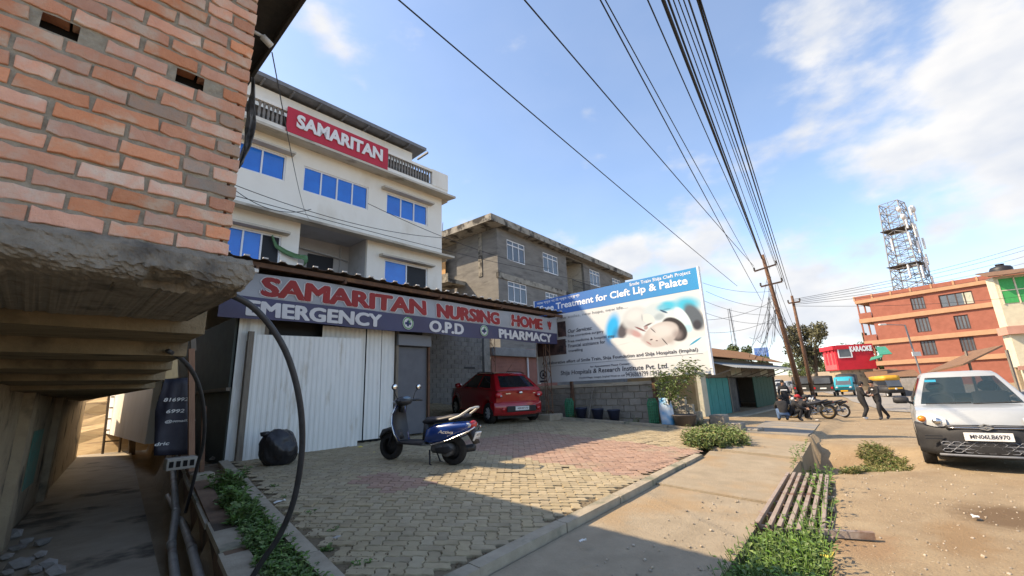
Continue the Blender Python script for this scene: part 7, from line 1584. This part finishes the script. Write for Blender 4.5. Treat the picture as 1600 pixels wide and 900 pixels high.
# ================================================================== PEOPLE
M_skin = mat('skin', (.42, .25, .17), (.37, .21, .145), 9, .6, spec=.3); M_hair = mat('hair_black', (.012, .011, .011), rough=.7)
def person(lab, P, ang, J, cloth, hat=None, group=None, extra=None):
    """J: joints in local metres (x forward, y left, z up); body grown as one skinned surface, coloured by nearest region"""
    names = list(J); idx = {n: i for i, n in enumerate(names)}
    E_ = [('pelvis', 'waist'), ('waist', 'chest'), ('chest', 'neck'), ('neck', 'head'), ('head', 'crown'), ('chest', 'shL'), ('shL', 'elL'), ('elL', 'wrL'), ('wrL', 'haL'), ('chest', 'shR'), ('shR', 'elR'), ('elR', 'wrR'), ('wrR', 'haR'), ('pelvis', 'hiL'), ('hiL', 'knL'), ('knL', 'anL'), ('anL', 'toL'), ('pelvis', 'hiR'), ('hiR', 'knR'), ('knR', 'anR'), ('anR', 'toR')]
    rad = dict(pelvis=(.15, .12), waist=(.14, .11), chest=(.155, .115), neck=(.052, .052), head=(.078, .09), crown=(.072, .082), sh=(.078, .078), el=(.062, .062), wr=(.044, .044), ha=(.042, .026), hi=(.112, .112), kn=(.088, .088), an=(.068, .068), to=(.052, .04))
    me = bpy.data.meshes.new('body'); me.from_pydata([J[n] for n in names], [(idx[a], idx[b_]) for a, b_ in E_], [])
    o = bpy.data.objects.new('body', me); col.objects.link(o); sk = o.modifiers.new('s', 'SKIN'); sk.use_smooth_shade = True
    lay = me.skin_vertices[0] if me.skin_vertices else None
    if lay is None: bm = bmesh.new(); bm.from_mesh(me); bm.verts.layers.skin.verify(); bm.to_mesh(me); bm.free(); lay = me.skin_vertices[0]
    for n in names: lay.data[idx[n]].radius = rad[n] if n in rad else rad[n[:2]]
    lay.data[idx['pelvis']].use_root = True
    sb2 = o.modifiers.new('d', 'SUBSURF'); sb2.levels = 1; sb2.render_levels = 1
    dg = bpy.context.evaluated_depsgraph_get(); nm = bpy.data.meshes.new_from_object(o.evaluated_get(dg)); bpy.data.objects.remove(o)
    # colour regions
    top, leg, shoe = cloth; mats = [top, leg, M_skin, shoe]
    for m_ in mats: nm.materials.append(m_)
    seg = {('pelvis', 'waist'): 0, ('waist', 'chest'): 0, ('chest', 'neck'): 0, ('neck', 'head'): 2, ('head', 'crown'): 2}
    V = {n: Vector(J[n]) for n in names}
    def reg(e): 
        a, b_ = e
        if e in seg: return seg[e]
        if a[:2] in ('sh', 'el') or b_[:2] == 'sh': return 0
        if a[:2] == 'wr': return 2
        if b_[:2] == 'to': return 3
        return 1
    def dist(p, a, b_): ab = b_ - a; t = max(0, min(1, (p - a).dot(ab) / max(1e-9, ab.length_squared))); return (p - a - ab * t).length
    for pl in nm.polygons:
        c = pl.center; e = min(E_, key=lambda e: dist(c, V[e[0]], V[e[1]]) / (.13 if reg(e) == 0 and e[0] in ('pelvis', 'waist', 'chest') and e[1] in ('waist', 'chest') else .08)); pl.material_index = reg(e); pl.use_smooth = True
    root = local_root('person', lab, 'person', P, ang, group)
    b = bpy.data.objects.new('body', nm); col.objects.link(b); b.parent = root
    hd = (V['crown'] - V['head']); fwd = Vector(J.get('_face', (1, 0, 0))).normalized() if '_face' in J else Vector((1, 0, 0))
    hc = V['head'].lerp(V['crown'], .5); up = hd.normalized(); fw = FACE.get(lab, Vector((1, 0, 0))); fw = (fw - up * fw.dot(up)).normalized(); sd_ = up.cross(fw)
    def at(f, s, u): return hc + fw * f + sd_ * s + up * u
    m = MB(); m.ball(tuple(at(-.012, 0, .045)), (.105, .095, .10), sub=2, jit=.12); m.ball(tuple(at(-.05, 0, -.02)), (.07, .085, .08), sub=2); m.build('hair', M_hair, root, 'all')
    m = MB(); m.ball(tuple(at(.095, 0, -.035)), (.016, .014, .02), sub=1); m.build('nose', M_skin, root, 'all')
    for s in (1, -1): m = MB(); m.ball(tuple(at(.082, s * .032, .0)), (.012, .016, .008), sub=1); m.build('eye', M_hair, root, 'all'); m = MB(); m.ball(tuple(at(-.005, s * .088, -.02)), (.02, .012, .03), sub=1); m.build('ear', M_skin, root, 'all')
    m = MB(); m.ball(tuple(at(.084, 0, -.075)), (.01, .025, .007), sub=1); m.build('mouth', mat('lips', (.26, .10, .085), rough=.5), root, 'all')
    if hat is not None: m = MB(); m.ball(tuple(at(-.005, 0, .065)), (.115, .105, .085), sub=2); m.ball(tuple(at(.12, 0, .04)), (.07, .07, .014), sub=1); m.build('cap', hat, root, 'all')
    for s in ('L', 'R'):
        d = (V['ha' + s] - V['wr' + s]).normalized(); a = d.orthogonal().normalized(); c = d.cross(a)
        for k in range(4): q = V['ha' + s] + a * (-.026 + .0175 * k); ln = (.058, .068, .064, .05)[k]; m = MB(); m.tube([tuple(q), tuple(q + d * ln * .6 + c * .006), tuple(q + d * ln + c * .022)], [.0095, .009, .007], 5); m.build('finger', M_skin, root, 'all')
        q = V['wr' + s].lerp(V['ha' + s], .5) + a * .03; m = MB(); m.tube([tuple(q), tuple(q + a * .025 + d * .03 + c * .01), tuple(q + a * .028 + d * .058 + c * .02)], [.011, .010, .008], 5); m.build('thumb', M_skin, root, 'all')
    if extra: extra(root, V)
    return root
FACE = {}
M_blkc = mat('black_clothes', (.018, .018, .02), (.026, .026, .028), 9, .9); M_jean = mat('blue_jeans', (.06, .11, .22), (.09, .15, .28), 6, .9); M_shoe = mat('white_shoes', (.62, .62, .62), rough=.6); M_shod = mat('dark_shoes', (.05, .05, .055), rough=.6); M_cap = mat('red_cap', (.40, .03, .035), rough=.8); M_capd = mat('dark_cap', (.04, .045, .05), rough=.8)
def pose(**k):
    J = dict(pelvis=(0, 0, .93), waist=(0, 0, 1.08), chest=(0, 0, 1.28), neck=(.01, 0, 1.46), head=(.03, 0, 1.55), crown=(.03, 0, 1.64), shL=(0, .17, 1.38), elL=(.02, .23, 1.12), wrL=(.10, .22, .90), haL=(.13, .22, .82), shR=(0, -.17, 1.38), elR=(.02, -.23, 1.12), wrR=(.10, -.22, .90), haR=(.13, -.22, .82), hiL=(0, .09, .88), knL=(.03, .10, .49), anL=(0, .10, .09), toL=(.15, .11, .04), hiR=(0, -.09, .88), knR=(.03, -.10, .49), anR=(0, -.10, .09), toR=(.15, -.11, .04)); J.update(k); return J
def man_at(px, py, k=1.0): p = ground_at(px, py, 24); return W(p.x, p.y, gz(p.x, p.y))
toright = -.25
lab = 'man in black with white sneakers turning to his companion'
FACE[lab] = Vector((1, -.1, -.25))
person(lab, man_at(1353, 656), toright, pose(chest=(.02, 0, 1.27), neck=(.06, 0, 1.44), head=(.11, 0, 1.52), crown=(.12, 0, 1.61), elL=(.04, .24, 1.13), wrL=(.26, .16, 1.12), haL=(.33, .12, 1.14), elR=(.05, -.22, 1.10), wrR=(.27, -.10, 1.02), haR=(.34, -.06, 1.04), knL=(.16, .10, .50), anL=(.02, .10, .10), toL=(.16, .12, .05), knR=(.12, -.09, .50), anR=(-.12, -.09, .12), toR=(.02, -.10, .04)), (M_blkc, M_blkc, M_shoe))
lab = 'man in black striding towards his companion with a printed front'
FACE[lab] = Vector((.9, .5, 0))
def print_(root, V): m = MB(); m.ball((V['chest'].x + .115, V['chest'].y + .02, V['chest'].z + .02), (.02, .07, .04), sub=1); m.build('shirt_print', M_shoe, root, 'all')
person(lab, man_at(1378, 656), pi + .15, pose(chest=(.06, 0, 1.30), neck=(.10, 0, 1.47), head=(.14, 0, 1.56), crown=(.14, 0, 1.65), shL=(.06, .17, 1.40), shR=(.06, -.17, 1.40), elL=(.14, .23, 1.16), wrL=(.32, .14, 1.08), haL=(.39, .10, 1.08), elR=(.12, -.22, 1.15), wrR=(.30, -.12, 1.20), haR=(.37, -.08, 1.22), hiL=(0, .09, .89), knL=(.14, .10, .50), anL=(.10, .10, .09), toL=(.25, .12, .04), knR=(-.22, -.10, .52), anR=(-.52, -.10, .12), toR=(-.40, -.11, .04)), (M_blkc, M_blkc, M_shod), extra=print_)
lab = 'standing man in a black jumper with a white chest stripe behind the crouching men'
FACE[lab] = Vector((1, .2, 0))
def stripe(root, V): m = MB(); m.box(V['chest'].x + .06, V['chest'].x + .135, -.15, .15, V['chest'].z - .10, V['chest'].z - .03, bev=.02); m.build('chest_stripe', M_shoe, root)
person(lab, man_at(1231, 648), -1.9, pose(), (M_blkc, M_blkc, M_shod), extra=stripe)
sit = dict(pelvis=(-.15, 0, .30), waist=(-.08, 0, .45), chest=(.06, 0, .64), neck=(.15, 0, .80), head=(.20, 0, .88), crown=(.22, 0, .97), shL=(.06, .17, .74), shR=(.06, -.17, .74), elL=(.25, .22, .55), wrL=(.42, .14, .50), haL=(.49, .11, .50), elR=(.25, -.22, .55), wrR=(.42, -.12, .48), haR=(.49, -.09, .47), hiL=(-.12, .10, .30), knL=(.28, .14, .48), anL=(.14, .14, .10), toL=(.28, .16, .04), hiR=(-.12, -.10, .30), knR=(.28, -.14, .48), anR=(.14, -.14, .10), toR=(.28, -.16, .04))
lab = 'crouching man in a red cap and dark shirt'
FACE[lab] = Vector((1, 0, -.2)); person(lab, man_at(1243, 658), -.5, pose(**sit), (M_blkc, M_blkc, M_shod), hat=M_cap)
lab = 'crouching man in a dark cap facing the motorcycles'
FACE[lab] = Vector((1, 0, -.1)); person(lab, man_at(1256, 656), -.2, pose(**sit), (M_blkc, M_blkc, M_shod), hat=M_capd)
lab = 'person in blue jeans crouching beside the hut with their back turned'
FACE[lab] = Vector((1, 0, -.2)); person(lab, man_at(1226, 658), 1.2, pose(**sit), (M_blkc, M_jean, M_shod))
# far pedestrians by the stalls
for k, (px, Y, lab, top) in enumerate(((1402, 50, 'person in white beside the far stall', M_shoe), (1412, 54, 'person in brown shopping at the far stalls', M_stall[0]), (1428, 52, 'person in red by the stall next to the lamp post', M_cap))):
    FACE[lab] = Vector((1, 0, 0)); P = on_y(px, 612, Y); P.z = ground_z(P.dot(UU), P.dot(BB)); person(lab, P, 2.2 + k, pose(), (top, M_blkc, M_shod))
# ================================================================== GRATE, WEEDS, LITTER
gr = thing('drain_grate', 'rusty steel bar grate bridging the open drain', 'grate', 5.1, 1.3, .08)
M_bar = mat('grate_steel', (.30, .235, .19), (.36, .30, .25), 9, .7, .3, 40, c3=(.20, .12, .08), s3=3, t3=.55, metal=.2)
gl = [on_z(px, py, .12) for px, py in ((1181, 812), (1201, 815), (1216, 817), (1231, 821), (1246, 823), (1264, 826), (1283, 829))]
gf = [on_z(px, py, .12) for px, py in ((1231, 737), (1241, 737), (1250, 738), (1262, 738), (1273, 739), (1283, 740), (1292, 741))]
for a, c2 in zip(gl, gf):
    m = MB(); d = (c2 - a).normalized(); s_ = Vector((-d.y, d.x, 0)) ; w = .032
    m.bar(tuple(Vector((a.x, a.y, .075))), tuple(Vector((c2.x, c2.y, .095))), .038, .04); b_ = m.build('bar', M_bar, gr)
    m = MB(); m.box(-.015, .015, -.003, .0, -.018, .018, Matrix.Translation((a.x, a.y, .075)) @ Matrix.Rotation(atan2(d.y, d.x) - pi / 2, 4, 'Z')); m.build('bar_end', M_blk, gr)
for t_ in (.04, .22, .42, .62, .80, .96):
    a = gl[0].lerp(gf[0], t_); c2 = gl[-1].lerp(gf[-1], t_); m = MB(); m.bar((a.x - .0, a.y + .08, .035), (c2.x, c2.y - .08, .035), .04, .035); m.build('cross_bar', M_bar, gr)
p0, p1 = on_z(1262, 830, .07), on_z(1366, 836, .08); m = MB(); m.bar((p0.x, p0.y, .065), (p1.x, p1.y, .075), .05, .06); solo(m, 'steel_bar', M_bar, 'loose rusty steel bar lying by the near end of the grate', 'bar', p0.x, p0.y, .05)
# ------------------------------------------------------------------ weeds
M_weed = [mat('weed_a', (.085, .16, .035), (.12, .20, .05), 14, .7, rnd=.30, spec=.25), mat('weed_b', (.13, .19, .06), (.17, .22, .08), 14, .75, rnd=.25, spec=.2), mat('dry_grass', (.30, .27, .12), (.22, .22, .09), 10, .85, rnd=.25, spec=.15)]
def leaf(m, p, d, up, L_, w):
    s = d.cross(up).normalized() * w; mid = p + d * L_ * .5 + up * L_ * .12; tip = p + d * L_ - up * L_ * .10
    m.add([p, mid + s, tip, mid - s], [(0, 1, 2), (0, 2, 3)])
def weeds(name, lab, spots, n, hmin, hmax, leaf_l, leaf_w, mi, seed, kind='stuff', stem=True):
    """many leafy stems over a patch; spots: list of (u, b, radius)"""
    rng = random.Random(seed); m = MB(); m2 = MB(); ms = MB()
    for _ in range(n):
        u0, b0, r = rng.choice(spots); a = rng.uniform(0, 2 * pi); q = r * sqrt(rng.random()); u, b = u0 + q * cos(a), b0 + q * sin(a)
        z = surf(u, b); h = rng.uniform(hmin, hmax); base = Vector((u, b, z)); lean = Vector((rng.uniform(-.5, .5), rng.uniform(-.5, .5), 1)).normalized(); tip = base + lean * h
        if stem: ms.tube([tuple(base), tuple(tip)], .003, 3, False)
        k = rng.randint(5, 9) if stem else 2
        for j in range(k):
            t = (j + .5) / k if stem else 0; a = rng.uniform(0, 2 * pi); d = Vector((cos(a), sin(a), rng.uniform(-.1, .7))).normalized(); s = rng.uniform(.6, 1.25)
            leaf(m if rng.random() < .7 else m2, base.lerp(tip, t), d, Vector((0, 0, 1)), leaf_l * s, leaf_w * s)
    u0, b0, _ = spots[0]; t = thing(name, lab, 'plants' if kind != 'stuff' else 'weeds', u0, b0, surf(u0, b0))
    m.build('leaves', M_weed[mi], t, fixn=False)['kind'] = 'stuff'
    if m2.v: m2.build('pale_leaves', M_weed[(mi + 1) % 3], t, fixn=False)['kind'] = 'stuff'
    if ms.v: ms.build('stems', M_weed[mi], t, fixn=False)['kind'] = 'stuff'
    return t
def surf(u, b):
    if b < drain_l(u): return ground_z(u, b)
    if u < kerb_left(b) and b > 2.3 and u > ret_face(b): return court(u, b) - .03
    return court(u, b) - .02 if u < 11.8 else ground_z(u, b)
S_strip = [(ret_face(b) + .17 + (kerb_left(b) - ret_face(b) - .3) * .5, b, .16) for b in [2.6 + .17 * i for i in range(26)] ]
weeds('weed_strip', 'low green weeds filling the strip between retaining wall and paving', S_strip, 1500, .02, .13, .05, .019, 0, 1)
weeds('weed_clump', 'taller weeds with broad leaves midway along the strip', [(ret_face(5.3) + .25, 5.3, .14), (ret_face(5.9) + .28, 5.9, .12), (ret_face(6.9) + .35, 6.9, .15)], 130, .10, .30, .085, .034, 0, 2)
weeds('drain_weeds', 'dense green weeds growing out of the drain before the grate', [(3.2 + .13 * i, (drain_l(3.2 + .13 * i) + drain_r(3.2 + .13 * i)) / 2, .27) for i in range(15)], 1900, .24, .56, .058, .016, 0, 3)
weeds('drain_weeds', 'sparse weeds poking up between the grate bars', [(5.3 + .3 * i, (drain_l(5.3 + .3 * i) + drain_r(5.3 + .3 * i)) / 2 - .05, .2) for i in range(8)], 170, .36, .56, .07, .02, 0, 4)
pb_ = on_z(1118, 690, .22)
weeds('bush', 'spreading green bush at the corner of the paving', [(pb_.x + du_, pb_.y + db, .42) for du_, db in ((0, 0), (.4, -.12), (-.4, .08), (.7, .1), (.25, .3), (-.75, -.08), (-.2, -.3))], 1000, .05, .34, .08, .024, 1, 5)
weeds('dry_grass', 'half dry grass on the slope of the drain hollow', [(10.2 + .26 * i, .72 + .13 * (i % 3), .26) for i in range(9)], 1300, .04, .17, .08, .009, 2, 6)
weeds('dry_grass', 'dry straw grass at the lip of the drain hollow', [(8.7 + .26 * i, 1.02 - .09 * i, .14) for i in range(7)], 500, .03, .10, .07, .008, 2, 7)
weeds('paving_weeds', 'little weeds in the joints at the left of the paving', [(kerb_left(b) + .2 + .1 * sin(b * 9), b, .06) for b in (3.5, 4.0, 4.4, 5.1, 5.9, 6.6)], 46, .01, .05, .035, .013, 0, 8)
weeds('wall_weeds', 'weeds at the foot of the block wall behind the tubs', [(12.2, b, .2) for b in (4.6, 4.9, 5.4, 6.4, 8.6, 9.6)], 120, .08, .35, .08, .022, 1, 9)
# sapling in front of the billboard
ps = on_u(1046, 645, 12.0); sp_ = thing('sapling', 'young leafy sapling in front of the right end of the billboard', 'tree', 12.0, ps.y, court(11.8, ps.y))
rng = random.Random(6); m = MB(); mt = MB(); cen = [on_u(px, py, 12.0) for px, py in ((1040, 600), (1052, 588), (1066, 578), (1078, 572), (1028, 610), (1060, 605), (1045, 620), (1072, 590), (1086, 578), (1035, 590), (1056, 614))]
top = Vector((12.0, ps.y, court(11.8, ps.y))); fork = on_u(1045, 628, 12.0)
mt.tube([tuple(top), tuple(fork)], [.03, .022], 7)
for c2 in cen:
    c2 = c2 + Vector((rng.uniform(-.3, .3), 0, 0)); mt.tube([tuple(fork), tuple(fork.lerp(c2, .6) + Vector((0, 0, .05))), tuple(c2)], [.014, .009, .004], 5)
    for _ in range(85):
        p = c2 + Vector((rng.gauss(0, .15), rng.gauss(0, .13), rng.gauss(0, .11))); a = rng.uniform(0, 2 * pi); leaf(m, p, Vector((cos(a), sin(a), rng.uniform(-.6, .3))).normalized(), Vector((0, 0, 1)), rng.uniform(.09, .16), .02)
mt.build('trunk', M_bark, sp_, 'all'); m.build('crown', M_weed[1], sp_, fixn=False)
# ------------------------------------------------------------------ rubbish bag by the gate
pbag = on_z(436, 722, .46); M_bag = mat('black_bag', (.012, .012, .015), (.02, .02, .024), 5, .32, .6, 9, spec=.5)
m = MB(); bm = bmesh.new(); bmesh.ops.create_icosphere(bm, subdivisions=5, radius=1)
for v in bm.verts:
    q = v.co.copy(); f = 1 + .16 * noise.noise(q * 1.6) + .06 * abs(noise.noise(q * 4 + Vector((3, 1, 0)))) - .10 * abs(noise.noise(Vector((q.x * 3, q.y * 3, q.z * 1.2)))) 
    x, y, z = q.x * .30 * f, q.y * .25 * f, q.z * .31 * f
    if z < -.24: z = -.24 + (z + .24) * .1
    x -= .12 * max(0, z); z += .05 * max(0, -q.x) * (1 if q.z > 0 else 0); v.co = (x, y, z + .25)
m.bm(bm); bm.free(); m.v = [(x + pbag.x, y + pbag.y, z + court(pbag.x, pbag.y)) for x, y, z in m.v]
rb_ = thing('rubbish_bag', 'full black plastic rubbish bag leaning on the tin gate', 'bag', pbag.x, pbag.y, court(pbag.x, pbag.y)); m.build('bag', M_bag, rb_, 'all')
m = MB(); vs = [(pbag.x - .26 + .03 * cos(a), pbag.y + .03 * sin(a), court(pbag.x, pbag.y) + .47) for a in (0, 2, 4)]; m.ball((pbag.x - .24, pbag.y, court(pbag.x, pbag.y) + .50), (.09, .06, .05), sub=2, jit=.6); m.build('tied_neck', M_bag, rb_, 'all')
# ------------------------------------------------------------------ planks, stones and litter
def board(px0, px1, z, w, lab, m_=M_woodg, name='plank'):
    a, c2 = on_z(*px0, z), on_z(*px1, z); za, zc2 = surf(a.x, a.y) + .035, surf(c2.x, c2.y) + .045; m = MB(); m.bar((a.x, a.y, za), (c2.x, c2.y, zc2), w, .022); solo(m, name, m_, lab, 'plank', a.x, a.y, za)
board((344, 765), (362, 792), .33, .10, 'short pale plank lying among the weeds near the iron post'); board((382, 800), (386, 850), .26, .06, 'narrow plank lying lengthwise in the weeds'); board((330, 722), (362, 706), .45, .07, 'broken lath by the gate corner')
M_lit = [mat('litter_white', (.62, .62, .60), rough=.6), mat('litter_yellow', (.60, .48, .08), rough=.6), mat('litter_grey', (.38, .37, .35), (.3, .29, .27), 9, .9)]
def litter(px, py, z, size, mi, lab, name='litter', flat=True):
    p = on_z(px, py, z); g = surf(p.x, p.y) + (.012 if flat else 0); rng = random.Random(px * 7 + py); m = MB()
    if flat:
        n = 5; vs = []
        for i in range(n):
            for j in range(3): vs.append((p.x + size * (i / (n - 1) - .5) + rng.uniform(-.01, .01), p.y + size * .5 * (j / 2 - .5) + rng.uniform(-.01, .01), g + .012 + rng.uniform(0, .022)))
        m.add(vs, [(i * 3 + j, (i + 1) * 3 + j, (i + 1) * 3 + j + 1, i * 3 + j + 1) for i in range(n - 1) for j in range(2)])
    else: m.ball((p.x, p.y, g + size * .3), (size, size * .7, size * .45), sub=1, jit=.4)
    o = solo(m, name, M_lit[mi], lab, 'litter' if flat else 'stone', p.x, p.y, g)
    if flat: md = o.modifiers.new('t', 'SOLIDIFY'); md.thickness = .002
litter(438, 776, .36, .12, 0, 'crumpled clear plastic on the paving near the kerb'); litter(911, 849, .12, .07, 0, 'white paper scrap on the shaded concrete'); litter(1292, 862, .05, .16, 1, 'yellow wrapper at the edge of the drain weeds'); litter(449, 888, .18, .07, 0, 'white scrap among the strip weeds'); litter(417, 823, .24, .06, 0, 'small white scrap higher up the weed strip'); litter(1525, 812, .03, .10, 0, 'pale scrap beside the damp patch on the road'); litter(1277, 659, -.3, .25, 0, 'white scrap on the dirt by the motorcycles')
litter(526, 838, .22, .045, 2, 'grey stone on the sunken pavers', 'stone', False); litter(563, 696, .5, .06, 1, 'yellow-brown lump at the foot of the tin wall', 'stone', False); litter(585, 700, .5, .04, 1, 'small yellow lump beside the scooter wheel', 'stone', False)
# loose stones and grit over the dirt road: nobody could count it
rng = random.Random(12); m = MB(); bm = bmesh.new(); bmesh.ops.create_icosphere(bm, subdivisions=1, radius=1); sv = [v.co.copy() for v in bm.verts]; sf_ = [[v.index for v in f.verts] for f in bm.faces]; bm.free()
for _ in range(9000):
    u = rng.uniform(2.5, 24) if rng.random() < .75 else rng.uniform(2.5, 9); b = rng.uniform(-7, 2.2)
    if drain_r(u) - .2 < b < drain_l(u) + .1 and u < 11: continue
    if b > drain_l(u) and u < 11.8: z = court(u, b) - .05
    else: z = ground_z(u, b)
    s = .004 + .016 * rng.random() ** 4 + (.012 if rng.random() < .03 else 0); k = rng.uniform(.5, 1); m.add([(u + v.x * s, b + v.y * s * k, z + s * .2 + v.z * s * .6) for v in sv], sf_)
o = m.build('grit', mat('grit', (.40, .34, .26), (.28, .23, .17), 4, .95, rnd=.3), None, base=(0, 0, 0)); street(o, 0, 0, 0); o['kind'] = 'stuff'; o['label'] = 'loose grit and small stones on the dirt road'
rng = random.Random(13); m = MB()
for _ in range(500):
    u = rng.uniform(2, 5.5); b = kerb_front(u) + rng.uniform(.0, .22) * rng.random(); s = rng.uniform(.004, .012); z = court(u, b) - .008; m.add([(u + v.x * s, b + v.y * s, z + v.z * s * .6) for v in sv], sf_)
for _ in range(500):
    b = rng.uniform(2.5, 7.5); u = kerb_left(b) + rng.uniform(.0, .5) * rng.random(); s = rng.uniform(.003, .010); z = court(u, b) + .003; m.add([(u + v.x * s, b + v.y * s, z + v.z * s * .6) for v in sv], sf_)
o = m.build('soil_crumbs', M_soil, None, base=(0, 0, 0)); street(o, 0, 0, 0); o['kind'] = 'stuff'; o['label'] = 'crumbs of soil along the paving edges'

weeds('drain_weeds', 'weeds along the far side of the grate in the drain hollow', [(8.1 + .25 * i, drain_r(8.1 + .25 * i) + .12 + .12 * (i % 2), .18) for i in range(8)], 230, .10, .30, .06, .016, 0, 14)
